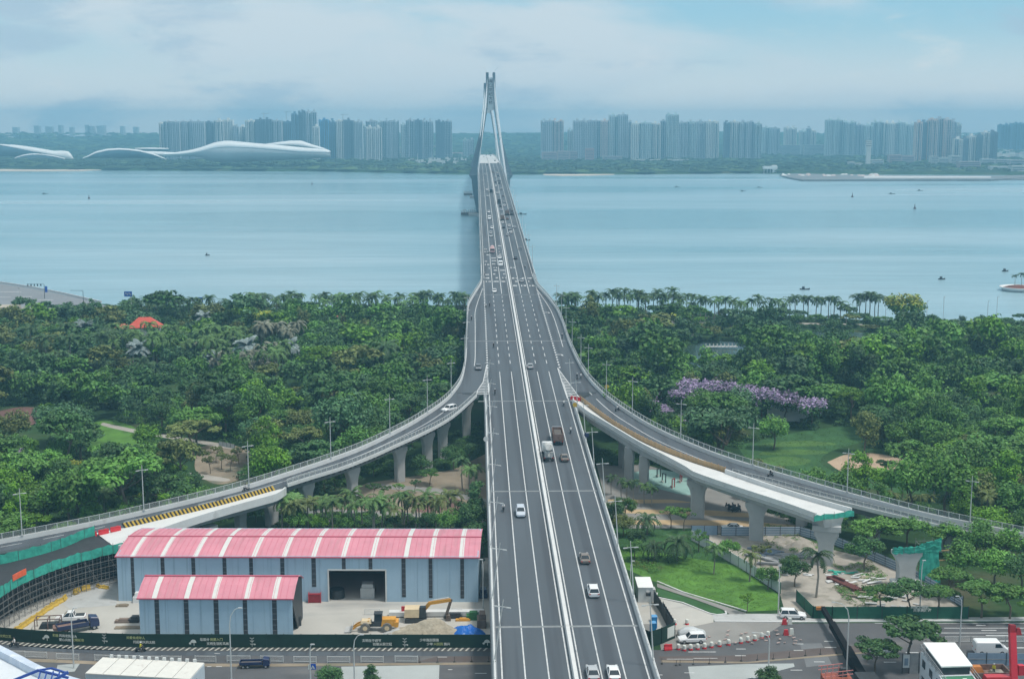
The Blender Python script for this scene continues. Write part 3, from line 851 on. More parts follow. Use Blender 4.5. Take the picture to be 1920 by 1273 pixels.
# ------------------------------------------------------------------ street lamps on the bridge and ramps
M_POLE = mat('lamp_pole_white', (0.55, 0.57, 0.57), 0.4, 0.04, 1, metal=0.1)
M_LHEAD = mat('lamp_head', (0.42, 0.44, 0.45), 0.4, 0.04, 1)
def cross_lamp(h=9.8):
    r = empty('street_lamp', (0, 0, 0), 0, 'x', 'street lamp')
    m = MB(); m.tube([(0, 0, 0), (0, 0, h * .5), (0, 0, h)], [0.13, 0.10, 0.06], 7); m.box((0, 0, 0), (.4, .4, .25)); m.build('pole', M_POLE, r)
    m = MB(); m.beam((-1.15, 0, h - 1.1), (1.15, 0, h - 1.1), 0.10, 0.08); m.build('arm', M_POLE, r)
    for s in (-1, 1):
        m = MB(); m.box((s * 0.95, 0, h - 1.2), (0.75, 0.3, 0.12), top=.8); m.build('lamp_head', M_LHEAD, r)
    return r
lamp0 = cross_lamp()
first = True
def put_lamp(loc, rz, tilt, label, group):
    global first
    if first:
        o = lamp0; o.location = loc; first = False; o['label'] = label; o['group'] = group
    else: o = dup(lamp0, loc, 0, label, group)
    o.rotation_euler = (0, tilt, rz)
for sg, side in ((-1, 'left'), (1, 'right')):
    for i, D in enumerate([190 + 25.2 * k for k in range(8)]):
        put_lamp(tuple(dk(D, 3.42 * sg, 1.0)), 0, -sg * R(8 if sg < 0 else 4), 'white cross armed lamp leaning over the road on the %s parapet of the near deck' % side, 'lamps on the %s parapet of the near deck' % side)
    for i, D in enumerate(range(640, 1340, 50)):
        put_lamp(tuple(dk(D, 3.42 * sg, 1.0)), 0, 0, 'small distant cross armed lamp on the %s edge of the bridge over the water' % side, 'distant lamps on the %s edge of the bridge over the water' % side)
for x, y in ((36, 1005), (269, 960), (462, 914), (616, 864), (727, 812), (801, 772), (842, 740), (868, 693), (876, 660), (878, 635), (878, 606)):
    p = min(LFULL, key=lambda v: abs(px(v)[0] - x) + abs(px(v)[1] - y)); put_lamp((p.x, p.y, p.z + .9), 0.5, 0, 'tall white cross armed lamp on the outer parapet of the left ramp', 'lamps on the outer parapet of the left ramp')
for x, y in ((1043, 583), (1054, 603), (1064, 628), (1073, 655), (1090, 690), (1103, 712), (1137, 742), (1186, 780), (1275, 828), (1408, 876), (1588, 928), (1813, 982)):
    p = min(RFULL, key=lambda v: abs(px(v)[0] - x) + abs(px(v)[1] - y)); put_lamp((p.x, p.y, p.z + .9), -0.5, 0, 'tall white cross armed lamp on the outer parapet of the right ramp', 'lamps on the outer parapet of the right ramp')
# ------------------------------------------------------------------ far shore
ORD = ['first', 'second', 'third', 'fourth', 'fifth', 'sixth', 'seventh', 'eighth', 'ninth', 'tenth', 'eleventh', 'twelfth', 'thirteenth', 'fourteenth', 'fifteenth', 'sixteenth', 'seventeenth']
TW = {'w': (0.80, 0.79, 0.76), 'g': (0.52, 0.57, 0.62), 'b': (0.20, 0.33, 0.46), 'p': (0.74, 0.60, 0.56), 't': (0.56, 0.66, 0.68), 'd': (0.20, 0.26, 0.33), 'c': (0.10, 0.34, 0.60)}
MT = {k: mat('tower_render_' + k, v, 0.8, 0.08, 0.03) for k, v in TW.items()}
M_GLZ = mat('tower_glazing', (0.10, 0.15, 0.21), 0.3, 0.25, 0.08)
M_SLAB = mat('tower_balcony', (0.60, 0.60, 0.58), 0.8, 0.06, 0.05)
WORD = {'w': 'pale white', 'g': 'blue grey', 'b': 'dark blue', 'p': 'pinkish', 't': 'pale teal', 'd': 'dark slate', 'c': 'blue netted'}
def tower(x0, x1, yt, yb, st, label, group, Y=3400.0, crown=None):
    a, b = PY(x0, yb, Y), PY(x1, yb, Y); top = PY((x0 + x1) / 2, yt, Y).z
    w = b.x - a.x; cx = (a.x + b.x) / 2; dp = min(24.0, max(14.0, w * .8)); zb = min(a.z, 4.0) - 1; h = top - zb
    root = empty('residential_tower', (cx, Y, zb), 0, label, 'tower', group)
    nb = max(3, int(round(w / 4.6))); bw = w / nb; m = MB(); gl = MB(); sl = MB(); kinds = []
    rn = random.Random(int(x0 * 13 + yt))
    for i in range(nb):
        k = rn.choice((0, 1, 1, 2)) if i % 2 else rn.choice((0, 2, 2)); kinds.append(k)
        x = -w / 2 + bw * (i + .5)
        hh = h - (rn.choice((0, 0, 1.5, 3.5)) if k != 2 else 0)
        pr = (0, 1.6, 3.0)[k]
        m.box((x, 0 - pr / 2, 0), (bw + .02 * k, dp + pr, hh))
        yf = -dp / 2 - pr
        if k == 0:
            gl.box((x, yf - .05, 4), (bw * .72, .3, hh - 6))
        elif k == 1:
            for s in (-1, 1): gl.box((x + s * bw * .22, yf - .05, 4), (bw * .2, .3, hh - 7))
        else:
            gl.box((x, yf - .05, 4), (bw * .34, .3, hh - 8))
        z = 7.0
        while z < hh - 4:
            sl.box((x, yf - .35, z), (bw * (.9 if k == 0 else .7), .8, .7)); z += 6.0
    m.build('wall', MT[st], root); gl.build('window_strip', M_GLZ, root); sl.build('balcony', M_SLAB if st in 'wpt' else MT[st], root)
    m = MB(); n = max(1, int(w / 14))
    for i in range(n):
        x = -w / 2 + w * (i + .5) / n
        if crown == 'dome':
            m.box((x, 0, h), (6, 7, 4)); m.box((x, 0, h + 4), (6, 6, 5), top=.15)
        else:
            m.box((x + rn.uniform(-2, 2), 0, h), (5.5, 8, rn.choice((2.5, 4, 5))))
    m.build('roof_house', MT[st], root)
    return root
def cluster(phrase, rows, Y=3400.0, crown=None):
    for i, r in enumerate(rows):
        y = r[5] if len(r) > 5 else Y
        tower(r[0], r[1], r[2], r[3], r[4], '%s tower, %s from left %s' % (WORD[r[4]], ORD[i], phrase), 'distant towers ' + phrase, y, crown)
cluster('in the slab cluster behind the shell roofs', [(302, 311, 231, 300, 'w'), (311, 341, 228, 300, 'g'), (341, 366, 227.5, 300, 'g', 3410), (366, 387, 228, 300, 'g'), (387, 404, 228.5, 300, 'd', 3415), (404, 421, 226, 300, 'w'), (421, 440, 225, 300, 'w', 3410), (440, 450, 235.5, 300, 'g')])
cluster('of the mixed blocks behind the long shell', [(453, 463, 237, 300, 'w', 3420), (463, 482, 225.5, 300, 'w'), (482, 512, 224, 300, 'd', 3395), (512, 531, 226, 300, 'g'), (531, 549, 228, 300, 'b', 3420), (549, 562, 213, 300, 'b', 3405), (562, 575, 208, 300, 'd'), (575, 596, 209.5, 300, 'g', 3410)])
cluster('between the long shell and white twin blocks', [(588, 600, 237, 295, 'w', 3330), (600, 617, 224, 296, 'c'), (617, 632, 226, 296, 'b', 3420), (632, 645, 226, 295, 'w'), (645, 665, 225, 295, 'd', 3410), (665, 681, 227, 295, 'g'), (681, 687, 235, 295, 't', 3420)])
cluster('in the row left of the pylons', [(687, 706, 226, 290, 'g', 3500), (706, 719, 227, 290, 't', 3510), (719, 734, 226, 290, 'g', 3500), (734, 749, 226, 290, 'g', 3505), (752, 762, 233, 288, 't', 3500), (762, 779, 224.5, 288, 'g', 3505), (779, 792, 225, 288, 'd', 3500), (792, 813, 226, 288, 'g', 3510), (817, 833, 226, 288, 'd', 3500), (833, 848, 226.5, 288, 'g', 3505)])
cluster('of the two short white shore blocks', [(687, 701, 238, 293, 'w', 3250), (701.5, 716, 238, 293, 'w', 3250)])
cluster('low beside the left pylon leg', [(868, 877, 262, 285, 't', 3700), (877, 889, 261, 285, 'g', 3700)])
cluster('in the row just right of the pylons', [(1014, 1035, 226, 290, 'g'), (1035, 1056, 226, 290, 'p', 3410), (1064, 1074, 243, 290, 't', 3500), (1074, 1100, 226.5, 297, 'g'), (1100, 1125, 226, 297, 'g', 3410), (1125, 1141, 226, 297, 'p'), (1141, 1158, 216, 298, 't', 3405), (1158, 1176, 215, 298, 'g'), (1176, 1183, 228, 298, 'g', 3420)])
cluster('in the middle row above the long white hall', [(1183, 1200, 231, 300, 'w', 3330), (1200, 1219, 230, 300, 't', 3330), (1219, 1237, 231, 300, 'w', 3335), (1237, 1248, 227, 300, 'g', 3400), (1248, 1270, 215, 300, 't', 3390), (1270, 1287, 229, 299, 'g', 3400), (1287, 1303, 228, 298, 't'), (1303, 1322, 228, 298, 'g', 3410), (1322, 1345, 228, 298, 'w')])
cluster('in the row left of the low woods', [(1356, 1367, 229, 294, 'd'), (1367, 1385, 228, 294, 'w', 3410), (1385, 1400, 229, 294, 'g'), (1400, 1414, 228, 294, 'g', 3405), (1414, 1426, 232, 293, 't'), (1428, 1443, 239.5, 278, 't', 3900), (1443, 1460, 239.5, 278, 'g', 3900), (1470, 1491, 239.5, 275, 'w', 4000), (1498, 1511, 245, 275, 't', 4000), (1511, 1519, 240, 275, 'g', 4010), (1519, 1528, 245, 275, 'w', 4000)])
cluster('in the domed row behind the harbour tower', [(1546, 1562, 225, 288, 't', 3750), (1562, 1577, 225, 288, 't', 3755), (1577, 1601, 229, 288, 't', 3750), (1601, 1617, 234, 288, 'g', 3755), (1617, 1633, 235, 288, 't', 3750), (1633, 1655, 229, 288, 't', 3755), (1655, 1677, 231, 288, 'w', 3740), (1677, 1692, 230, 288, 't', 3750), (1692, 1713, 234, 288, 't', 3755)], crown='dome')
cluster('in the big pinkish block at the right', [(1712, 1724, 229, 306, 'p', 3150), (1724, 1735, 228, 306, 'd', 3155), (1735, 1752, 223, 307, 'p', 3150), (1752, 1764, 222, 306, 'g', 3155), (1764, 1778, 223, 306, 'p', 3150), (1778, 1788, 226, 304, 'g', 3160), (1788, 1797, 233, 304, 't', 3165)])
cluster('in the stepped block beside the pinkish block', [(1786, 1801, 260, 305, 'w', 3100), (1801, 1812, 259, 305, 'd', 3105), (1812, 1827, 255, 305, 'w', 3110), (1827, 1838, 253, 305, 'd', 3105), (1838, 1851, 248, 303, 'w', 3120), (1851, 1866, 247, 303, 'd', 3125)])
cluster('at the far right edge above the woods', [(1871, 1897, 234, 268, 'b', 4200), (1897, 1925, 231, 268, 'b', 4200)])
# low blocks
def lowblock(x0, x1, yt, yb, col, label, Y, name='low_building', dp=18, cat='building', group=None):
    a, b = PY(x0, yb, Y), PY(x1, yb, Y); top = PY((x0 + x1) / 2, yt, Y).z; w = b.x - a.x; zb = 3.5; h = max(3, top - zb)
    r = empty(name, ((a.x + b.x) / 2, Y, zb), 0, label, cat, group)
    m = MB(); m.box((0, 0, 0), (w, dp, h)); m.box((0, 0, h), (w + .8, dp + .8, .9)); m.build('wall', mat('lowrise_%s' % str(col), col, 0.8, .08, .05), r)
    m = MB(); z = 3.0
    while z < h - 2:
        m.box((0, -dp / 2 - .05, z), (w * .9, .25, 1.4)); z += 3.6
    if z > 3.0: m.build('window_band', M_GLZ, r)
    return r
LB = [(715, 741, 277, 291, (.55, .55, .55), 'grey low block left of the terraced blocks'), (745, 768, 276, 292, (.6, .55, .5), 'cream terraced block behind the shore trees'), (770, 792, 280, 293, (.6, .6, .58), 'white stepped low block beside the cream terraced block'),
      (797, 827, 273, 287, (.62, .52, .45), 'warm cream low block with flat roof left of the pylons'), (815, 832, 286, 294, (.65, .65, .6), 'small white house below the warm cream block'), (848, 872, 287, 292, (.6, .42, .4), 'long low reddish roofed block beside the left pylon leg'),
      (1016, 1045, 286, 303, (.55, .42, .42), 'pinkish low block under the first towers right of the pylons'), (1045, 1068, 284, 304, (.58, .46, .45), 'pinkish four storey block with raised end'), (1068, 1082, 285, 304, (.5, .42, .42), 'narrow mauve low block'),
      (1097, 1113, 279, 305, (.62, .40, .40), 'small square pink block standing taller than the low blocks'), (1130, 1166, 294, 304, (.52, .47, .48), 'long mauve low block before the tall twin towers'),
      (1590, 1600, 304, 314, (.62, .62, .6), 'small white block left of the harbour tower'), (1602, 1615, 307, 315, (.6, .6, .58), 'low white house beside the small white block'), (1633, 1654, 301, 312, (.66, .68, .66), 'white terminal block beside the harbour tower'),
      (1665, 1688, 291, 309, (.55, .42, .42), 'pinkish block right of the harbour tower'), (1688, 1712, 293, 309, (.5, .42, .45), 'mauve block before the big pinkish towers'),
      (1743, 1757, 294, 311, (.66, .66, .64), 'white block at the foot of the pinkish towers'), (1757, 1780, 296, 309, (.62, .64, .64), 'long white block with dark bands at the foot of the pinkish towers'), (1780, 1797, 293, 312, (.62, .62, .62), 'white block with a stair tower'),
      (1795, 1835, 304, 320, (.48, .44, .46), 'grey mauve warehouse block near the quay'), (1838, 1862, 299, 312, (.56, .58, .6), 'grey stepped block behind the quay sheds'), (1862, 1892, 300, 312, (.6, .6, .62), 'white block row at the right edge'), (1890, 1925, 301, 314, (.55, .55, .58), 'pale block at the right frame edge behind the sheds'),
      (1855, 1890, 313, 322, (.66, .67, .66), 'long white quay shed'), (1893, 1930, 312, 323, (.66, .67, .66), 'white quay shed at the right edge'), (1180, 1290, 300, 305.5, (.64, .65, .62), 'very long low white hall with arches under the middle towers'), (1290, 1350, 297, 300, (.5, .56, .54), 'long pale green canopy right of the white hall'),
      (1455, 1500, 273, 285, (.42, .48, .5), 'hazy blue grey low block far behind the woods'), (1505, 1545, 272, 284, (.45, .5, .52), 'hazy pale low block left of the domed towers')]
for i, (x0, x1, yt, yb, c, lb) in enumerate(LB):
    Y = 88 * F / max(6, (yb - 236)) / .987 if i < 27 else 3900
    lowblock(x0, x1, yt, yb, c, lb, Y)
# scattered town roofs at the right bank (countable small houses on the slope)
for i in range(46):
    x = random.uniform(1868, 1925); y = random.uniform(286, 300); Y = 88 * F / (y - 236) / .987
    w = random.uniform(9, 16); c = PY(x, y, Y)
    r = empty('town_house', (c.x, Y, 3.5), random.uniform(-.3, .3), 'tiny pale house in the crowded old town slope at the right edge', 'house', 'tiny houses of the old town slope')
    m = MB(); m.box((0, 0, 0), (w, 10, random.uniform(8, 16))); m.build('wall', MT[random.choice('wwpg')], r)
# mid-distance hazy town behind the pylons
for i in range(90):
    x = random.uniform(850, 1060); y = random.uniform(256, 276); Y = 88 * F / (y - 236) / .987
    if Y > 4600: continue
    w = random.uniform(14, 30); c = PY(x, y, Y)
    r = empty('town_block', (c.x, Y, 3.5), 0, 'tiny hazy town block far behind the pylons', 'building', 'hazy town blocks far behind the pylons')
    m = MB(); m.box((0, 0, 0), (w, 14, random.uniform(12, 34))); m.build('wall', MT[random.choice('tgwp')], r)
for x, yt, w in ((70, 236, 9), (93, 238, 12), (114, 235, 6), (135, 238.5, 6), (165, 234.5, 8), (172, 237, 10), (230, 237, 6), (255, 238.5, 8), (183, 257, 7), (190, 236, 14), (30, 239, 9)):
    Y = 5400.0; c = PY(x, yt, Y)
    r = empty('skyline_block', (c.x, Y, 46 if yt < 250 else 20), 0, 'faint silhouette of a tall block on the hazy left skyline', 'building', 'faint blocks on the hazy left skyline')
    m = MB(); m.box((0, 0, 0), (w * 2.2, 30, c.z - (46 if yt < 250 else 20))); m.build('wall', MT['g'], r)

# shell roofed sports centre
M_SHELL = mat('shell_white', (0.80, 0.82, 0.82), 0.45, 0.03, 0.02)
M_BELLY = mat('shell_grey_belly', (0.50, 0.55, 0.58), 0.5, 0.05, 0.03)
M_SGLASS = mat('shell_glazing', (0.10, 0.20, 0.27), 0.25, 0.2, 0.05)
def shell(name, rows, Y, label, dp=90, glass=True, cat='stadium'):
    "rows: (x, y of the lower edge, y of the seam, y of the top)"
    c0 = PY(rows[len(rows) // 2][0], rows[0][1], Y); r = empty(name, (c0.x, Y, 3.0), 0, label, cat); o = Vector(r.location)
    xs = np.linspace(rows[0][0], rows[-1][0], 40); A = np.array(rows)
    top = []; bel = []
    for x in xs:
        yb, ysn, yt = (np.interp(x, A[:, 0], A[:, k]) for k in (1, 2, 3))
        k = np.sin(np.pi * np.clip((x - xs[0]) / (xs[-1] - xs[0]), .03, .97)) ** .6
        s = PY(x, ysn, Y) - o; t = PY(x, yt, Y + dp * .4 * k) - o; bk = PY(x, ysn, Y + dp * k) - o; q = PY(x, (ysn + yt) / 2 - .25 * abs(ysn - yt), Y + dp * .12 * k) - o
        b1 = PY(x, yb, Y + dp * .22 * k) - o; b1.z = max(b1.z, 0)
        top.append([s, q, t, t + Vector((0, dp * .25 * k, -1.5)), bk, bk - Vector((0, 2, 1.5)), s + Vector((0, 2, -1.2))])
        bel.append([s + Vector((0, .6, -.3)), b1, b1 + Vector((0, dp * .5 * k, 0)), bk - Vector((0, 3, 1))])
    m = MB(); m.loft(top); m.build('shell_roof', M_SHELL, r, True)
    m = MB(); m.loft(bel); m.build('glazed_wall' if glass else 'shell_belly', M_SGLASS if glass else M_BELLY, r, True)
    return r
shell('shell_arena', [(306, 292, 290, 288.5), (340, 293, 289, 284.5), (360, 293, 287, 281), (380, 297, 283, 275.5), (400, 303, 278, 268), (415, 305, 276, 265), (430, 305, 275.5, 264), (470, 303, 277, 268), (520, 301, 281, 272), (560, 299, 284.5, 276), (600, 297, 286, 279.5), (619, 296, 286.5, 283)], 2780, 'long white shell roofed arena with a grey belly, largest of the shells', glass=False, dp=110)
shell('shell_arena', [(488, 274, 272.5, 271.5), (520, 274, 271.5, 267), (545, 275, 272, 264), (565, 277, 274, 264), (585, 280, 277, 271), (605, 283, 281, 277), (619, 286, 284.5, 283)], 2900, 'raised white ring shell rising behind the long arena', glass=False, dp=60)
shell('shell_hall', [(155, 297, 297, 296), (165, 297, 294, 292), (180, 297, 287.5, 284), (200, 297, 282.8, 279.5), (222, 297, 281.2, 278), (240, 297, 282, 279), (262, 297, 284.5, 281.5), (285, 297, 290, 287), (300, 297, 295, 293), (312, 299.5, 299.5, 298.5)], 2840, 'single white arched shell hall left of the long arena', dp=60)
shell('shell_hall', [(-40, 290, 270, 266), (0, 293, 272, 270.5), (30, 295, 278, 272), (60, 296, 284, 276), (80, 297, 287, 279.5), (100, 298, 292, 283), (120, 298.5, 297, 283), (130, 298.8, 298, 284.5), (137, 299, 298.5, 296)], 2860, 'white double curved shell hall at the left edge above the beach', dp=70)
shell('shell_hall', [(28, 297, 296.5, 295.5), (45, 297, 292, 290), (62, 298, 290, 288), (80, 298, 290.5, 289), (100, 298, 293.5, 292), (122, 298.8, 298.3, 297)], 2800, 'low small shell arch tucked under the left edge shell', dp=25)
shell('shell_canopy', [(253, 284, 279.5, 278), (280, 284, 279.6, 277), (316, 284, 280, 278)], 2960, 'thin flat white canopy between the arch and the long arena', dp=30, cat='canopy')
shell('shell_canopy', [(255, 292, 291, 283.5), (290, 292, 291, 284), (330, 291, 290, 286), (372, 286, 285, 283.5)], 2900, 'white sloping link roof joining the arch to the long arena', dp=40, cat='canopy')

# harbour control tower
c = P(1627, 313, 4); r = empty('control_tower', (c.x, c.y, 3.5), 0, 'slim white harbour control tower with a banded cabin on the right bank', 'tower'); k = 1 / (F / (c.y * 1.0))
zt = lambda y: PY(1627, y, c.y).z - 3.5
m = MB(); m.box((0, 0, 0), (8.5, 8, zt(277))); m.build('shaft', MT['w'], r)
m = MB()
for i, y in enumerate((277, 273, 269.5, 266)): m.box((0, 0, zt(y)), (10 + (i % 2), 10, 2.6))
m.build('cabin_slab', MT['w'], r)
m = MB(); m.box((0, 0, zt(277)), (9, 9, zt(263) - zt(277))); m.build('cabin', M_GLZ, r)
m = MB(); m.tube([(0, 0, zt(263)), (0, 0, zt(256))], .3, 5); m.build('mast', M_RAIL, r)
# pump house on the shore
c = P(1444, 325, 1); r = empty('pump_house', (c.x, c.y, 0), 0, 'white pump house on columns at the water on the right bank', 'building')
m = MB(); m.box((0, 4, 9), (27, 12, 5)); m.box((8.5, 4, 0), (8, 10, 16)); m.build('wall', MT['w'], r)
m = MB()
for i in range(4): m.box((-12 + i * 6.2, 0, -2), (1.4, 1.4, 11.2))
m.build('column', M_CONC, r)
# quay and beaches
def sheet(name, px_list, z, mt, z2=None, kind='structure', h=0.0, **k):
    pts = [P(x, y, z) for x, y in px_list]; m = MB()
    if h: m.prism([(p.x, p.y) for p in pts], z - h, z)
    else: m.add(pts, [tuple(range(len(pts)))])
    o = m.build(name, mt)
    if kind: tag(o, kind=kind)
    else: tag(o, **k)
    return o
M_SAND = mat('beach_sand', (0.66, 0.56, 0.46), 0.9, 0.08, 0.05)
sheet('beach', [(-60, 313.5), (60, 313.5), (130, 315.5), (190, 318.5), (150, 320.5), (60, 321), (-60, 320.5)], 1.4, M_SAND, h=3)
sheet('beach', [(1018, 327), (1040, 325), (1070, 324.5), (1120, 325), (1156, 325.5), (1150, 327.5), (1100, 329), (1050, 329.5), (1020, 328.5)], 1.0, M_SAND, h=3)
M_QUAY = mat('quay_stone', (0.20, 0.21, 0.22), 0.85, 0.2, 0.05)
sheet('quay', [(1462, 327), (1500, 325.5), (1600, 328), (1700, 329), (1858, 330), (1930, 328), (1930, 333), (1858, 336.5), (1505, 337), (1480, 333)], 3.0, M_QUAY, h=5)
sheet('quay_road', [(1620, 330), (1858, 331), (1858, 333.5), (1620, 334)], 3.05, M_CONCL)
for i in range(26):
    x = random.uniform(1468, 1650); y = random.uniform(327.5, 331); c = P(x, y, 3)
    o = MB().box((0, 0, 0), (random.uniform(4, 11), 6, random.uniform(1.5, 3.2)), top=.5).build('spoil_heap', MT[random.choice('wwp')])
    o.location = c; tag(o, 'tiny pale heap of material on the quay at the right bank', 'heap', 'pale heaps on the right bank quay')
sheet('breakwater', [(1880, 335), (1920, 334.5), (1960, 335), (1960, 336.5), (1880, 336.8)], 1.6, M_QUAY, h=4)
# far woods: merged clumps, nobody could count them
M_FWOOD = mat('far_foliage', (0.030, 0.062, 0.034), 0.9, 0.35, 0.02)
M_FWOOD2 = mat('far_foliage_light', (0.075, 0.13, 0.05), 0.9, 0.3, 0.02)
BASEB = np.array([(0, 0, 1), (1, 0, .25), (.3, .95, .3), (-.8, .6, .2), (-.8, -.6, .28), (.3, -.95, .2), (.6, .2, .8), (-.4, .5, .85), (-.3, -.5, .8)])
FB = np.array([(6, 0, 7), (7, 0, 8), (8, 0, 6), (1, 2, 6), (2, 7, 6), (2, 3, 7), (3, 4, 7), (4, 8, 7), (4, 5, 8), (5, 1, 8), (1, 6, 8)])
def blobs(name, C, Rr, mts, mi, label):
    n = len(C); j = NR.uniform(.7, 1.25, (n, len(BASEB), 1))
    V = BASEB[None] * j * Rr[:, None, :] + C[:, None, :]
    Fm = (FB[None] + (np.arange(n) * len(BASEB))[:, None, None]).reshape(-1, 3)
    o = mobj(name, fastmesh(name, V.reshape(-1, 3), Fm, mts, 3, np.repeat(mi, len(FB))))
    return tag(o, label, 'wood', kind='stuff')
n = 15000
y = 243 + (NR.uniform(0, 1, n) ** 0.75) * 84; x = NR.uniform(-150, 2070, n)
Yd = 88 * F / np.maximum(y - 236, 7) / .987
lim = np.where(x < 620, 322, 327)
C = []; Rr = []; mi = []
for a, b, Y, l in zip(x, y, Yd, lim):
    if b > l - .3: continue
    d = ray(a, b); X = d[0] * Y / d[1]
    if Y < shore_far(X) + 12 or Y > 5550: continue
    if 1462 < a and b > 323: continue
    if (a < 140 and b > 312) or (1015 < a < 1160 and b > 324): continue
    s = 1 + Y / 5200
    zg = 4 + max(0, min(1, (Y - 3900) / 1500)) * 52
    C.append((X, Y, zg - 1)); r = random.uniform(5, 11) * s; Rr.append((r * 1.3, r, random.uniform(3.5, 7.5) * (s ** .5))); mi.append(1 if random.random() < .22 else 0)
blobs('far_wood', np.array(C), np.array(Rr), [M_FWOOD, M_FWOOD2], np.array(mi), 'hazy mass of trees covering the far shore and hills')
# white masts on the far shore
for x, yt, yb in ((676, 279, 303), (697, 285, 304), (783, 288, 306), (811, 288, 304), (839, 288, 303), (859, 295, 309), (788, 299, 309), (866, 287, 300)):
    c = P(x, yb, 4); top = PY(x, yt, c.y).z
    o = MB().tube([(0, 0, 0), (0, 0, top - 4)], [1.0, .5], 6).build('lighting_mast', M_RAIL); o.location = c
    tag(o, 'slim white lighting mast among the trees on the far shore', 'mast', 'white masts among the far trees left of the pylons')
for i in range(40):
    x = random.uniform(765, 875); y = random.uniform(303, 312); c = P(x, y, 4)
    o = MB().box((0, 0, 0), (random.uniform(3, 9), 5, random.uniform(5, 12))).build('shore_hut', MT['w']); o.location = c
    tag(o, 'tiny white hut scattered among the far shore trees', 'hut', 'tiny white huts among the far shore trees')
# tower cranes
for x, yt, yb, lb in ((495, 212, 226, 'thin tower crane on the white tower behind the long shell'), (537, 209, 226, 'thin luffing crane beside the dark blue tower'), (643, 214, 226, 'thin tower crane on the white tower right of the blue netted block')):
    c = PY(x, yb, 3400); top = PY(x, yt, 3400).z - c.z
    r = empty('tower_crane', tuple(c), 0, lb, 'crane')
    MB().box((0, 0, 0), (1.6, 1.6, top)).build('mast', MT['g'], r); MB().beam((-6, 0, top - 2), (14, 0, top - 2), 1.2).build('jib', MT['g'], r)
# boats and buoys
M_HULL = mat('dark_hull', (0.05, 0.05, 0.055), 0.6, 0.2, 1)
def boat(x, y, L, label):
    c = P(x, y, 0); r = empty('fishing_boat', (c.x, c.y, 0), random.uniform(-.2, .2), label, 'boat')
    rings = [[(u * L / 2, -w * k, -.2 if k else -.2) for k in (1,)] for u, w in ((0, 0),)]
    m = MB(); rings = []
    for u, w, zz in ((-1, .9, .6), (-.6, 1.2, .45), (0, 1.3, .4), (.6, 1.0, .55), (1, .15, 1.0)):
        rings.append([(u * L / 2, -w, zz), (u * L / 2, -w * .6, -.4), (u * L / 2, w * .6, -.4), (u * L / 2, w, zz)])
    m.loft(rings); m.build('hull', M_HULL, r)
    m = MB(); m.box((-L * .15, 0, .4), (L * .25, 1.6, 1.3)); m.build('cabin', M_DARK, r)
BT = [(84, 364, 8, 'small dark boat far out on the left water'), (1393, 359, 8, 'small dark boat left of its neighbour below the low woods'), (1424, 352, 8, 'small dark boat closest to the far quay'), (1672, 364, 9, 'small dark boat below the harbour quay'), (1725, 358, 9, 'small dark boat right of the red buoy line'),
      (1269, 351, 7, 'small dark boat off the sandy spit'), (1509, 543, 5.5, 'flat dark boat nearest to the palm lined shore'), (1766, 524, 4, 'dark boat in the open water left of the round planter island'), (1885, 509, 4, 'dark boat just above the round planter island'), (979, 402, 9, 'dark boat moored beside the bridge at the right'), (988, 451, 5, 'small grey boat close to the right side of the bridge'), (389, 479, 3, 'tiny dark float in the open left water')]
for b in BT: boat(*b)
M_BUOY = mat('buoy_red', (0.10, 0.03, 0.03), 0.6, .1, 1)
for x, y, s, lb in ((167, 373, .6, 'dark channel buoy on the left water'), (585, 346, .55, 'small dark buoy before the far trees left of the bridge'), (1598, 370, .7, 'dark channel buoy below the harbour tower'), (1715, 392, .7, 'dark conical buoy in the bright streak of water')):
    c = P(x, y, 0); r = empty('channel_buoy', (c.x, c.y, 0), 0, lb, 'buoy')
    MB().tube([(0, 0, -.5), (0, 0, 1.6)], [2.2 * s, 2.0 * s], 10).build('float', M_BUOY, r); MB().tube([(0, 0, 1.6), (0, 0, 6 * s), (0, 0, 8 * s)], [.9 * s, .5 * s, .6 * s], 6).build('mast', M_BUOY, r)
# fender platforms of the pylons
for (x0, x1, y, D, lb) in ((864, 896, 403, None, 'long brown fender platform with figures left of the near pylon'), (869.5, 886, 366, None, 'brown fender platform left of the far pylon')):
    a, b = P(x0, y, 0), P(x1, y, 0); L = b.x - a.x
    r = empty('fender_platform', (a.x + L / 2, a.y, 0), 0, lb, 'platform')
    M_ = mat('fender_brown', (0.12, 0.09, 0.09), .8, .2, .5)
    MB().box((0, 0, -1), (L, 7, 3.2)).build('deck', M_, r)
    m = MB()
    for i in range(9): m.box((-L / 2 + L * (i + .5) / 9, 0, 2.2), (1.1, 1.1, random.uniform(2, 4)))
    m.build('bollard_row', M_CONCL, r)
# ------------------------------------------------------------------ park: paving, lawns, ponds
M_TANP = mat('sandy_paving', (0.24, 0.20, 0.15), 0.9, 0.26, 0.15, streak=((0.15, 0.15, 0.11), 0.58, 0.12, (1, 1, 1)))
M_GREYP = mat('grey_paving', (0.24, 0.235, 0.225), 0.9, 0.14, 0.2)
M_PATH = mat('pale_path', (0.36, 0.34, 0.31), 0.9, 0.12, 0.3)
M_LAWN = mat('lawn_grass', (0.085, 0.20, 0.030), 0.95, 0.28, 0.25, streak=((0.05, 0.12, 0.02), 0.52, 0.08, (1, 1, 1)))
M_LAWND = mat('dark_lawn_grass', (0.035, 0.10, 0.030), 0.95, 0.28, 0.2)  # darker green grass tone shared by several lawns
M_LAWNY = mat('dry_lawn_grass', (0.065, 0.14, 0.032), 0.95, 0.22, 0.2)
M_PINKS = mat('pink_sand', (0.42, 0.31, 0.22), 0.9, 0.1, 0.12, streak=((0.26, 0.22, 0.20), 0.55, 0.1, (1, 1, 1)))
M_TURQ = mat('turquoise_play_floor', (0.28, 0.45, 0.42), 0.8, 0.12, 0.2)
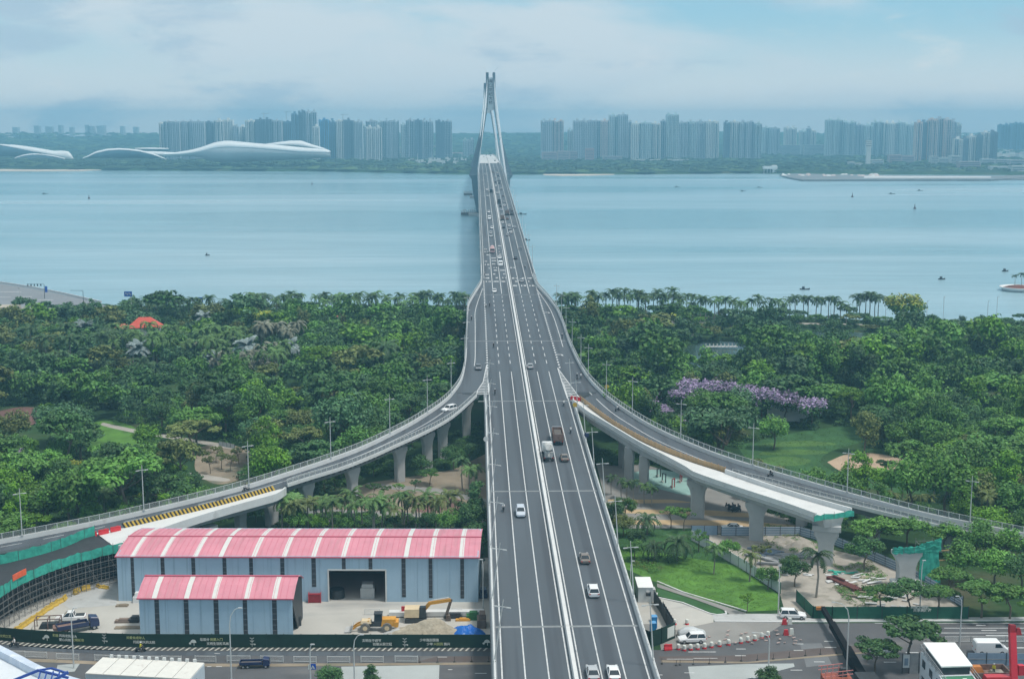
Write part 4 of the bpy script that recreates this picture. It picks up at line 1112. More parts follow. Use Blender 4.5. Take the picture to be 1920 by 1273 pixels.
M_ORAP = mat('orange_paving', (0.46, 0.34, 0.20), 0.9, 0.12, 0.2)
M_REDP = mat('brown_red_paving', (0.16, 0.09, 0.08), 0.9, 0.14, 0.3)
def psm(pl):
    return [(v.x, v.y) for v in catmull([Vector((x, y, 0)) for x, y in pl + pl[:1]], 5)[:-1]]
OPEN = []
def open_sheet(name, pl, z, mt, smooth=True):
    OPEN.append(pl)
    return sheet(name, psm(pl) if smooth else pl, z, mt)
open_sheet('sandy_ground', [(372, 838), (420, 832), (468, 846), (478, 876), (440, 902), (400, 906), (366, 880)], 4.02, M_TANP)
open_sheet('lawn', [(165, 800), (195, 785), (250, 800), (262, 822), (235, 842), (190, 842), (160, 838)], 4.02, M_LAWN)
open_sheet('lawn', [(66, 790), (95, 778), (118, 790), (112, 806), (80, 812)], 4.02, M_LAWN)
open_sheet('paved_circle', [(-20, 775), (40, 763), (82, 770), (72, 792), (30, 800), (-20, 798)], 4.02, M_REDP)
open_sheet('path', [(193, 792), (260, 806), (330, 818), (420, 832), (440, 838), (436, 842), (330, 824), (255, 812), (193, 798)], 4.03, M_PATH)
open_sheet('path', [(375, 738), (430, 728), (480, 714), (484, 717), (430, 733), (378, 742)], 4.03, M_PATH)
open_sheet('path', [(340, 884), (400, 892), (430, 898), (425, 902), (390, 900), (340, 890)], 4.03, M_PATH)
open_sheet('plaza', [(560, 935), (640, 925), (690, 905), (760, 895), (850, 880), (912, 850), (912, 965), (800, 968), (640, 960), (560, 958)], 4.02, M_TANP, False)
open_sheet('plaza_path', [(690, 905), (820, 915), (912, 935), (912, 945), (815, 924), (690, 913)], 4.035, M_GREYP, False)
open_sheet('plaza_red_patch', [(790, 936), (850, 934), (868, 944), (850, 958), (780, 958)], 4.04, M_REDP)
open_sheet('palm_bed', [(520, 950), (800, 962), (912, 968), (912, 1000), (520, 1000)], 4.03, M_GREYP, False)
# right side
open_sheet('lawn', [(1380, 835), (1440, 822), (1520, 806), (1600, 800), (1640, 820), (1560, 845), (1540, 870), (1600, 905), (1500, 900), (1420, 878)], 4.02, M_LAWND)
for pl in ([(1430, 832), (1500, 826), (1560, 830), (1555, 835), (1430, 838)], [(1430, 846), (1490, 842), (1545, 846), (1540, 851), (1430, 853)], [(1428, 860), (1470, 855), (1520, 862), (1500, 872), (1440, 872)]):
    open_sheet('lawn_terrace', pl, 4.04, M_LAWNY)
open_sheet('sand_circle', [(1551, 866), (1590, 851), (1640, 850), (1700, 862), (1735, 880), (1700, 897), (1640, 893), (1580, 884)], 4.03, M_PINKS)
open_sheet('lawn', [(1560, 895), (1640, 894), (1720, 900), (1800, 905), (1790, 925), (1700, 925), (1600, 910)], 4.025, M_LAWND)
open_sheet('path', [(1735, 880), (1790, 862), (1800, 866), (1745, 886), (1720, 892)], 4.035, M_PATH)
open_sheet('path', [(1795, 925), (1806, 905), (1816, 908), (1806, 935), (1800, 950), (1786, 948)], 4.035, M_PATH)
PLZ = [(1118, 870), (1200, 868), (1330, 905), (1420, 950), (1530, 985), (1530, 1000), (1340, 1000), (1300, 990), (1180, 990), (1140, 960)]
open_sheet('plaza', PLZ, 4.02, M_GREYP, False)
for pl in ([(1140, 936), (1260, 936), (1300, 942), (1140, 944)], [(1150, 954), (1330, 956), (1420, 963), (1420, 970), (1320, 966), (1150, 961)], [(1170, 974), (1380, 975), (1500, 985), (1500, 994), (1380, 985), (1170, 983)]):
    open_sheet('plaza_band', pl, 4.03, M_ORAP, False)
open_sheet('playground_floor', [(1172, 888), (1235, 880), (1300, 895), (1318, 915), (1290, 928), (1230, 915), (1185, 905)], 4.045, M_TURQ)
open_sheet('lawn', [(1150, 1030), (1200, 1030), (1290, 1045), (1380, 1060), (1458, 1112), (1462, 1143), (1400, 1146), (1300, 1118), (1215, 1085), (1165, 1062)], 4.03, M_LAWN, False)
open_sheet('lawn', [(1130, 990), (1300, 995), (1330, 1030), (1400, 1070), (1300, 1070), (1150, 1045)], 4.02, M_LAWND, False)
M_POND = mat('pond_water', (0.035, 0.07, 0.055), 0.2, 0.2, 0.08, spec=0.6)
OP2 = len(OPEN)
open_sheet('pond', [(1440, 628), (1520, 622), (1600, 623), (1665, 630), (1655, 641), (1560, 644), (1470, 642)], 4.02, M_POND)
open_sheet('pond', [(1290, 648), (1340, 640), (1395, 645), (1400, 662), (1350, 672), (1320, 690), (1275, 700), (1250, 692), (1275, 668)], 4.02, M_POND)
open_sheet('shore_path', [(1240, 603), (1400, 604), (1600, 607), (1600, 609.5), (1400, 607), (1240, 606)], 4.03, M_PATH)
def inpoly(x, y, pl):
    c = False; j = len(pl) - 1
    for i in range(len(pl)):
        if (pl[i][1] > y) != (pl[j][1] > y) and x < (pl[j][0] - pl[i][0]) * (y - pl[i][1]) / (pl[j][1] - pl[i][1]) + pl[i][0]: c = not c
        j = i
    return c

# ------------------------------------------------------------------ plants
def leafmat(name, col, var=0.35, hue=0.012, rnd=0.22, trans=0.13):
    m = bpy.data.materials.new(name); m.use_nodes = True
    t = m.node_tree; nd = t.nodes; lk = t.links.new; b = nd['Principled BSDF']
    b.inputs['Roughness'].default_value = 0.55; b.inputs['Specular IOR Level'].default_value = 0.25
    g = nd.new('ShaderNodeNewGeometry'); oi = nd.new('ShaderNodeObjectInfo')
    hs = nd.new('ShaderNodeHueSaturation'); hs.inputs['Color'].default_value = (*col, 1)
    a = nd.new('ShaderNodeMapRange'); a.inputs[3].default_value = 1 - var; a.inputs[4].default_value = 1 + var * 1.2; lk(g.outputs['Random Per Island'], a.inputs[0])
    c = nd.new('ShaderNodeMapRange'); c.inputs[3].default_value = 1 - rnd; c.inputs[4].default_value = 1 + rnd; lk(oi.outputs['Random'], c.inputs[0])
    tc_ = nd.new('ShaderNodeTexCoord'); nz = nd.new('ShaderNodeTexNoise'); nz.inputs['Scale'].default_value = 0.11; nz.inputs['Detail'].default_value = 3
    geo = nd.new('ShaderNodeNewGeometry'); lk(geo.outputs['Position'], nz.inputs['Vector'])
    d = nd.new('ShaderNodeMapRange'); d.inputs[1].default_value = .3; d.inputs[2].default_value = .7; d.inputs[3].default_value = .72; d.inputs[4].default_value = 1.32; lk(nz.outputs['Fac'], d.inputs[0])
    m1 = nd.new('ShaderNodeMath'); m1.operation = 'MULTIPLY'; lk(a.outputs[0], m1.inputs[0]); lk(c.outputs[0], m1.inputs[1])
    m2 = nd.new('ShaderNodeMath'); m2.operation = 'MULTIPLY'; lk(m1.outputs[0], m2.inputs[0]); lk(d.outputs[0], m2.inputs[1]); lk(m2.outputs[0], hs.inputs['Value'])
    h = nd.new('ShaderNodeMapRange'); h.inputs[3].default_value = .5 - hue; h.inputs[4].default_value = .5 + hue; lk(nz.outputs['Fac'], h.inputs[0]); lk(h.outputs[0], hs.inputs['Hue'])
    lk(hs.outputs[0], b.inputs['Base Color'])
    tr = nd.new('ShaderNodeBsdfTranslucent'); lk(hs.outputs[0], tr.inputs[0]); ms = nd.new('ShaderNodeMixShader'); ms.inputs[0].default_value = trans
    lk(b.outputs[0], ms.inputs[1]); lk(tr.outputs[0], ms.inputs[2]); lk(ms.outputs[0], nd['Material Output'].inputs[0])
    return m
GREEN = {'dark': leafmat('leaf_dark_green', (0.054, 0.126, 0.038)), 'mid': leafmat('leaf_mid_green', (0.081, 0.185, 0.038)), 'blue': leafmat('leaf_blue_green', (0.069, 0.149, 0.065)),
         'olive': leafmat('leaf_olive', (0.136, 0.171, 0.051)), 'bright': leafmat('leaf_bright_green', (0.117, 0.253, 0.024)), 'fresh': leafmat('leaf_fresh_green', (0.109, 0.245, 0.045)),
         'yellow': leafmat('leaf_yellow_bloom', (0.36, 0.40, 0.06)), 'purple': leafmat('leaf_purple_bloom', (0.32, 0.25, 0.39)), 'silver': leafmat('leaf_silver', (0.20, 0.25, 0.25)), 'grey': leafmat('leaf_grey_bloom', (0.312, 0.325, 0.300)), 'dry': leafmat('leaf_brown_grey', (0.181, 0.190, 0.140)),
         'palm': leafmat('palm_frond_green', (0.091, 0.171, 0.051)), 'palmd': leafmat('palm_frond_dark', (0.054, 0.107, 0.041)), 'palmo': leafmat('palm_frond_olive', (0.115, 0.150, 0.050))}
M_BARK = mat('bark', (0.16, 0.13, 0.10), 0.95, 0.25, 1.2)
M_PBARK = mat('palm_bark', (0.27, 0.25, 0.22), 0.95, 0.2, 1.5)
def crown_np(seed, shape, nl, ls, mix=None, share=0.0):
    rs = np.random.RandomState(seed)
    if shape == 'dome':
        nc = 24; d = rs.normal(size=(nc, 3)); d[:, 2] = np.abs(d[:, 2]) * .9 - .12; d /= np.linalg.norm(d, axis=1)[:, None]
        c = d * np.array([.72, .72, .52]) * rs.uniform(.55, 1.12, (nc, 1)); rc = rs.uniform(.2, .36, nc); zb = .0; fl = 1.0
    elif shape == 'flat':
        nc = 26; a = rs.uniform(0, 6.28, nc); r = np.sqrt(rs.uniform(0, 1, nc)) * .86
        c = np.stack([np.cos(a) * r, np.sin(a) * r, .34 * (1 - r ** 2) + rs.uniform(-.14, .12, nc)], 1); rc = rs.uniform(.17, .30, nc); fl = .42
    elif shape == 'tall':
        nc = 26; d = rs.normal(size=(nc, 3)); d /= np.linalg.norm(d, axis=1)[:, None]
        c = d * np.array([.55, .55, .95]) * rs.uniform(.4, 1.1, (nc, 1)) + np.array([0, 0, .35]); rc = rs.uniform(.2, .34, nc); fl = .9
    else:
        nc = 15; a = rs.uniform(0, 6.28, nc); r = np.sqrt(rs.uniform(0, 1, nc)) * .8
        c = np.stack([np.cos(a) * r, np.sin(a) * r, rs.uniform(-.2, .5, nc) * (1 - .4 * r)], 1); rc = rs.uniform(.14, .26, nc); fl = .7
    k = rs.randint(0, nc, nl)
    d = rs.normal(size=(nl, 3)); d[:, 2] = d[:, 2] * .8 + .25; d /= np.linalg.norm(d, axis=1)[:, None]
    p = c[k] + d * (rc[k] * rs.uniform(.6, 1.12, nl))[:, None] * np.array([1, 1, fl])
    nrm = d * np.array([1, 1, 1 / fl]) * .7 + rs.normal(size=(nl, 3)) * .45 + np.array([0, 0, .45]); nrm /= np.linalg.norm(nrm, axis=1)[:, None]
    t = np.cross(nrm, rs.normal(size=(nl, 3))); t /= np.linalg.norm(t, axis=1)[:, None]; b = np.cross(nrm, t)
    s = (ls * rs.uniform(.6, 1.35, nl))[:, None]; u = (ls * rs.uniform(.5, 1.0, nl))[:, None]
    V = np.stack([p - t * s, p - b * u * .8, p + t * s, p + b * u * .8], 1)
    return V
def crown_mesh(name, seed, shape, nl, ls, m1, m2=None, share=0.0):
    V = crown_np(seed, shape, nl, ls); n = len(V); mi = None
    if m2 is not None: mi = (V[:, 0, 2] > np.quantile(V[:, 0, 2], 1 - share)).astype(int); mi = np.where(NR.uniform(0, 1, n) < .85, mi, 1 - mi)
    return fastmesh(name, V.reshape(-1, 3), np.arange(n * 4).reshape(-1, 4), [m1, m2] if m2 else m1, 4, mi)
def trunk_mesh(seed, h, r0, limbs=5, spread=.5):
    rn = random.Random(seed); m = MB(); top = (rn.uniform(-.2, .2), rn.uniform(-.2, .2), h)
    m.tube([(0, 0, -.3), (rn.uniform(-.1, .1), 0, h * .5), top], [r0, r0 * .7, r0 * .5], 6)
    for i in range(limbs):
        a = i * 6.28 / limbs + rn.uniform(-.4, .4); z = h * rn.uniform(.62, .95)
        m.tube([(top[0] * .8, top[1] * .8, z), (math.cos(a) * spread * h * .35, math.sin(a) * spread * h * .35, z + h * .22), (math.cos(a) * spread * h * .7, math.sin(a) * spread * h * .7, z + h * .4)], [r0 * .42, r0 * .28, r0 * .1], 5)
    return m.mesh('trunk', M_BARK)
# unit trees: crown radius 1 -> scaled; trunk height in crown radii
def tree_proto(shape, key, seed, nl=2600, ls=.062, hk=1.05, m2=None, share=0.0, tl=5):
    r = empty('tree', (0, 0, -100), 0, 'x', 'tree')
    c = mobj('crown', crown_mesh('crown', seed, shape, nl, ls, GREEN[key], GREEN[m2] if m2 else None, share), r); c.location = (0, 0, hk)
    mobj('trunk', trunk_mesh(seed, hk * .95, .055, tl, .75), r)
    return r
PROTO = {}
for key in ('dark', 'mid', 'blue', 'olive', 'bright', 'fresh'):
    for sh in ('dome', 'flat', 'tall'):
        PROTO[(key, sh)] = [(sh, key, 1)]
_pc = {}
def proto(key, sh, v=0):
    k = (key, sh, v)
    if k not in _pc:
        sd = hash(key) % 50 if False else (sum(map(ord, key)) + v * 17 + len(sh))
        if key == 'purple': p = tree_proto(sh, 'dark', sd, 2800, .06, .95, 'purple', .46)
        elif key == 'greyb': p = tree_proto(sh, 'olive', sd, 2400, .062, .95, 'grey', .5)
        elif key == 'yellow': p = tree_proto(sh, 'fresh', sd, 2600, .062, .95, 'yellow', .45)
        elif sh == 'thin': p = tree_proto(sh, key, sd, 800, .075, 1.5, tl=6)
        else: p = tree_proto(sh, key, sd)
        _pc[k] = [p, False]
    return _pc[k]
def put_tree(key, sh, v, x, y, rad, hs=1.0, label='x', group=None, zg=4.0, cat='tree', name='tree'):
    e = proto(key, sh, v); sc = (rad, rad, rad * hs); rz = random.uniform(0, 6.28)
    if not e[1]:
        e[1] = True; o = e[0]; o.location = (x, y, zg); o.rotation_euler = (0, 0, rz); o.scale = sc; o['label'] = label
        if group: o['group'] = group
    else: o = dup(e[0], (x, y, zg), rz, label, group, sc)
    return o
# palms
def palm_meshes(seed, h, nf, fl, key, droop=.9, wid=.62, fan=False, leafw=.17, r0=.17, ns=10):
    rn = random.Random(seed); m = MB(); m.tube([(0, 0, -.3), (rn.uniform(-.3, .3), rn.uniform(-.2, .2), h * .5), (rn.uniform(-.1, .1), 0, h)], [r0 * 1.3, r0, r0 * .8], 6)
    tm = m.mesh('trunk', M_PBARK); V = []
    for i in range(nf):
        a = i * 2.399 + rn.uniform(-.2, .2); e = rn.uniform(-.25, 1.15); L = fl * rn.uniform(.8, 1.1)
        d = np.array([math.cos(a), math.sin(a), 0]); side = np.array([-math.sin(a), math.cos(a), 0]); p = np.array([0, 0, h]); pts = [p]; el = e
        for k in range(ns):
            p = p + (d * math.cos(el) + np.array([0, 0, math.sin(el)])) * L / ns; pts.append(p); el -= droop * (1.4 / ns) * (1 + k / ns)
        for k in range(1, ns + 1):
            q = pts[k]; t = pts[k] - pts[k - 1]; t = t / np.linalg.norm(t); wl = wid * math.sin(min(1, (k + 1.2) / (ns * .55)) * 1.57) * (1.15 - .75 * k / ns) * L * .42
            for s in (-1, 1):
                o = side * s * wl * .85 + t * wl * .45 - np.array([0, 0, wl * .42])
                w = t * leafw
                V.append([q - w, q + w, q + o + w * .35, q + o - w * .35])
        for k in range(ns):
            V.append([pts[k] - side * .05, pts[k] + side * .05, pts[k + 1] + side * .03, pts[k + 1] - side * .03])
    V = np.array(V); n = len(V)
    return tm, fastmesh('fronds', V.reshape(-1, 3), np.arange(n * 4).reshape(-1, 4), GREEN[key])
_pp = {}
PK = {'coco': (7.2, 17, 3.4, 'palm', .95, .62), 'cocod': (8.0, 17, 3.5, 'palmd', .9, .62), 'cocoo': (6.8, 15, 3.3, 'palmo', 1.0, .6), 'date': (3.4, 34, 4.2, 'palmd', 1.05, .40), 'dateg': (2.8, 30, 3.8, 'palmo', 1.1, .42), 'royal': (8.5, 15, 3.2, 'palm', 1.25, .55), 'silver': (5.0, 22, 2.4, 'silver', .55, .95), 'dry': (6.0, 18, 3.0, 'dry', 1.2, .6), 'low': (1.0, 16, 3.4, 'palmo', .8, .5)}
def put_palm(kind, v, x, y, s, label, group=None, zg=4.0):
    k = (kind, v)
    if k not in _pp:
        h, nf, fl, key, dr, wd = PK[kind]; tm, fm = palm_meshes(v * 31 + len(kind), h, nf, fl, key, dr, wd, leafw=.30 if kind == 'silver' else .18)
        r = empty('palm_tree', (x, y, zg), random.uniform(0, 6.28), label, 'palm tree', group); r.scale = (s, s, s)
        mobj('trunk', tm, r); mobj('crown', fm, r); _pp[k] = r; return r
    return dup(_pp[k], (x, y, zg), random.uniform(0, 6.28), label, group, s)

# footprints to keep free of trees
LFx = sorted([(p.x, p.y) for p in LFULL if p.y < 560]); RFx = sorted([(p.x, p.y) for p in RFULL if p.y < 560])
def behind(x, y):
    "on the park side of the ramps"
    if -8 < x - 15 < 22 + 0 and False: return False
    if x < Xc(400):
        lx = [p[0] for p in LFx]; ly = [p[1] for p in LFx]
        yr = float(np.interp(x, lx, ly)) if x > lx[0] else ly[0] + (x - lx[0]) * .2
        xl = min(p.x for p in LFULL)
        return y > yr + 5.5 and (x < px_min_left(y) - 4.5)
    rx = [p[0] for p in RFx]; ry = [p[1] for p in RFx]
    yr = float(np.interp(x, rx, ry)) if x < rx[-1] else ry[-1] - (x - rx[-1]) * .2
    return y > yr + 5.5 and (x > px_max_right(y) + 4.5)
LY = sorted([(p.y, p.x) for p in LFULL]); RY = sorted([(p.y, p.x) for p in RFULL])
def px_min_left(y): return float(np.interp(y, [q[0] for q in LY], [q[1] for q in LY])) if y < 606 else Xc(y) - 3.6 * lw(y)
def px_max_right(y): return float(np.interp(y, [q[0] for q in RY], [q[1] for q in RY])) if y < 606 else Xc(y) + 3.6 * lw(y)

def zone(a, b):
    if a < 900:
        if b > 860: return 'behind the lower left ramp railing'
        if b > 760: return 'around the small lawn at the far left' if a < 330 else ('beside the sandy clearing behind the left ramp' if a < 520 else 'close behind the curve of the left ramp')
        if b > 680: return 'in the left park above the round paved spot' if a < 300 else ('in the left park near the pale footpath' if a < 600 else 'in the left park beside the upper left ramp')
        return 'in the left park near the red roofs' if a < 560 else 'in the left park near the shore palms'
    if b > 860: return 'around the pink sand circle' if a < 1740 else 'in the dense grove at the right edge'
    if b > 780: return 'beside the terraced lawn behind the right ramp' if a < 1640 else 'right of the pink sand circle'
    if b > 690: return 'near the purple flowering trees' if a < 1580 else 'in the right park beyond the purple trees'
    return 'near the ponds of the right park' if a < 1700 else 'in the right park towards the far right shore'
LOOK = {'dark': 'dark green', 'mid': 'mid green', 'blue': 'blue green', 'olive': 'olive green', 'bright': 'bright lime green', 'fresh': 'fresh green'}
SHN = {'dome': 'round crowned tree', 'flat': 'flat spreading layered tree', 'tall': 'tall upright tree'}
cand = []
sp = 8.2
for i in range(-34, 46):
    for j in range(0, 60):
        x = i * sp + random.uniform(-2.9, 2.9) + (j % 2) * sp / 2; y = 235 + j * sp * .88 + random.uniform(-2.9, 2.9)
        if y > shore_near(x) - 16 or not behind(x, y): continue
        a, b = px((x, y, 4))
        if a < -90 or a > 2010: continue
        if any(inpoly(a, b, pl) for pl in OPEN): continue
        if a < 240 and b < 611: continue
        if any(inpoly(a, b - q, pl) for i, pl in enumerate(OPEN) for q in ((9, 20, 33, 46, 58) if i < 5 else (9, 20, 33) if i < OP2 else (9, 18, 28))) and random.random() < .96: continue
        cand.append((x, y, a, b))
GROVE = [[(120, 668), (300, 655), (560, 655), (565, 735), (370, 742), (120, 715)]]
cand = [c for c in cand if not (inpoly(c[2], c[3], GROVE[0]) and random.random() < .72)]
cand.sort(key=lambda q: q[1] + abs(q[0]) * .05)
def keyfor(a, b):
    u = random.random()
    if u < .07: return 'bright'
    if u < .14: return 'olive'
    u = random.random()
    if a < 900:
        if b > 840 and a < 400: pr = [('dark', .22), ('fresh', .3), ('bright', .14), ('mid', .3), ('olive', .04)]
        elif a < 560 and 640 < b < 730: pr = [('blue', .35), ('dark', .2), ('olive', .25), ('mid', .2)]
        elif a > 560 and b < 700: pr = [('mid', .4), ('fresh', .3), ('dark', .3)]
        else: pr = [('dark', .42), ('mid', .28), ('blue', .16), ('fresh', .1), ('olive', .04)]
    else:
        if a > 1620 and b > 840: pr = [('fresh', .45), ('bright', .2), ('mid', .3), ('olive', .05)]
        elif a > 1500 and b > 680: pr = [('fresh', .35), ('mid', .35), ('bright', .1), ('dark', .2)]
        elif b < 660: pr = [('dark', .5), ('blue', .2), ('mid', .25), ('fresh', .05)]
        else: pr = [('dark', .42), ('mid', .35), ('blue', .1), ('fresh', .13)]
    for k, w in pr:
        u -= w
        if u <= 0: return k
    return pr[0][0]
n_ind = 0; SV, SM = [], []
GK = ['dark', 'mid', 'blue', 'olive', 'bright', 'fresh']
lowpoly = {(sh, v): crown_np(300 + v * 7 + len(sh), sh, 900, .098) for sh in ('dome', 'flat', 'tall') for v in range(3)}
SPECIAL = []      # (pixel x, pixel y of the base, radius) of the trees placed by hand below
SP = [(490, 628, 'yellow', 'dome', 6.5, 'round yellow flowering tree standing out near the far shore left of the bridge'), (1690, 618, 'yellow', 'dome', 10, 'big yellow green flowering tree on the shore line right of the last palms'), (1260, 618, 'yellow', 'flat', 5, 'small yellow green tree beside the grey park pavilion roof'),
      (606, 722, 'bright', 'flat', 9.0, 'bright lime spreading tree, brightest crown of the left park'), (500, 885, 'bright', 'tall', 5.6, 'lone bright green tree right behind the lower left ramp lamp'), (1345, 845, 'mid', 'dome', 6, 'dark rounded tree behind the right ramp beside the terraced lawn'),
      (1450, 842, 'fresh', 'dome', 5.2, 'fresh green round tree at the edge of the terraced lawn'), (1318, 800, 'fresh', 'dome', 6.2, 'fresh green round tree below the purple blooms'), (1540, 748, 'mid', 'tall', 8.5, 'tallest clumpy tree of the right park'), (1615, 752, 'dark', 'tall', 8, 'tall very dark tree beside the tallest clumpy tree'),
      (1700, 896, 'fresh', 'flat', 6.2, 'spreading fresh tree alone on the pink sand circle'), (1662, 893, 'dark', 'flat', 2.8, 'small dark tree on the pink sand left of the spreading tree'), (1620, 850, 'olive', 'tall', 5.2, 'pale upright tree behind the pink sand circle'),
      (1212, 796, 'purple', 'flat', 5.0, 'small purple flowering tree nearest to the right ramp'), (1238, 809, 'purple', 'flat', 5.4, 'low purple flowering tree beside the right ramp railing'), (1285, 786, 'purple', 'dome', 6.4, 'purple flowering tree behind the fresh green tree'), (1300, 772, 'purple', 'dome', 6.4, 'highest purple flowering tree of the row'), (1345, 789, 'purple', 'dome', 7.6, 'wide purple flowering tree left in the middle of the row'),
      (1385, 792, 'purple', 'dome', 7.6, 'wide purple flowering tree in the middle of the row'), (1425, 794, 'purple', 'dome', 7.0, 'purple flowering tree left of the grey roof'), (1470, 796, 'purple', 'dome', 6.2, 'purple flowering tree before the grey roof'), (1520, 802, 'purple', 'dome', 5.8, 'purple flowering tree right of the grey roof'),
      (1288, 828, 'purple', 'flat', 5.4, 'faded purple tree just above the right ramp railing'), (1318, 838, 'greyb', 'flat', 4.5, 'grey white flowering tree above the right ramp railing'), (1365, 760, 'greyb', 'flat', 4.5, 'pale grey crown among the purple row'),
      (150, 905, 'yellow', 'dome', 3.6, 'yellowish crowned tree above the left end of the ramp'), (285, 945, 'yellow', 'flat', 3.8, 'bright yellow leaved tree behind the second lamp from the left'), (265, 948, 'yellow', 'dome', 2.6, 'small yellow bush beside the bright yellow leaved tree'), (92, 790, 'bright', 'dome', 3.2, 'small bright tree on the little lawn at the far left'),
      (1895, 735, 'yellow', 'dome', 3.5, 'small yellow blooming tree near the right frame edge'), (1745, 905, 'fresh', 'dome', 5, 'round fresh tree right of the pink sand circle')]
for (a, b, k, sh, rad, lb) in SP:
    c = P(a, b, 4); SPECIAL.append((c.x, c.y, rad))
    put_tree(k, sh, 5 if k in ('purple',) else 0, c.x, c.y, rad, 1.0, lb)
for a_, b_, r_ in ((272, 618, 7), (228, 618, 5), (1478, 752, 7), (242, 596, 5), (376, 598, 5), (650, 598, 5), (682, 599, 4), (1275, 612, 6), (240, 606, 5), (374, 608, 5)):
    c = P(a_, b_, 4); SPECIAL.append((c.x, c.y, r_))
for (x, y, a, b) in cand:
    if any((x - s[0]) ** 2 + (y - s[1]) ** 2 < (s[2] * .9 + 2) ** 2 for s in SPECIAL): continue
    # keep sight lines to the hand placed trees open
    if any(abs(a - px((s[0], s[1], 4))[0]) < s[2] * 5 and 0 < s[1] - y < 13 for s in SPECIAL) and random.random() < .92: continue
    k = keyfor(a, b); sh = random.choices(('dome', 'flat', 'tall'), (.56, .29, .15))[0]
    rad = random.uniform(3.9, 6.6) * (1.0 if sh != 'tall' else .8)
    if sh == 'flat': rad *= 1.15
    hs = random.uniform(.8, 1.3)
    if y > shore_near(x) - 75: rad *= .7; hs *= .62
    elif random.random() < .16: rad *= 1.3
    elif random.random() < .25: rad *= .72
    ramp_close = y < 400 and (y - (np.interp(x, [p[0] for p in LFx], [p[1] for p in LFx]) if x < 15 else np.interp(x, [p[0] for p in RFx], [p[1] for p in RFx]))) < 16
    if ramp_close: rad *= .8
    if n_ind < 255:
        n_ind += 1
        z = zone(a, b)
        put_tree(k, sh, random.choice((0, 1, 2)), x, y, rad, hs, '%s %s %s' % (LOOK[k], SHN[sh], z), '%s %ss %s' % (LOOK[k], SHN[sh], z))
    else:
        q = lowpoly[(sh, random.randrange(3))]; t = random.uniform(0, 6.28); c, s = math.cos(t), math.sin(t)
        W_ = q.reshape(-1, 3) @ np.array([[c, s, 0], [-s, c, 0], [0, 0, 1]]) * np.array([rad, rad, rad * hs]) + np.array([x, y, 4 + rad * hs * random.uniform(.7, 1.45)])
        SV.append(W_); SM.append(np.full(len(q), GK.index(k)))
V = np.concatenate(SV); print('stuff trees', len(SV), 'individual', n_ind)
o = mobj('dense_wood', fastmesh('dense_wood', V, np.arange(len(V)).reshape(-1, 4), [GREEN[k] for k in GK], 4, np.concatenate(SM)))
tag(o, 'dense mass of park trees filling the ground towards the near shore', 'wood', kind='stuff')
# understorey so that no bare lawn shows between trunks
SV, SM = [], []
for (x, y, a, b) in cand:
    for _ in range(2):
        q = lowpoly[('flat', random.randrange(3))][:260]; r = random.uniform(2.0, 3.6)
        u, w = x + random.uniform(-4, 4), y + random.uniform(-4, 4)
        aa, bb = px((u, w, 4))
        if not behind(u, w) or any(inpoly(aa, bb, pl) for pl in OPEN): continue
        SV.append(q.reshape(-1, 3) * np.array([r, r, r * 1.1]) + np.array([u, w, 4.3])); SM.append(np.full(len(q), GK.index(random.choice(('dark', 'dark', 'mid', 'blue')))))
V = np.concatenate(SV)
o = mobj('undergrowth', fastmesh('undergrowth', V, np.arange(len(V)).reshape(-1, 4), [GREEN[k] for k in GK], 4, np.concatenate(SM)))
tag(o, 'low dark undergrowth between the park trees', 'undergrowth', kind='stuff')
# shore palms (photo: a fringe of coconut palms against the water)
def palms_px(kinds, lst, s, label, group=None, jit=0.0):
    for a, b in lst:
        c = P(a, b, 4); put_palm(random.choice(kinds), random.randrange(3), c.x, c.y, s * random.uniform(.88, 1.15), label, group)
random.seed(21)
L1 = [(random.uniform(470, 872), random.uniform(586, 600)) for _ in range(50)] + [(608, 590), (632, 592), (724, 590), (750, 590), (800, 590), (866, 592), (862, 594)]
palms_px(('cocod', 'coco'), L1, 1.15, 'coconut palm of the dark fringe on the near shore left of the bridge', 'shore fringe palms left of the bridge')
L2 = [(random.uniform(240, 470), random.uniform(594, 606)) for _ in range(22)]
palms_px(('cocod',), L2, 1.0, 'coconut palm on the near shore below the blue road signs', 'shore palms below the blue signs')
L3 = [(random.uniform(1045, 1300), random.uniform(584, 598)) for _ in range(38)]
palms_px(('cocod', 'coco'), L3, 1.2, 'coconut palm in the thick shore fringe just right of the bridge', 'thick shore palms right of the bridge')
L4 = [(x + random.uniform(-3, 3), random.uniform(598, 606)) for x in range(1300, 1600, 12)]
palms_px(('coco', 'cocod'), L4, 1.15, 'coconut palm in the open shore row before the pond', 'open row of shore palms before the pond')
palms_px(('cocod',), [(1605, 598), (1612, 597), (1622, 598), (1630, 597), (1640, 598), (1646, 600)], 1.2, 'coconut palm of the tight tall clump left of the big yellow tree', 'tight clump of tall shore palms')
# palm groves inside the left park
palms_px(('royal', 'coco', 'royal'), [(random.uniform(190, 480), random.uniform(668, 700)) for _ in range(48)], 1.35, 'green royal palm of the long grove in the left park', 'royal palms of the left park grove')
palms_px(('dry', 'dry', 'royal'), [(random.uniform(380, 560), random.uniform(690, 738)) for _ in range(44)], 1.35, 'bare trunked greyish palm beside the pale footpath', 'greyish palms beside the left park footpath')
palms_px(('dry',), [(random.uniform(490, 560), random.uniform(655, 672)) for _ in range(9)], 1.6, 'grey brown drooping palm below the round yellow tree', 'drooping palms below the yellow tree')
palms_px(('silver',), [(545, 695), (465, 700), (440, 692), (385, 632), (262, 700), (160, 655), (398, 718)], 1.8, 'silver leaved fan palm shining among the left park palms', 'silver fan palms of the left park')
palms_px(('date', 'cocod'), [(random.uniform(0, 330), random.uniform(668, 735)) for _ in range(26)], 1.4, 'dark feathery palm in the grove at the far left', 'dark feathery palms at the far left')
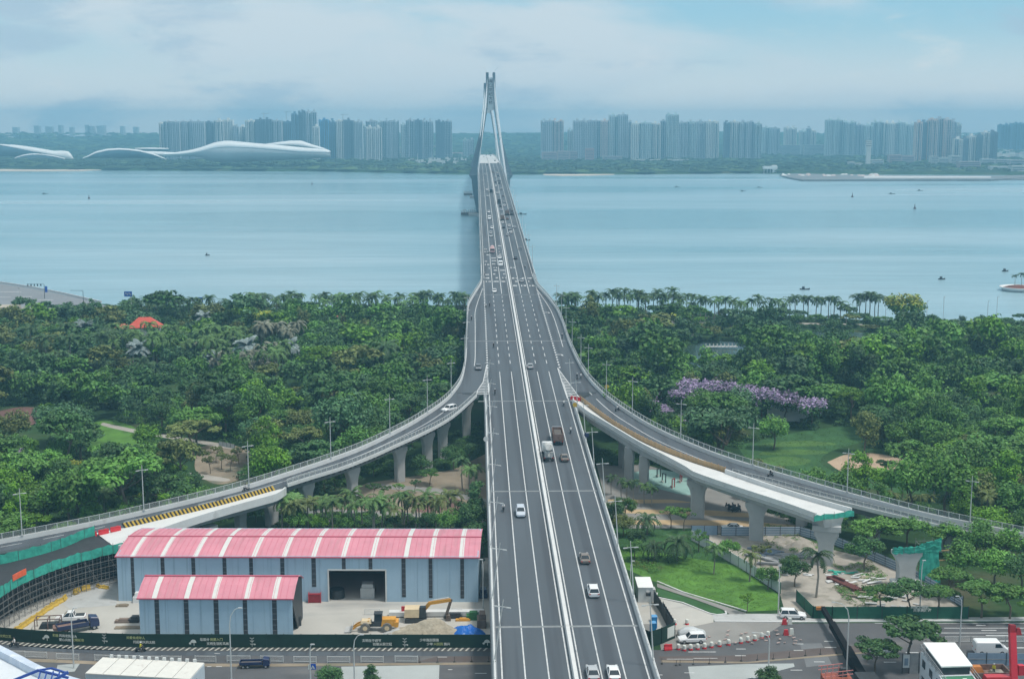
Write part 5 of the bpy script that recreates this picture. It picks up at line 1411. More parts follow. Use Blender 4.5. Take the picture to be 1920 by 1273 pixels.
palms_px(('cocod', 'date'), [(700, 712), (715, 716), (730, 712), (745, 716), (722, 722)], 1.5, 'dark palm of the small clump near the upper left ramp', 'dark palm clump near the upper left ramp')
palms_px(('coco', 'cocoo', 'coco'), [(random.uniform(5, 330), random.uniform(958, 985) - .06 * 0) for _ in range(24)], .82, 'bushy palm right behind the railing of the lower left ramp', 'palms behind the lower left ramp railing')
palms_px(('dateg', 'cocoo', 'low'), [(random.uniform(1560, 1790), random.uniform(930, 948) + (0)) for _ in range(16)], .75, 'pale feathery palm just behind the lower right ramp railing', 'pale palms behind the lower right ramp railing')
palms_px(('low', 'cocoo'), [(1790, 968), (1830, 978), (1850, 985), (1880, 990)], .9, 'yellowish low palm behind the right ramp near the last lamp', 'yellowish low palms near the last right lamp')
# palms in front of the left ramp, above the shed roof
random.seed(5)
palms_px(('coco', 'cocoo', 'coco'), [(x + random.uniform(-6, 6), random.uniform(982, 1003)) for x in range(528, 850, 11)], .9, 'coconut palm in the row above the pink shed roof', 'coconut palms above the pink shed roof')
palms_px(('cocod', 'coco'), [(867, 918), (880, 926), (893, 922)], .85, 'slim coconut palm of the trio on the plaza beside the bridge', 'three slim palms on the left plaza')
for a, b, k, sh, r, lb in ((700, 935, 'mid', 'thin', 1.9, 'young slim tree on the left plaza below the ramp'), (720, 937, 'mid', 'thin', 1.8, 'second slim young tree on the left plaza'), (748, 932, 'fresh', 'thin', 1.6, 'pale slim young tree beside the white based pier'), (778, 925, 'dark', 'thin', 1.7, 'slim dark tree right of the white based pier'),
                            (880, 1010, 'dark', 'dome', 4.4, 'dark bushy tree right of the pink roof beside the bridge'), (896, 985, 'dark', 'tall', 4.0, 'dark upright tree at the bridge edge above the shed'), (905, 1040, 'dark', 'dome', 3.8, 'dark tree squeezed between shed and bridge'), (893, 1070, 'dark', 'tall', 3.2, 'lowest dark tree between the shed end wall and bridge'),
                            (845, 1003, 'fresh', 'dome', 3.2, 'fresh green shrubby tree right of the coconut palms'), (862, 1000, 'dark', 'tall', 3.0, 'narrow dark tree behind the right end of the pink roof'), (650, 1002, 'mid', 'dome', 2.5, 'mid green bushy tree among the coconut palms'), (560, 1000, 'fresh', 'dome', 3.0, 'fresh green bushy tree at the left of the palm row'),
                            (600, 1002, 'bright', 'dome', 2.4, 'bright green bushy tree in the palm row'), (740, 1003, 'dark', 'dome', 2.4, 'dark bushy tree in the palm row'), (800, 1002, 'dark', 'dome', 2.8, 'dark shrubby tree at the right of the palm row'), (640, 900, 'dark', 'dome', 3.4, 'dark tree under the left ramp beside a pier'),
                            (700, 893, 'dark', 'dome', 3.0, 'dark tree behind the pier under the left ramp'), (790, 893, 'dark', 'dome', 3.2, 'dark tree between the tall piers under the left ramp'), (805, 910, 'mid', 'flat', 2.8, 'mid green tree at the foot of the tall ramp pier'), (850, 880, 'dark', 'dome', 3.6, 'dark crown under the gore of the left ramp'), (882, 870, 'dark', 'dome', 3.2, 'dark crown beside the main deck under the gore'),
                            (480, 980, 'fresh', 'dome', 2.6, 'fresh bush under the unfinished wedge deck'), (590, 925, 'dark', 'thin', 2.0, 'thin trunked tree under the left ramp'), (610, 927, 'dark', 'thin', 2.0, 'second thin trunked tree under the left ramp'), (630, 926, 'mid', 'thin', 2.0, 'thin trunked tree beside the wide pier')):
    c = P(a, b, 4); put_tree(k, sh, 3, c.x, c.y, r, 1.0, lb)
# sandy clearing saplings
for a, b in ((415, 880), (432, 885), (395, 888), (448, 870), (405, 868)):
    c = P(a, b, 4); put_tree('olive', 'thin', 3, c.x, c.y, 2.2, 1.0, 'sapling with a bare trunk on the sandy clearing behind the left ramp', 'saplings on the sandy clearing')
# right foreground plants
for a, b, k, s, lb in ((1213, 1002, 'date', .98, 'big coconut palm leaning over the plaza right of the bridge'), (1270, 1052, 'date', 1.15, 'largest feathery date palm on the bright lawn'), (1226, 1050, 'date', .85, 'smaller feathery date palm left of the largest one'), (1188, 938, 'cocod', .55, 'thin leaved plaza palm nearest the bridge'),
                    (1208, 945, 'coco', .62, 'plaza palm second from the bridge'), (1222, 950, 'coco', .62, 'plaza palm third from the bridge'), (1146, 928, 'cocod', .55, 'small plaza palm touching the bridge parapet lamp'), (1165, 935, 'cocod', .55, 'small plaza palm beside the parapet palm'),
                    (1176, 937, 'coco', .55, 'small plaza palm third from the parapet'), (1530, 1120, 'cocod', 1.05, 'coconut palm standing behind the dark green hoarding'), (1338, 1076, 'coco', .75, 'palm on the bright lawn before the white hoarding'), (1405, 1090, 'cocoo', .8, 'palm at the right of the bright lawn')):
    c = P(a, b, 4); put_palm(k, 2 if k != 'date' else 1, c.x, c.y, s, lb)
for a, b, k, sh, r, lb in ((1150, 985, 'dark', 'dome', 3.2, 'dark bush tree beside the bridge above the lawn'), (1172, 975, 'mid', 'dome', 3.0, 'mid green tree at the left of the plaza'), (1168, 1005, 'olive', 'dome', 2.8, 'olive tree beside the bridge parapet lamps'), (1258, 990, 'fresh', 'thin', 2.6, 'pale loose tree before the plaza bands'), (1282, 995, 'fresh', 'thin', 2.7, 'second pale loose tree before the plaza bands'),
                            (1195, 1030, 'dark', 'dome', 2.6, 'dark shrub left of the date palms'), (1190, 1050, 'mid', 'dome', 2.4, 'shrub at the left corner of the bright lawn'), (1310, 1035, 'mid', 'thin', 2.4, 'loose tree behind the largest date palm'), (1365, 1050, 'fresh', 'dome', 2.6, 'fresh tree beside the white hoarding'), (1425, 1060, 'olive', 'thin', 2.4, 'loose olive tree before the debris yard'), (1440, 1105, 'mid', 'dome', 2.6, 'mid green tree at the end of the white hoarding'),
                            (1400, 1148, 'bright', 'thin', 1.9, 'bright small tree at the lower edge of the lawn'), (1490, 1100, 'dark', 'dome', 3.2, 'dark tree in the debris yard left of the coconut palm'), (1565, 1010, 'dark', 'dome', 3.0, 'dark tree behind the stub end pier'), (1480, 1075, 'mid', 'dome', 2.2, 'shrubby tree before the stacked formwork'),
                            (1640, 1040, 'fresh', 'flat', 5.4, 'large fresh tree right of the stub end'), (1700, 1032, 'mid', 'flat', 5.0, 'large mid green tree behind the netted pier'), (1620, 1070, 'dark', 'dome', 4.2, 'dark tree between the stub pier and netted pier'), (1770, 1040, 'fresh', 'flat', 4.6, 'fresh layered tree before the right ramp'), (1830, 1050, 'mid', 'dome', 4.8, 'mid green tree before the right ramp'), (1890, 1058, 'fresh', 'dome', 4.4, 'fresh tree before the right ramp at the frame edge'),
                            (1800, 1090, 'mid', 'dome', 4.6, 'mid green tree right of the green netting tower'), (1865, 1100, 'fresh', 'dome', 4.6, 'fresh green tree near the right hoarding'), (1915, 1110, 'dark', 'dome', 4.6, 'dark tree near the right hoarding at the frame edge'), (1780, 1120, 'mid', 'flat', 4.0, 'layered tree behind the right end of the green hoarding'),
                            (1650, 1150, 'mid', 'flat', 3.6, 'flat street tree before the isolated pier'), (1705, 1158, 'dark', 'flat', 4.6, 'flat dark street tree before the netting tower'), (1760, 1150, 'mid', 'flat', 3.6, 'flat street tree by the right hoarding end'), (1840, 1158, 'mid', 'flat', 4.6, 'wide street tree at the right pavement'), (1893, 1160, 'fresh', 'flat', 4.4, 'wide street tree at the right frame edge'),
                            (1702, 1248, 'dark', 'flat', 5.4, 'wide street tree over the lower right road'), (1640, 1262, 'dark', 'flat', 3.9, 'street tree left of the wide one over the lower right road'), (1438, 1300, 'dark', 'dome', 2.6, 'dark tree cut by the bottom frame edge right of the bridge'), (622, 1296, 'dark', 'dome', 2.5, 'dark round tree at the bottom edge beside the blue sign'), (697, 1296, 'dark', 'tall', 2.0, 'small conical tree at the bottom edge right of the blue sign')):
    c = P(a, b, 4); put_tree(k, sh, 4, c.x, c.y, r, .95, lb)
# low shrubs as ground cover on the building plot
def cover(name, pls, n, keys, label, rr=(.5, 1.1), q=60):
    SV, SM = [], []; sm = {k: i for i, k in enumerate(keys)}
    for pl in pls:
        xs_ = [p[0] for p in pl]; ys_ = [p[1] for p in pl]; k = 0
        while k < n:
            a, b = random.uniform(min(xs_), max(xs_)), random.uniform(min(ys_), max(ys_))
            k += 1
            if not inpoly(a, b, pl): continue
            c = P(a, b, 4); r = random.uniform(*rr); w = lowpoly[('flat', random.randrange(3))][:q * 2]
            SV.append(w.reshape(-1, 3) * r + np.array([c.x, c.y, 4.0 + r * .1])); SM.append(np.full(len(w), sm[random.choice(keys)]))
    V = np.concatenate(SV); o = mobj(name, fastmesh(name, V, np.arange(len(V)).reshape(-1, 4), [GREEN[k] for k in keys], 4, np.concatenate(SM)))
    return tag(o, label, 'ground cover', kind='stuff')
cover('weed_cover', [[(1420, 985), (1500, 985), (1560, 1010), (1540, 1040), (1440, 1030)], [(1560, 1060), (1640, 1055), (1660, 1080), (1640, 1095), (1590, 1075)], [(1560, 1100), (1640, 1110), (1650, 1135), (1600, 1140)], [(1180, 1045), (1250, 1060), (1230, 1075), (1180, 1060)]], 90, ['mid', 'fresh', 'olive'], 'low weeds growing over the building plot right of the bridge')
cover('rough_grass', [OPEN[i] for i in range(len(OPEN)) if OPEN[i][0] in ((1150, 1030), (1130, 990))], 2600, ['fresh', 'bright', 'mid'], 'rough green grass tufts on the lawn right of the bridge', (.25, .5), 14)

cover('palm_row_undergrowth', [[(520, 962), (700, 966), (860, 975), (912, 985), (912, 1012), (520, 1006)]], 520, ['dark', 'mid', 'palmd', 'fresh'], 'bushy undergrowth filling the strip behind the long shed', (.9, 1.9), 150)
cover('deck_undergrowth', [[(600, 880), (700, 868), (800, 850), (900, 790), (912, 850), (850, 878), (760, 893), (690, 903), (610, 915)], [(1118, 850), (1160, 850), (1200, 868), (1170, 872), (1120, 868)], [(1395, 935), (1500, 950), (1560, 985), (1540, 1000), (1440, 960)]], 420, ['dark', 'dark', 'mid'], 'dark undergrowth under the ramps', (1.0, 2.2), 150)

cover('meadow_grass', [[(1380, 835), (1440, 822), (1520, 806), (1600, 800), (1640, 820), (1560, 845), (1540, 870), (1600, 905), (1500, 900), (1420, 878)]], 1500, ['fresh', 'mid', 'dark'], 'rough meadow grass behind the right ramp', (.3, .7), 14)
# ------------------------------------------------------------------ vehicles and riders
def paint(name, col, rough=0.32):
    return mat('paint_' + name, col, rough, 0.03, 2.0, spec=0.5)
PAINT = {'white': paint('white', (0.74, 0.75, 0.76)), 'silver': paint('silver', (0.42, 0.44, 0.46)), 'grey': paint('grey', (0.16, 0.17, 0.19)), 'dark': paint('dark', (0.035, 0.04, 0.05)), 'bronze': paint('bronze', (0.20, 0.17, 0.15)), 'blue': paint('blue', (0.50, 0.55, 0.62)),
         'navy': paint('navy', (0.022, 0.035, 0.10)), 'red': paint('red', (0.50, 0.03, 0.04)), 'rust': mat('rusty_brown', (0.20, 0.13, 0.11), 0.8, 0.3, 1.5), 'yellow': paint('yellow', (0.62, 0.36, 0.06), 0.5), 'pink': paint('pink', (0.5, 0.33, 0.33), .5)}
M_WIN = mat('car_glass', (0.03, 0.04, 0.05), 0.12, 0.1, 1, spec=0.6)
M_TYRE = mat('tyre_rubber', (0.025, 0.025, 0.027), 0.85, 0.15, 4)
M_RIM = mat('wheel_rim', (0.35, 0.36, 0.37), 0.4, 0.1, 4, metal=.3)
M_HL = mat('headlight_glass', (0.75, 0.77, 0.78), 0.2, 0.02, 1)
M_TL = mat('taillight_red', (0.45, 0.02, 0.02), 0.3, 0.02, 1)
def ring(y, w, z0, z1, r=.18):
    return [(-w + r, y, z0), (w - r, y, z0), (w, y, z0 + r), (w, y, z1 - r), (w - r, y, z1), (-w + r, y, z1), (-w, y, z1 - r), (-w, y, z0 + r)]
def wheel(x, y, r, w=.24):
    m = MB(); n = 14; b = 0
    for xx in (-w / 2, w / 2): m.v += [(x + xx, y + r * math.cos(6.2832 * i / n), r + r * math.sin(6.2832 * i / n)) for i in range(n)]
    m.f = [(i, (i + 1) % n, n + (i + 1) % n, n + i) for i in range(n)] + [tuple(range(n - 1, -1, -1)), tuple(range(n, 2 * n))]; m.m = [0] * len(m.f)
    k = MB(); s = 1 if x > 0 else -1
    xo = x + s * (w / 2 + .01); q = r * .6
    k.add([(xo, y + q * math.cos(6.2832 * i / 10), r + q * math.sin(6.2832 * i / 10)) for i in range(10)] + [(xo - s * .1, y + q * math.cos(6.2832 * i / 10), r + q * math.sin(6.2832 * i / 10)) for i in range(10)],
          [tuple(range(10))] + [(i, (i + 1) % 10, 10 + (i + 1) % 10, 10 + i) for i in range(10)])
    return m, k
def vparts(kind, col):
    "list of (name, MB, material, sub parts)"
    C = PAINT[col]; R_ = []
    def lights(w, yf, yr, z, s=.16):
        for sx in (-1, 1):
            m = MB(); m.box((sx * (w - .25), yf, z - .08), (.34, .1, s)); R_.append(('headlight', m, M_HL, []))
            m = MB(); m.box((sx * (w - .22), yr, z - .02), (.3, .1, s)); R_.append(('taillight', m, M_TL, []))
    def wheels(xs, ys, r, w=.24):
        for y in ys:
            for s in (-1, 1):
                a, b = wheel(s * xs, y, r, w); R_.append(('wheel', a, M_TYRE, [('rim', b, M_RIM)]))
    if kind in ('sedan', 'suv', 'hatch', 'pickup'):
        L, Wd, Ht, belt = {'sedan': (4.7, .91, 1.45, .92), 'suv': (4.7, .95, 1.72, 1.05), 'hatch': (4.1, .88, 1.5, .95), 'pickup': (5.2, .95, 1.78, 1.08)}[kind]
        h = L / 2; m = MB()
        m.loft([ring(-h, Wd * .86, .38, belt - .12, .1), ring(-h + .15, Wd * .95, .27, belt - .02), ring(-h * .55, Wd, .24, belt), ring(h * .45, Wd, .24, belt - .01), ring(h * .75, Wd * .97, .26, belt - .10), ring(h - .12, Wd * .9, .3, belt - .22), ring(h, Wd * .8, .4, belt - .32, .08)])
        R_.append(('body', m, C, []))
        y0, y1, t0, t1 = {'sedan': (-h * .72, h * .42, -h * .42, h * .12), 'suv': (-h * .95, h * .42, -h * .84, h * .14), 'hatch': (-h * .9, h * .45, -h * .72, h * .12), 'pickup': (-h * .28, h * .48, -h * .2, h * .2)}[kind]
        m = MB(); a, b = Wd * .92, Wd * .72; z0, z1 = belt - .04, Ht - .07
        m.add([(-a, y0, z0), (a, y0, z0), (a, y1, z0), (-a, y1, z0), (-b, t0, z1), (b, t0, z1), (b, t1, z1), (-b, t1, z1)], [(0, 3, 2, 1), (4, 5, 6, 7), (0, 1, 5, 4), (1, 2, 6, 5), (2, 3, 7, 6), (3, 0, 4, 7)])
        R_.append(('window', m, M_WIN, []))
        m = MB(); m.add([(-b - .02, t0 - .02, z1), (b + .02, t0 - .02, z1), (b + .02, t1 + .02, z1), (-b - .02, t1 + .02, z1), (-b + .1, t0 + .12, Ht), (b - .1, t0 + .12, Ht), (b - .1, t1 - .2, Ht), (-b + .1, t1 - .2, Ht)], [(4, 5, 6, 7), (0, 1, 5, 4), (1, 2, 6, 5), (2, 3, 7, 6), (3, 0, 4, 7)])
        for s in (-1, 1):
            for (ya, yb_) in ((y0, t0), (y1, t1), ((y0 + y1) / 2 - .1, (t0 + t1) / 2 - .1)): m.beam((s * a * 1.0, ya, z0), (s * b, yb_, z1 + .02), .09)
        R_.append(('roof', m, C, []))
        if kind == 'pickup':
            m = MB(); m.box((0, -h * .62, belt - .02), (1.5, h * .6, .03)); R_.append(('cargo_bed', m, M_DARK, []))
        wheels(Wd - .1, (-h * .58, h * .62), .33); lights(Wd, h - .08, -h + .02, belt - .28)
    elif kind == 'van':
        m = MB(); m.loft([ring(-2.7, .95, .35, 2.2), ring(-2.5, 1.0, .3, 2.35), ring(1.2, 1.0, .3, 2.35), ring(2.0, .98, .3, 1.6), ring(2.7, .9, .35, 1.1)]); R_.append(('body', m, C, []))
        m = MB(); m.add([(-.86, 1.36, 2.24), (.86, 1.36, 2.24), (.84, 2.08, 1.62), (-.84, 2.08, 1.62)], [(0, 1, 2, 3)])
        for s in (-1, 1): m.add([(s * 1.01, .5, 1.35), (s * 1.01, 1.75, 1.35), (s * 1.01, 1.3, 2.0), (s * 1.01, .5, 2.0)], [(0, 1, 2, 3)])
        R_.append(('window', m, M_WIN, [])); wheels(.92, (-1.7, 1.7), .36); lights(.95, 2.66, -2.7, .9)
    elif kind in ('dump', 'mixer', 'flat', 'tanker'):
        m = MB(); m.box((0, 0, .75), (1.0, 8.6, .35)); R_.append(('chassis', m, M_DARK, []))
        m = MB(); m.loft([ring(2.5, 1.2, .7, 2.9), ring(2.7, 1.22, .6, 3.0), ring(4.2, 1.22, .6, 2.7), ring(4.45, 1.15, .65, 1.7)]); cab = 'white' if kind == 'mixer' else ('grey' if kind == 'dump' else col); R_.append(('cab', m, PAINT[cab], []))
        m = MB(); m.add([(-1.05, 4.24, 2.6), (1.05, 4.24, 2.6), (1.05, 4.46, 1.75), (-1.05, 4.46, 1.75)], [(0, 1, 2, 3)]); R_.append(('windscreen', m, M_WIN, []))
        if kind in ('dump', 'flat'):
            m = MB(); hh = 1.7 if kind == 'dump' else .8
            for s in (-1, 1): m.box((s * 1.2, -1.1, 1.2), (.12, 6.6, hh))
            for y in (-4.35, 2.15): m.box((0, y, 1.2), (2.4, .12, hh))
            m.box((0, -1.1, 1.15), (2.4, 6.5, .1))
            for y in (-3.4, -1.9, -.4, 1.1):
                for s in (-1, 1): m.box((s * 1.29, y, 1.2), (.08, .16, hh))
            R_.append(('tipping_body', m, PAINT['rust'] if kind == 'dump' else C, []))
            m = MB(); m.box((0, -1.1, 1.6 if kind == 'dump' else 1.3), (2.25, 6.3, .9 if kind == 'dump' else .2), top=(.8, .9)); R_.append(('load', m, mat('load_cover', (.11, .10, .095), .9, .2, 1), []))
        elif kind == 'mixer':
            m = MB(); m.tube([(0, 2.1, 2.0), (0, 1.4, 2.15), (0, -.4, 2.5), (0, -2.4, 2.9), (0, -3.9, 3.25)], [.55, .95, 1.22, 1.05, .55], 14); R_.append(('drum', m, mat('drum_grey', (.50, .50, .49), .6, .15, 1.2), []))
            m = MB(); m.tube([(0, -3.9, 3.3), (0, -4.3, 3.6)], [.55, .8], 10); m.beam((0, -4.2, 2.6), (0, -4.9, 1.5), .5, .2); m.box((0, -4.0, 1.1), (1.9, .5, 1.3)); R_.append(('hopper', m, M_CONC, []))
        else:
            m = MB(); m.tube([(0, -4.3, 2.2), (0, -4.1, 2.2), (0, 2.1, 2.2), (0, 2.3, 2.2)], [.7, 1.2, 1.2, .7], 14); R_.append(('tank', m, PAINT['pink'], []))
        wheels(1.05, (-3.3, -2.0, 3.3), .5, .3); lights(1.2, 4.42, -4.4, 1.0)
    elif kind == 'bus':
        m = MB(); m.loft([ring(-5, 1.22, .4, 3.0), ring(5, 1.22, .4, 3.0)]); R_.append(('body', m, C, []))
        m = MB()
        for s in (-1, 1): m.box((s * 1.22, 0, 1.5), (.04, 9.2, .9))
        m.box((0, 5.0, 1.4), (2.1, .05, 1.2)); R_.append(('window', m, M_WIN, [])); wheels(1.1, (-3.2, 3.2), .48, .28)
    return R_
_vm = {}
CATV = {'sedan': 'car', 'hatch': 'car', 'suv': 'car', 'pickup': 'pickup', 'van': 'van', 'dump': 'truck', 'mixer': 'truck', 'flat': 'truck', 'tanker': 'truck', 'bus': 'bus'}
NAMV = {'sedan': 'car', 'hatch': 'car', 'suv': 'car', 'pickup': 'pickup', 'van': 'van', 'dump': 'dump_truck', 'mixer': 'mixer_truck', 'flat': 'truck', 'tanker': 'tanker_truck', 'bus': 'bus'}
def vehicle(kind, col, loc, rz, label, group=None, far=False, pitch=0.0):
    k = (kind, col, far)
    if far:
        if k not in _vm:
            m = MB(); mats = []
            for nm, mb, mt, sub in vparts(kind, col):
                for a, b in [(mb, mt)] + [(s[1], s[2]) for s in sub]:
                    if b not in mats: mats.append(b)
                    base = len(m.v); m.v += a.v; m.f += [tuple(i + base for i in f) for f in a.f]; m.m += [mats.index(b)] * len(a.f)
            _vm[k] = m.mesh(NAMV[kind], mats)
        o = mobj(NAMV[kind], _vm[k]); tag(o, label, CATV[kind], group)
    elif k in _vm: o = dup(_vm[k], None, None, label, group)
    else:
        o = empty(NAMV[kind], (0, 0, 0), 0, label, CATV[kind], group)
        for nm, mb, mt, sub in vparts(kind, col):
            q = mb.build(nm, mt, o)
            for s in sub: s[1].build(s[0], s[2], q)
        _vm[k] = o
    o.location = loc; o.rotation_euler = (pitch, 0, rz)
    return o
# a rider: one skinned body with hair/helmet and clothing, on a scooter of its own
def skin_body(joints, edges, radii, mats_by, name='body'):
    me = bpy.data.meshes.new(name); me.from_pydata(joints, edges, [])
    o = bpy.data.objects.new(name, me); COL.objects.link(o)
    o.modifiers.new('s', 'SKIN'); 
    for i, r in enumerate(radii): me.skin_vertices[0].data[i].radius = (r, r)
    me.skin_vertices[0].data[0].use_root = True
    ss = o.modifiers.new('u', 'SUBSURF'); ss.levels = 1; ss.render_levels = 1
    dg = bpy.context.evaluated_depsgraph_get(); dg.update()
    r = bpy.data.meshes.new_from_object(o.evaluated_get(dg)); bpy.data.objects.remove(o)
    r.materials.clear()
    for q in mats_by[0]: r.materials.append(q)
    for p in r.polygons: p.material_index = mats_by[1](p.center); p.use_smooth = True
    return r
M_SKIN = mat('skin', (0.42, 0.26, 0.18), .6, .05, 3); M_TROU = mat('dark_trousers', (0.03, 0.035, 0.05), .9, .1, 3)
SHIRT = {'white': mat('shirt_white', (.7, .7, .7), .9, .05, 3), 'black': mat('shirt_black', (.03, .03, .035), .9, .05, 3), 'yellow': mat('vest_yellow', (.65, .6, .05), .8, .05, 3), 'blue': mat('shirt_blue', (.08, .14, .3), .9, .05, 3)}
SIT = ([(0, 0, .78), (0, .02, 1.0), (0, .05, 1.28), (0, .07, 1.42), (0, .12, 1.52), (0, .14, 1.66), (-.19, .06, 1.34), (-.26, .22, 1.12), (-.24, .45, 1.05), (.19, .06, 1.34), (.26, .22, 1.12), (.24, .45, 1.05), (-.11, .02, .76), (-.14, .40, .72), (-.14, .36, .36), (-.14, .48, .30), (.11, .02, .76), (.14, .40, .72), (.14, .36, .36), (.14, .48, .30)],
       [(0, 1), (1, 2), (2, 3), (3, 4), (4, 5), (2, 6), (6, 7), (7, 8), (2, 9), (9, 10), (10, 11), (0, 12), (12, 13), (13, 14), (14, 15), (0, 16), (16, 17), (17, 18), (18, 19)],
       [.16, .15, .17, .07, .09, .10, .07, .055, .04, .07, .055, .04, .10, .085, .06, .05, .10, .085, .06, .05])
STAND = ([(0, 0, .95), (0, 0, 1.15), (0, 0, 1.38), (0, .01, 1.5), (0, .02, 1.6), (0, .02, 1.7), (-.2, 0, 1.42), (-.26, .02, 1.15), (-.27, .12, .92), (.2, 0, 1.42), (.26, .02, 1.15), (.27, .12, .92), (-.1, 0, .9), (-.12, 0, .5), (-.12, 0, .08), (-.12, .14, .05), (.1, 0, .9), (.12, 0, .5), (.12, 0, .08), (.12, .14, .05)],
         SIT[1], SIT[2])
_pb = {}
def person(pose, shirt, loc, rz, label, group=None):
    k = (pose, shirt)
    if k not in _pb:
        J = SIT if pose == 'sit' else STAND; wz = .84 if pose == 'sit' else .95; hz_ = 1.46 if pose == 'sit' else 1.53
        _pb[k] = skin_body(*J, ([M_SKIN, SHIRT[shirt], M_TROU], lambda c: 0 if c[2] > hz_ or (abs(c[0]) > .2 and c[1] > .28 and c[2] > .8) else (1 if c[2] > wz else 2)))
    o = mobj('person', _pb[k]); o.location = loc; o.rotation_euler = (0, 0, rz); tag(o, label, 'person', group)
    hm = MB(); z = 1.68 if pose == 'sit' else 1.72; hm.ball((0, .13 if pose == 'sit' else .01, z), (.135, .15, .12), 10, 6); hm.build('helmet', PAINT['white' if shirt != 'white' else 'dark'], o, True)
    return o
_sc = []
def scooter(loc, rz, label, group=None, col='dark'):
    if _sc: o = dup(_sc[0], loc, rz, label, group); return o
    o = empty('scooter', loc, rz, label, 'scooter', group); _sc.append(o)
    m = MB(); m.loft([ring(-.75, .14, .45, .72, .05), ring(-.5, .2, .38, .76, .06), ring(.05, .18, .38, .72, .06), ring(.12, .14, .26, .34, .03), ring(.45, .16, .26, .36, .03)]); m.beam((0, .45, .3), (0, .62, .95), .3, .1); m.build('body', PAINT[col], o)
    m = MB(); m.box((0, -.25, .74), (.26, .75, .09), top=.9); m.build('seat', M_DARK, o)
    m = MB(); m.tube([(-.33, .5, 1.0), (0, .6, .98), (.33, .5, 1.0)], .02, 5); m.tube([(0, .6, .95), (0, .75, .3)], .035, 5); m.build('handlebar', M_DARK, o)
    for y in (-.6, .74):
        a, b = wheel(.0, y, .25, .1); w = a.build('wheel', M_TYRE, o); b.build('rim', M_RIM, w)
    return o
def rider(x, y, away, label, shirt='black', on='deck', rz=None, z=4.0, grp=None):
    v = on_deck(x, y) if on == 'deck' else P(x, y, z); r = rz if rz is not None else (0.0 if away else math.pi)
    v = (v.x, v.y, v.z + .05)
    scooter(v, r, 'scooter ridden ' + label, ('scooters ' + grp) if grp else None); person('sit', shirt, v, r, ('rider in %s top ' % shirt) + label, ('riders ' + grp) if grp else None)

PT = math.atan(.037)
def dcar(kind, col, x, y, away, label, far=False, drz=0.0, group=None, zf=None):
    v = on_deck(x, y) if zf is None else P(x, y, zf)
    if zf is None: v.z = hD(v.y) + .05
    # the pixel is the vehicle's middle: lower it to the wheels
    v2 = (on_deck(x, y + (1.0 if far else 5.0)) if zf is None else P(x, y + 5, zf))
    loc = (v2.x, v2.y, v2.z + .04)
    return vehicle(kind, col, loc, (0 if away else math.pi) + drz, label, group, far, (PT if away else -PT) * (1 if zf is None else 0))
dcar('suv', 'blue', 976, 960, False, 'pale blue grey car coming closer on the left half, nearest car of that half')
dcar('sedan', 'grey', 897, 687, False, 'grey car entering the left ramp lane beside the chevrons')
dcar('suv', 'white', 842, 766, False, 'white car driving down the curve of the left ramp', drz=-.95 + .2, zf=15.4)
dcar('sedan', 'white', 927, 543, False, 'white car just before the lane lettering on the left half')
dcar('sedan', 'silver', 994, 685, True, 'silver car beside the median in the middle of the widened deck')
dcar('dump', 'grey', 1045, 822, True, 'brown covered dump truck in the middle right lane'); dcar('mixer', 'white', 1027, 852, True, 'white and grey concrete mixer truck beside the median')
dcar('sedan', 'bronze', 1058, 857, True, 'bronze grey car right behind the dump truck'); dcar('sedan', 'bronze', 1096, 1046, True, 'dark bronze car in the middle right lane below the joint')
dcar('suv', 'white', 1112, 1108, True, 'white car behind the dark bronze car in the right half'); dcar('sedan', 'silver', 1111, 1262, True, 'silver car cut by the bottom frame edge'); dcar('sedan', 'white', 1150, 1262, True, 'white car in the right lane at the bottom frame edge')
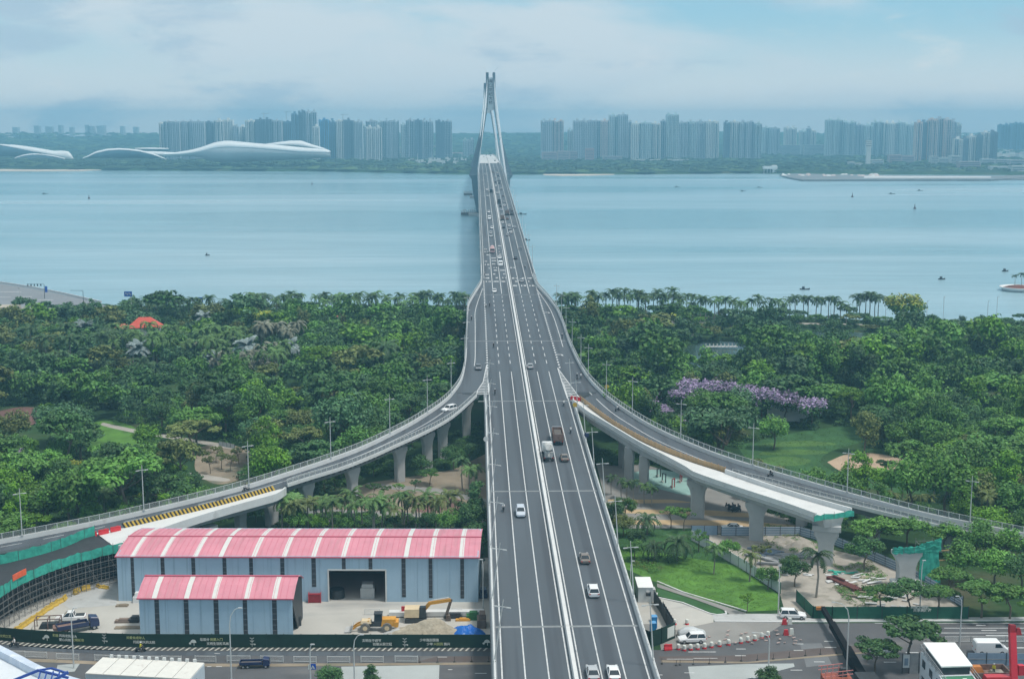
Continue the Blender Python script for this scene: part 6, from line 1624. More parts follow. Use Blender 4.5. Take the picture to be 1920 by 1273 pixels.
FARV = [('van', 'white', 917.7, 411, 0, 'white van third of the far column on the left half'), ('sedan', 'white', 922.4, 428, 0, 'white car below the white van on the left half'), ('sedan', 'silver', 920, 437, 0, 'silver car in front of another in the left half column'), ('sedan', 'silver', 920.5, 443.5, 0, 'silver car last of the close pair on the left half'),
        ('tanker', 'pink', 923, 473, 0, 'reddish tank truck on the left half among the lane lettering'), ('sedan', 'white', 936.9, 484, 0, 'white car by the median left of the lane lettering'), ('van', 'white', 938.7, 498, 0, 'white box van by the median on the left half'), ('sedan', 'white', 916.5, 398, 0, 'small white car above the white van on the left half'),
        ('sedan', 'silver', 909.9, 327, 0, 'tiny silver car near the pylons on the left half'), ('sedan', 'white', 912.9, 356, 0, 'tiny white car beside the dark bus'), ('bus', 'dark', 920.9, 360, 0, 'dark bus by the median on the left half'), ('sedan', 'silver', 914.2, 368, 0, 'tiny silver car below the dark bus'),
        ('sedan', 'silver', 942, 404, 1, 'silver car ahead of the large dark truck'), ('dump', 'dark', 942, 412, 1, 'large dark truck by the median on the right half'), ('sedan', 'rust', 951, 411, 1, 'brownish car beside the large dark truck'), ('sedan', 'white', 942.5, 418, 1, 'white car right behind the large dark truck'), ('sedan', 'dark', 944.4, 427, 1, 'black car behind the white car by the median'),
        ('sedan', 'white', 954.5, 424, 1, 'white car in the middle lane of the right half queue'), ('sedan', 'silver', 955.7, 430, 1, 'silver car following in the middle lane of the queue'), ('sedan', 'silver', 964.5, 427, 1, 'silver car in the outer lane of the queue'), ('sedan', 'white', 958, 436.5, 1, 'white car changing lanes at the queue end'), ('sedan', 'silver', 952, 441, 1, 'last silver car at the tail of the queue'),
        ('sedan', 'dark', 966.4, 485, 1, 'lone dark car on the right half over the water'), ('sedan', 'silver', 977.7, 528, 1, 'silver car on the lane lettering of the right half'), ('flat', 'dark', 935.6, 381, 1, 'dark truck by the median in the far queue'), ('sedan', 'silver', 945.3, 379, 1, 'silver car beside the far dark truck'), ('sedan', 'white', 946, 386, 1, 'white car in the middle lane of the far queue'),
        ('sedan', 'dark', 938.4, 387, 1, 'dark car behind the far dark truck'), ('sedan', 'blue', 940, 394, 1, 'blue grey car in the far median lane'), ('dump', 'dark', 951, 402, 1, 'dark truck in the middle lane beside the grey truck'), ('flat', 'grey', 959.4, 402, 1, 'grey truck in the outer lane beside the dark truck'), ('sedan', 'grey', 956, 393, 1, 'grey car in the outer lane above the grey truck'),
        ('sedan', 'silver', 925.6, 324, 1, 'tiny silver car at the near pylon by the median'), ('sedan', 'white', 932, 324, 1, 'tiny white car at the near pylon in the middle lane'), ('sedan', 'dark', 934, 330, 1, 'tiny dark car just after the near pylon'), ('sedan', 'white', 929.7, 332, 1, 'tiny white car just before the near pylon'), ('flat', 'silver', 936, 339, 1, 'tiny pale truck in the middle lane near the pylon'),
        ('sedan', 'dark', 929, 342, 1, 'tiny dark car by the median near the pylon'), ('sedan', 'dark', 936, 344, 1, 'tiny dark car behind the tiny pale truck'), ('sedan', 'white', 930, 349, 1, 'tiny white car behind the tiny dark cars'), ('sedan', 'silver', 940, 355, 1, 'tiny silver car in the outer lane of the far queue'), ('sedan', 'white', 933, 362, 1, 'tiny white car by the median above the far truck'), ('sedan', 'grey', 943, 368, 1, 'tiny grey car in the middle lane above the silver car')]
for k, c, x, y, a, lb in FARV: dcar(k, c, x, y, bool(a), lb, far=True)
for x, y, c in ((913.5, 311, 'dark'), (928, 308, 'dark'), (920, 300.5, 'dark'), (912, 299, 'white'), (924.5, 314.5, 'dark'), (907, 303, 'white'), (900, 299, 'dark'), (934, 310, 'grey'), (917, 294, 'dark'), (904, 294, 'grey')):
    v = PY(x, y, 1376 + (314 - y) * 42); D = min(v.y, 2400)
    v = PY(x, y, D); vehicle('sedan', c, (v.x, D, hD(D) + .06), 0, 'tiny car on the pale deck beyond the near pylon', 'tiny cars beyond the near pylon', True)
for x, y, aw, lb, s in ((944, 958, False, 'on the left half next to the pale blue grey car', 'white'), (928, 740, False, 'on the left half beside the gore joint', 'black'), (925.5, 652, False, 'on the left half above the second joint', 'black'), (918, 575, False, 'on the left half nearest the dotted line', 'black'), (911, 577, False, 'on the dotted line of the left half', 'white'),
                        (884, 601, False, 'on the left edge lane of the widened deck', 'black'), (1070, 812, True, 'beside the dump truck on the right half', 'white'), (1057, 761, True, 'in the outer right lane at the gore', 'white'), (1082, 711, True, 'left of the pair entering the right ramp', 'black'), (1089, 710, True, 'right of the pair entering the right ramp', 'white'),
                        (1054, 635, True, 'in the outer right ramp lane above the arrow', 'black'), (972.7, 470, True, 'left of the far pair on the right half', 'black'), (977, 470, True, 'right of the far pair on the right half', 'black'), (984.5, 505, True, 'alone by the right parapet over the water', 'black'), (909, 518, False, 'by the left parapet beside the lettering', 'black')):
    rider(x, y, aw, lb, s)
for x, y, zf, rz, lb, s in ((462, 921, 12.2, 2.2, 'at the lower left ramp lamp', 'white'), (1157, 771, 15.8, -.8, 'near the purple trees on the right ramp', 'white'), (1444, 894, 13.3, -1.1, 'on the lower right ramp', 'black')):
    rider(x, y, True, lb, s, 'px', rz, zf)
rider(28, 1213, True, 'on the hatched lane at the far left of the dark hoarding', 'white', 'px', 1.5); rider(263, 1222, True, 'in a yellow coat before the dark hoarding', 'yellow', 'px', -1.5)
# ------------------------------------------------------------------ left building yard
M_YARD = mat('yard_concrete', (0.44, 0.43, 0.40), 0.85, 0.10, 0.09, streak=((0.33, 0.33, 0.32), 0.56, 0.10, (.5, 1.6, 1)))
sheet('yard_concrete', [(-80, 1215), (-60, 1150), (60, 1110), (170, 1072), (225, 1050), (640, 1040), (915, 1045), (922, 1216), (262, 1216), (117, 1208), (0, 1203)], 4.015, M_YARD)
sheet('yard_slab', [(100, 1120), (180, 1080), (222, 1090), (218, 1134), (130, 1140)], 4.03, M_CONC)
M_CLAD = mat('pale_blue_cladding', (0.36, 0.50, 0.62), 0.55, 0.04, 0.5, streak=((0.30, 0.42, 0.52), 0.55, 0.7, (2.5, 1, .07)))
M_ROOF = mat('pink_roof_sheet', (0.60, 0.24, 0.30), 0.6, 0.09, 0.25, streak=((0.50, 0.22, 0.26), 0.54, 0.35, (2.2, .25, 1)))
M_ROOFD = mat('roof_flashing', (0.45, 0.09, 0.14), 0.5, 0.05, 1)
M_SKYL = mat('roof_skylight', (0.62, 0.62, 0.60), 0.5, 0.05, 1)
M_VWIN = mat('dark_window_strip', (0.05, 0.055, 0.065), 0.3, 0.3, .8)
def shed(label, bl, br, eave_y, ridge, back, strips, sky, depth, door=None, openend=False):
    A, B = P(bl[0], bl[1], 4), P(br[0], br[1], 4); Lx = (B - A).length; ang = math.atan2(B.y - A.y, B.x - A.x)
    r = empty('industrial_shed', tuple(A), ang, label, 'shed'); M = Matrix.Translation(A) @ Matrix.Rotation(ang, 4, 'Z'); Mi = M.inverted()
    he = PY(bl[0], eave_y, A.y).z - 4
    hr = PY(ridge[0], ridge[1], A.y + depth * .5).z - 4
    def lx(x): return (Mi @ PY(x, bl[1], (A.y + B.y) / 2)).x
    t = .18
    # front wall, with the doorway left open
    m = MB(); cuts = [0] + ([lx(door[0]), lx(door[1])] if door else []) + [Lx]
    if door:
        dh = PY(door[0], door[2], A.y).z - 4
        m.box(((0 + cuts[1]) / 2, 0, 0), (cuts[1], t, he)); m.box(((cuts[2] + Lx) / 2, 0, 0), (Lx - cuts[2], t, he)); m.box(((cuts[1] + cuts[2]) / 2, 0, dh), (cuts[2] - cuts[1], t, he - dh))
    else: m.box((Lx / 2, 0, 0), (Lx, t, he))
    m.box((Lx / 2, depth, 0), (Lx, t, he))
    gab = [(0, 0), (depth, 0), (depth, he), (depth * .75, he + (hr - he) * .66), (depth * .5, hr), (depth * .25, he + (hr - he) * .66), (0, he)]
    m.xprism(gab, 0, .15)
    if not openend: m.xprism(gab, Lx - .15, Lx)
    else: m.xprism([(depth * .5, 0), (depth, 0), (depth, he), (depth * .75, he + (hr - he) * .66), (depth * .5, hr), (depth * .25, he + (hr - he) * .66), (0, he), (0, he - 1)], Lx - .15, Lx, m=1)  # dark sheet stands in for the shade inside the open end
    # sheet joints
    m.build('wall', [M_CLAD, M_DARK], r)
    m = MB(); x = 1.5
    while x < Lx:
        if not door or not (cuts[1] < x < cuts[2]): m.box((x, -t / 2 - .01, .1), (.06, .05, he - .2))
        x += 3.0
    m.build('cladding_seam', mat('cladding_seam', (0.30, 0.42, 0.53), .6, .05, 1), r)
    ov = .45; prof = [(-ov, he - .12), (depth * .25, he + (hr - he) * .70), (depth * .5, hr + .1), (depth * .75, he + (hr - he) * .70), (depth + ov, he - .12)]
    def rp(x0, x1, dz, mt, nm, a=0, b=4, par=None):
        m = MB()
        for i in range(a, b):
            (y0, z0), (y1, z1) = prof[i], prof[i + 1]
            m.add([(x0, y0, z0 + dz), (x1, y0, z0 + dz), (x1, y1, z1 + dz), (x0, y1, z1 + dz), (x0, y0, z0 + dz - .08), (x1, y0, z0 + dz - .08), (x1, y1, z1 + dz - .08), (x0, y1, z1 + dz - .08)], [(0, 1, 2, 3), (7, 6, 5, 4), (0, 4, 5, 1), (2, 6, 7, 3), (1, 5, 6, 2), (0, 3, 7, 4)])
        return m.build(nm, mt, par or r)
    roof = rp(-.3, Lx + .3, 0, M_ROOF, 'roof')
    m = MB(); x = 0
    while x < Lx:
        for i in range(4):
            (y0, z0), (y1, z1) = prof[i], prof[i + 1]; m.beam((x, y0, z0 + .03), (x, y1, z1 + .03), .05, .05)
        x += 1.1
    m.build('roof_seam', M_ROOFD if False else mat('roof_seam', (0.56, 0.17, 0.24), .5, .05, 1), roof)
    for x in sky:
        q = lx(x); rp(q - .42, q + .42, .035, M_SKYL, 'skylight', 0, 4, roof)
    m = MB(); m.beam((-.3, depth * .5, hr + .16), (Lx + .3, depth * .5, hr + .16), .5, .12); m.beam((-.3, -ov, he - .14), (Lx + .3, -ov, he - .14), .12, .2); m.build('ridge_and_gutter', M_ROOFD, roof)
    for s in strips:
        x0, x1 = lx(s[0]), lx(s[1]); z0 = PY(s[0], s[2], A.y).z - 4 if len(s) > 2 else .1
        m = MB(); m.box(((x0 + x1) / 2, -.07, z0), (x1 - x0, .12, he - z0 - .25)); w = m.build('window_strip', M_VWIN, r)
        m = MB(); z = z0 + .5
        while z < he - .4: m.box(((x0 + x1) / 2, -.15, z), (x1 - x0, .04, .05)); z += 1.0
        m.build('glazing_bar', mat('bar_grey', (.22, .24, .26), .6, .1, 1), w)
    if door:
        m = MB()
        for x in (cuts[1], cuts[2]): m.box((x, -.12, 0), (.25, .25, dh + .2))
        m.box(((cuts[1] + cuts[2]) / 2, -.12, dh), (cuts[2] - cuts[1], .25, .25)); m.build('door_frame', M_SKYL, r)
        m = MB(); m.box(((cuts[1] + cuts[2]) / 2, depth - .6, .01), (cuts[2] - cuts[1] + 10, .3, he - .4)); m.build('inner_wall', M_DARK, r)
    return r, M
big, MBIG = shed('long pink roofed pale blue shed with a wide open dark doorway', (223, 1126), (897, 1128), 1041, (234, 1006), 996, [(245, 251), (302, 309), (360, 367), (419, 426), (469, 476), (527.5, 535), (586, 594, 1095), (643, 650, 1062), (693, 700, 1062), (754.6, 762, 1112), (805, 812, 1113), (864, 871, 1113)],
                [250, 306, 368, 416, 478, 535, 590, 646, 701, 763, 811, 866], 17.0, door=(617, 725, 1064))
sml, MSML = shed('small pink roofed pale blue shed standing in front of the long shed', (264, 1197), (550, 1198), 1119, (274, 1080), 1068, [(291.6, 300), (347, 355.5), (403, 412), (458, 466), (513, 521.6)], [292, 353, 405, 466, 518], 10.0, openend=True)
# things in the doorway
c = P(690, 1118, 4); o = MB().box((0, 0, 0), (2.6, 2.4, 2.0)).box((0, 0, 2.0), (2.2, 2.0, .7), top=.9).build('storage_cabin', M_CONC); o.location = c; tag(o, 'pale block cabin standing inside the open doorway', 'cabin')
for x, y, lb in ((632, 1119, 'dark round tank just inside the left door jamb'), (560, 1172, 'small dark crate by the open end of the small shed')):
    c = P(x, y, 4); o = MB().tube([(0, 0, 0), (0, 0, 1.6)], [1.5 if x > 600 else .5, 1.4 if x > 600 else .5], 14).build('tank', M_DARK); o.location = c; tag(o, lb, 'tank')
# red generator box
c = P(591, 1128, 4); r = empty('generator', tuple(c), 0, 'dark red framed generator box against the long shed wall', 'generator')
MB().box((0, 0, .1), (2.2, 1.2, 1.5)).build('housing', mat('dark_red_metal', (0.28, 0.02, 0.03), .5, .2, 2), r)
m = MB()
for sx in (-1, 1):
    for sy in (-1, 1): m.box((sx * 1.12, sy * .65, 0), (.12, .12, 1.9))
for sx in (-1, 1): m.beam((sx * 1.12, -.65, 1.85), (sx * 1.12, .65, 1.85), .1)
for sy in (-1, 1): m.beam((-1.12, sy * .65, 1.85), (1.12, sy * .65, 1.85), .1)
m.build('frame', PAINT['red'], r)
# hoarding with slogans
M_HOARD = mat('dark_green_hoarding', (0.010, 0.035, 0.025), 0.6, 0.25, 0.4)
M_SLW = mat('slogan_white', (0.62, 0.64, 0.60), .8, .03, 1); M_SLY = mat('slogan_yellow', (0.42, 0.46, 0.20), .8, .03, 1)
def text_mesh(s, size, mt, parent, loc, rz, name='slogan', ext=.012):
    cv = bpy.data.curves.new(name, 'FONT'); cv.body = s; cv.size = size; cv.extrude = ext; cv.offset = size * .018; cv.resolution_u = 2
    o = bpy.data.objects.new(name, cv); COL.objects.link(o)
    dg = bpy.context.evaluated_depsgraph_get(); me = bpy.data.meshes.new_from_object(o.evaluated_get(dg)); bpy.data.objects.remove(o)
    me.materials.clear(); me.materials.append(mt); t = mobj(name, me, parent); t.rotation_euler = (R(90), 0, rz); t.location = loc
    return t
hl = [P(x, y, 4) for x, y in ((-90, 1196), (0, 1200), (60, 1205), (117, 1208.5), (200, 1211.5), (261, 1213), (500, 1213.5), (922, 1214))]
HB = hl[5]; hoard = empty('hoarding', tuple(hl[5]), 0, 'long dark green hoarding with white and yellow slogans before the left yard', 'hoarding')
HH = 2.35; rel = [p - HB for p in hl]
for i, (a, b) in enumerate(zip(rel, rel[1:])):
    d = (b - a).normalized() * .005
    MB().beam(a + d + Vector((0, 0, HH / 2)), b - d + Vector((0, 0, HH / 2)), .12, HH).build('panel', M_HOARD, hoard)
m = MB()
for a, b in zip(rel, rel[1:]):
    for p in resample([a, b], step=3.0)[:-1]: m.box((p.x, p.y + .12, 0), (.12, .12, HH + .06))
m.build('post', M_DARK, hoard)
def on_h(x, y):
    "point on the hoarding face at a photograph pixel"
    for a, b in zip(hl, hl[1:]):
        d = ray(x, y); # intersect with the vertical plane through a-b
        n = Vector((b.y - a.y, -(b.x - a.x), 0)); D = Vector(d); t = (a - Vector((0, 0, H))).dot(n) / D.dot(n); q = Vector((0, 0, H)) + D * t
        if min(a.x, b.x) - .01 <= q.x <= max(a.x, b.x) + .01: return q, math.atan2(b.y - a.y, b.x - a.x)
    return q, 0
SLG = [(99, 1192, '\u79ef\u6781', 'y'), (111, 1192.5, '\u98ce\u5c1a\u53d1\u626c\u5149\u5927', 'w'), (111, 1200, '\u7231\u5fc3\u5171\u7b51', 'w'), (135, 1200.8, '\u6587\u660e\u57ce\u5e02', 'y'), (237, 1196.5, '\u5173\u7231\u672a\u6210\u5e74\u4eba', 'y'), (250, 1204.5, '\u6258\u8d77\u660e\u5929\u7684\u592a\u9633', 'w'),
       (375, 1200, '\u5783\u573e\u5206', 'w'), (394, 1200, '\u7c7b\u8981\u5165\u95e8', 'y'), (387.5, 1207.7, '\u6587\u660e\u751f\u6d3b\u65b0\u98ce\u5c1a', 'w'), (679, 1202, '\u6587\u660e\u5728\u4e8e\u7ec6\u8282', 'w'), (699, 1208.6, '\u521b\u5efa\u4ece\u6211\u505a\u8d77', 'w'), (787, 1201, '\u5c11\u5e74\u5f3a\u5219\u56fd\u5f3a', 'w'), (800, 1208.4, '\u5c11\u5e74', 'w'), (813, 1208.4, '\u5174\u5219\u6c11', 'y'), (832, 1208.4, '\u65cf\u5174', 'w'), (0, 1193, '\u6587\u660e\u4e4b\u82b1', 'y')]
for x, y, s, c in SLG:
    q, an = on_h(x, y); text_mesh(s, .54, M_SLW if c == 'w' else M_SLY, hoard, tuple(q - HB + Vector((0, -.09, 0))), an)
def icon(x, y, kind):
    q, an = on_h(x, y); m = MB()
    def disc(cx, cz, r, a0=0, a1=6.2832, n=14):
        pts = [(cx + r * math.cos(a0 + (a1 - a0) * i / n), cz + r * math.sin(a0 + (a1 - a0) * i / n)) for i in range(n + (0 if a1 - a0 > 6.2 else 1))]
        m.add([(p[0], -.02, p[1]) for p in pts], [tuple(range(len(pts)))])
    if kind == 'tree': disc(0, .55, .5, -.15, 3.3); disc(-.55, .38, .2); m.box((.1, 0, 0), (.1, .02, .6))
    else:
        for k, zz in enumerate((1.25, .75, .2)):
            for s in (-1, 1): m.add([(0, -.02, zz - .14), (s * .42, -.02, zz + .12), (s * .15, -.02, zz + .12)], [(0, 1, 2)])
        m.box((0, 0, -.2), (.06, .02, 1.4)); disc(.45, .2, .14)
    t = m.build('hoarding_emblem', M_SLW, hoard); t.location = q - HB + Vector((0, -.1, 0)); t.rotation_euler = (0, 0, an)
for x, y in ((88, 1200), (363, 1209), (913, 1209)): icon(x, y, 'tree')
for x, y in ((196, 1203), (473, 1209), (759, 1210)): icon(x, y, 's')
# hatched base strip and kerb
hb = []
m = MB(); kk = MB(); bl_ = [p for p in hl]
line = resample(bl_, step=1.0)
for i in range(0, len(line) - 1):
    a, b = line[i], line[i + 1]; w = (b - a) * .34
    m.add([a + Vector((0, -.14, .06)), a + w + Vector((0, -.14, .06)), a + w - Vector((.55, 1.45, -.06)), a - Vector((.55, 1.45, -.06))], [(0, 1, 2, 3)])
o = m.build('hatched_marking', mat('worn_paint', (.42, .42, .38), .9, .2, 2)); tag(o, kind='structure')
o = MB(); ribbon(o, [p + Vector((0, -.13, .045)) for p in line], [p + Vector((0, -1.75, .045)) for p in line]); o = o.build('hatched_strip', mat('strip_dark', (.07, .07, .07), .9, .1, 1)); tag(o, kind='structure')
# ------------------------------------------------------------------ streets at the bottom
sheet('street', [(-160, 1196), (0, 1200), (117, 1208), (261, 1213.5), (922, 1214.5), (1240, 1218), (1420, 1200), (1470, 1168), (1960, 1166), (2100, 1166), (2300, 1420), (-300, 1420)], 4.03, M_ASPH2)
sheet('street', [(1235, 1185), (1335, 1165), (1480, 1165), (1480, 1196), (1430, 1205), (1240, 1222)], 4.026, mat('worn_street', (0.24, 0.235, 0.225), .9, .16, .1, streak=((.16, .16, .16), .55, .1, (.4, 1.6, 1))))
sheet('bike_lane', [(-100, 1207), (0, 1207.5), (117, 1213), (261, 1220), (922, 1221), (922, 1229), (261, 1228), (117, 1222), (0, 1216), (-100, 1216)], 4.045, M_ASPH)
sheet('median_strip', [(-100, 1229), (117, 1236), (261, 1243), (500, 1243.5), (922, 1241), (922, 1245), (500, 1249), (261, 1249), (117, 1242), (-100, 1235)], 4.06, M_TANP)
sheet('median_strip', [(1240, 1237), (1400, 1240), (1560, 1226), (1640, 1220), (1640, 1222.5), (1560, 1229), (1400, 1243), (1240, 1241)], 4.06, M_TANP)
M_PATCH = mat('pale_concrete_patch', (0.36, 0.39, 0.39), 0.8, 0.12, .1)
sheet('concrete_patch', [(640, 1249), (824, 1246), (822, 1300), (600, 1300), (640, 1262)], 4.045, M_PATCH)
sheet('concrete_patch', [(1290, 1249), (1400, 1244), (1488, 1243), (1490, 1249), (1440, 1262), (1470, 1300), (1300, 1300)], 4.045, M_PATCH)
sheet('concrete_patch', [(1500, 1206), (1540, 1205), (1560, 1245), (1512, 1250)], 4.047, mat('grey_patch', (.16, .17, .18), .9, .15, .2))
sheet('concrete_patch', [(108, 1246), (150, 1243), (140, 1258), (104, 1262)], 4.047, M_PATCH)
sheet('brown_lane', [(820, 1230), (922, 1229), (922, 1240), (780, 1240)], 4.05, mat('brown_asphalt', (.11, .09, .085), .9, .15, .3))
sheet('brown_lane', [(1236, 1230), (1380, 1228), (1560, 1212), (1640, 1208), (1640, 1219), (1560, 1226), (1390, 1239), (1238, 1237)], 4.05, mat('brown_asphalt', (.11, .09, .085), .9, .15, .3))
def dashes(name, lst, z=4.07, mt=M_LINE):
    m = MB()
    for x0, x1, y, w in lst:
        m.add([P(x0, y, z), P(x1, y, z), P(x1 + .5, y + w, z), P(x0 + .5, y + w, z)], [(0, 1, 2, 3)])
    tag(m.build(name, mt), kind='structure')
dashes('lane_marking', [(402, 412, 1224, .8), (405, 416, 1248.5, .9), (388, 396, 1248.5, .9), (820, 838, 1230.6, .8), (840, 848, 1254, 1), (890, 912, 1261, 1), (1290, 1342, 1221, 1), (1250, 1300, 1234.5, .8), (1300, 1345, 1233, .8), (1380, 1398, 1215.5, 1), (1378, 1398, 1228, 1), (1487, 1506, 1206, 1), (1488, 1506, 1218, 1), (1545, 1562, 1201, 1), (1546, 1568, 1212.5, 1.1), (1482, 1504, 1255, 1.1), (1526, 1546, 1239.5, 1.1), (1283, 1302, 1260, 1.1), (1232, 1242, 1264, 1.1), (1698, 1722, 1222, 1.2), (1657, 1680, 1240, 1.2), (1640, 1650, 1229, 1.2),
                      (1770, 1920, 1176.5, .9), (1755, 1920, 1185.5, 1), (1800, 1815, 1174.8, 0.1), (1830, 1848, 1171, 1.2), (1840, 1868, 1180.5, 1.3), (1848, 1890, 1190, 1.4), (1868, 1895, 1200, 2), (1880, 1920, 1213, 1.6), (1640, 1920, 1167.5, .7)])
m = MB()
def kerbline(pxs, h=.14, w=.3, z=4.0): return [P(x, y, z) for x, y in pxs]
for ln in ([(1340, 1165), (1465, 1166), (1500, 1166), (1960, 1163)], [(1232, 1120), (1280, 1130), (1330, 1150), (1345, 1153), (1362, 1151), (1360, 1146)], [(1232, 1090), (1280, 1110), (1400, 1146)], [(1232, 1112), (1230, 1118)]):
    sweep(m, kerbline(ln), [(-.15, -.1), (-.15, .16), (.15, .16), (.15, -.1)])
tag(m.build('kerb', M_CONCL), kind='structure')
sheet('pavement', [(1335, 1152), (1400, 1150), (1465, 1150), (1480, 1158), (1960, 1156), (1960, 1163), (1500, 1165.5), (1340, 1165)], 4.05, M_CONC)
sheet('pavement', [(1232, 1093), (1290, 1114), (1400, 1149), (1370, 1152), (1355, 1142), (1300, 1122), (1232, 1100)], 4.045, M_GREYP)
sheet('yard_concrete', [(1186, 1120), (1232, 1120), (1280, 1131), (1338, 1153), (1338, 1166), (1240, 1186), (1214, 1205), (1200, 1170)], 4.04, M_YARD)
sheet('lawn', [(1232, 1102), (1300, 1124), (1350, 1142), (1358, 1149), (1342, 1151), (1280, 1128), (1232, 1116)], 4.05, M_LAWND)
# pedestrian guard rail along the left street
def guard(x0, y0, x1, y1, label, grp):
    a, b = P(x0, y0, 4.05), P(x1, y1, 4.05); r = empty('guard_rail', tuple(a), math.atan2(b.y - a.y, b.x - a.x), label, 'railing', grp); L_ = (b - a).length
    m = MB(); m.beam((0, 0, 1.05), (L_, 0, 1.05), .07); m.beam((0, 0, .2), (L_, 0, .2), .06)
    for x in (0, L_): m.box((x, 0, 0), (.1, .1, 1.12))
    m.build('frame', M_RAIL, r)
    m = MB(); x = .16
    while x < L_: m.box((x, 0, .2), (.03, .03, .85)); x += .16
    m.build('bars', M_RAIL, r)
G0 = [(0, 47, 1231), (47, 88, 1233), (106, 148, 1236.5), (178, 220, 1239), (220, 262, 1240), (262, 304, 1241), (304, 340, 1241), (366, 405, 1241), (426, 469, 1240.5), (489, 531, 1241), (551, 593, 1242), (614, 656, 1242), (677, 719, 1241.5), (741, 783, 1241)]
for x0, x1, y in G0: guard(x0, y - .5, x1, y + (.6 if x1 < 260 else 0), 'pale steel guard rail panel along the median of the bottom left street', 'guard rail panels of the bottom left street')
for x0, x1 in ((1772, 1798), (1798, 1820), (1820, 1848), (1848, 1885), (1885, 1920)): guard(x0, 1204, x1, 1204, 'pale guard rail panel on the right street behind the white van', 'guard rail panels of the right street')
# delineator posts
for x, y in ((787, 1241.5), (820, 1241), (852, 1240.5), (884, 1240), (916, 1240), (1241, 1244), (1300, 1245), (1330, 1243.5), (1360, 1241), (1390, 1238.5), (1420, 1237), (1450, 1235), (1480, 1231.5), (1510, 1228.5), (1538, 1226), (1568, 1224), (1275, 1246), (1268, 1247)):
    c = P(x, y, 4.05); r = empty('delineator_post', tuple(c), 0, 'thin dark post with black base on the median of the bottom street', 'post', 'thin dark posts of the bottom street')
    MB().tube([(0, 0, 0), (0, 0, .16)], [.26, .12], 7).build('base', M_BLK, r); MB().tube([(0, 0, .1), (0, 0, .95)], .035, 5).build('rod', M_DARK, r)
# curved street lamps
def street_lamp(x, ytop, ybase, xt, label, zb=4.05, xb=None):
    b = P(xb or x, ybase, zb); top = PY(x, ytop, b.y).z - zb; tip = PY(xt, ytop, b.y); dx = tip.x - b.x
    r = empty('street_lamp', tuple(b), 0, label, 'street lamp')
    m = MB(); h = top
    m.tube([(0, 0, 0), (0, 0, h * .5), (0, 0, h * .8), (dx * .1, 0, h * .9), (dx * .45, 0, h * .975), (dx * .85, 0, h)], [.13, .10, .085, .075, .06, .05], 8); m.build('pole', M_POLE, r)
    m = MB(); m.box((dx * .95, 0, h - .08), (max(.7, abs(dx) * .22), .26, .12), top=.8); m.build('lamp_head', M_LHEAD, r)
street_lamp(435, 1139, 1300, 451, 'tall curved lamp before the small shed at the bottom left'); street_lamp(138.5, 1139, 1252, 141, 'thin straight lamp between the left vehicles and the white cabins')
street_lamp(665, 1189, 1300, 679, 'curved lamp before the slogan in the middle of the left hoarding'); street_lamp(583, 1207, 1300, 586, 'small lamp pole carrying the blue sign at the bottom')
street_lamp(1587, 1128, 1268, 1562, 'tall curved lamp beside the black crane boom'); street_lamp(1799, 1117, 1213, 1795, 'curved lamp behind the white roofed cabin block'); street_lamp(1459, 1060, 1152, 1462, 'straight white lamp at the corner of the bright lawn')
street_lamp(1441, 1185, 1252, 1412, 'short curved lamp over the right concrete patch'); street_lamp(1181, 1051, 1150, 1187, 'curved lamp close to the right bridge parapet above the cabin'); street_lamp(906, 1048, 1140, 902, 'lamp pole between the long shed and the bridge', xb=906); street_lamp(1724, 1050, 1155, 1733, 'street lamp before the green netting tower')
# pedestrian crossing sign
c = P(588, 1300, 4); zz = PY(588, 1249, c.y).z; r = empty('road_sign', (c.x, c.y, 4), 0, 'square blue pedestrian crossing sign at the bottom edge', 'road sign')
h = zz - 4; M_SB = mat('sign_blue', (0.02, 0.09, 0.42), .5, .04, 1)
MB().box((0, -.1, h - .45), (.95, .05, .95)).build('plate', M_SB, r)
m = MB(); m.add([(-.34, -.135, h - .34), (.34, -.135, h - .34), (0, -.135, h + .3)], [(0, 1, 2)]); m.build('triangle', M_SLW, r)
m = MB(); m.box((.0, -.15, h - .30), (.07, .01, .34)); m.beam((0, -.15, h - .12), (.13, -.15, h - .3), .06, .02); m.beam((0, -.15, h - .12), (-.13, -.15, h - .3), .06, .02); m.build('walking_figure', M_SB, r)
MB().box((-.62, -.1, h - .4), (.2, .05, .75)).build('side_plate', M_SLW, r)
# ------------------------------------------------------------------ machines
M_MACH = mat('machine_yellow', (0.60, 0.30, 0.05), .5, .18, 1.2); M_MACHL = mat('faded_machine_cream', (0.62, 0.50, 0.33), .6, .12, 1)
def scale_at(x, y, z=4.0): return (P(x + 10, y, z) - P(x, y, z)).x / 10
c = P(704, 1181, 4); r = empty('wheel_loader', tuple(c), 0, 'yellow wheel loader with a raised dusty bucket in the left yard', 'wheel loader')
k = 1.0
MB().box((2.4, 0, 1.0), (2.7, 1.9, 1.25), top=(.85, .9)).build('engine_cover', M_MACH, r)
MB().box((3.7, 0, .9), (.7, 2.1, .9)).build('counterweight', M_MACH, r)
MB().box((.1, 0, .9), (2.0, 1.3, .5)).box((-1.6, 0, .8), (1.6, 1.1, .7)).build('chassis', M_DARK, r)
cb = MB(); cb.box((.55, 0, 1.4), (1.5, 1.5, 1.75), top=.88); cb = cb.build('cab', M_WIN, r); MB().box((.55, 0, 3.13), (1.5, 1.55, .12)).build('cab_roof', M_DARK, cb)
MB().box((-1.6, 0, 1.5), (1.9, 1.7, .45), top=.8).build('front_cowl', M_MACHL, r)
m = MB()
for s in (-1, 1): m.beam((-1.0, s * .6, 1.9), (-3.1, s * .6, 1.1), .22, .3); m.beam((-3.1, s * .6, 1.1), (-3.9, s * .6, .5), .2, .28)
m.build('lift_arm', M_MACH, r)
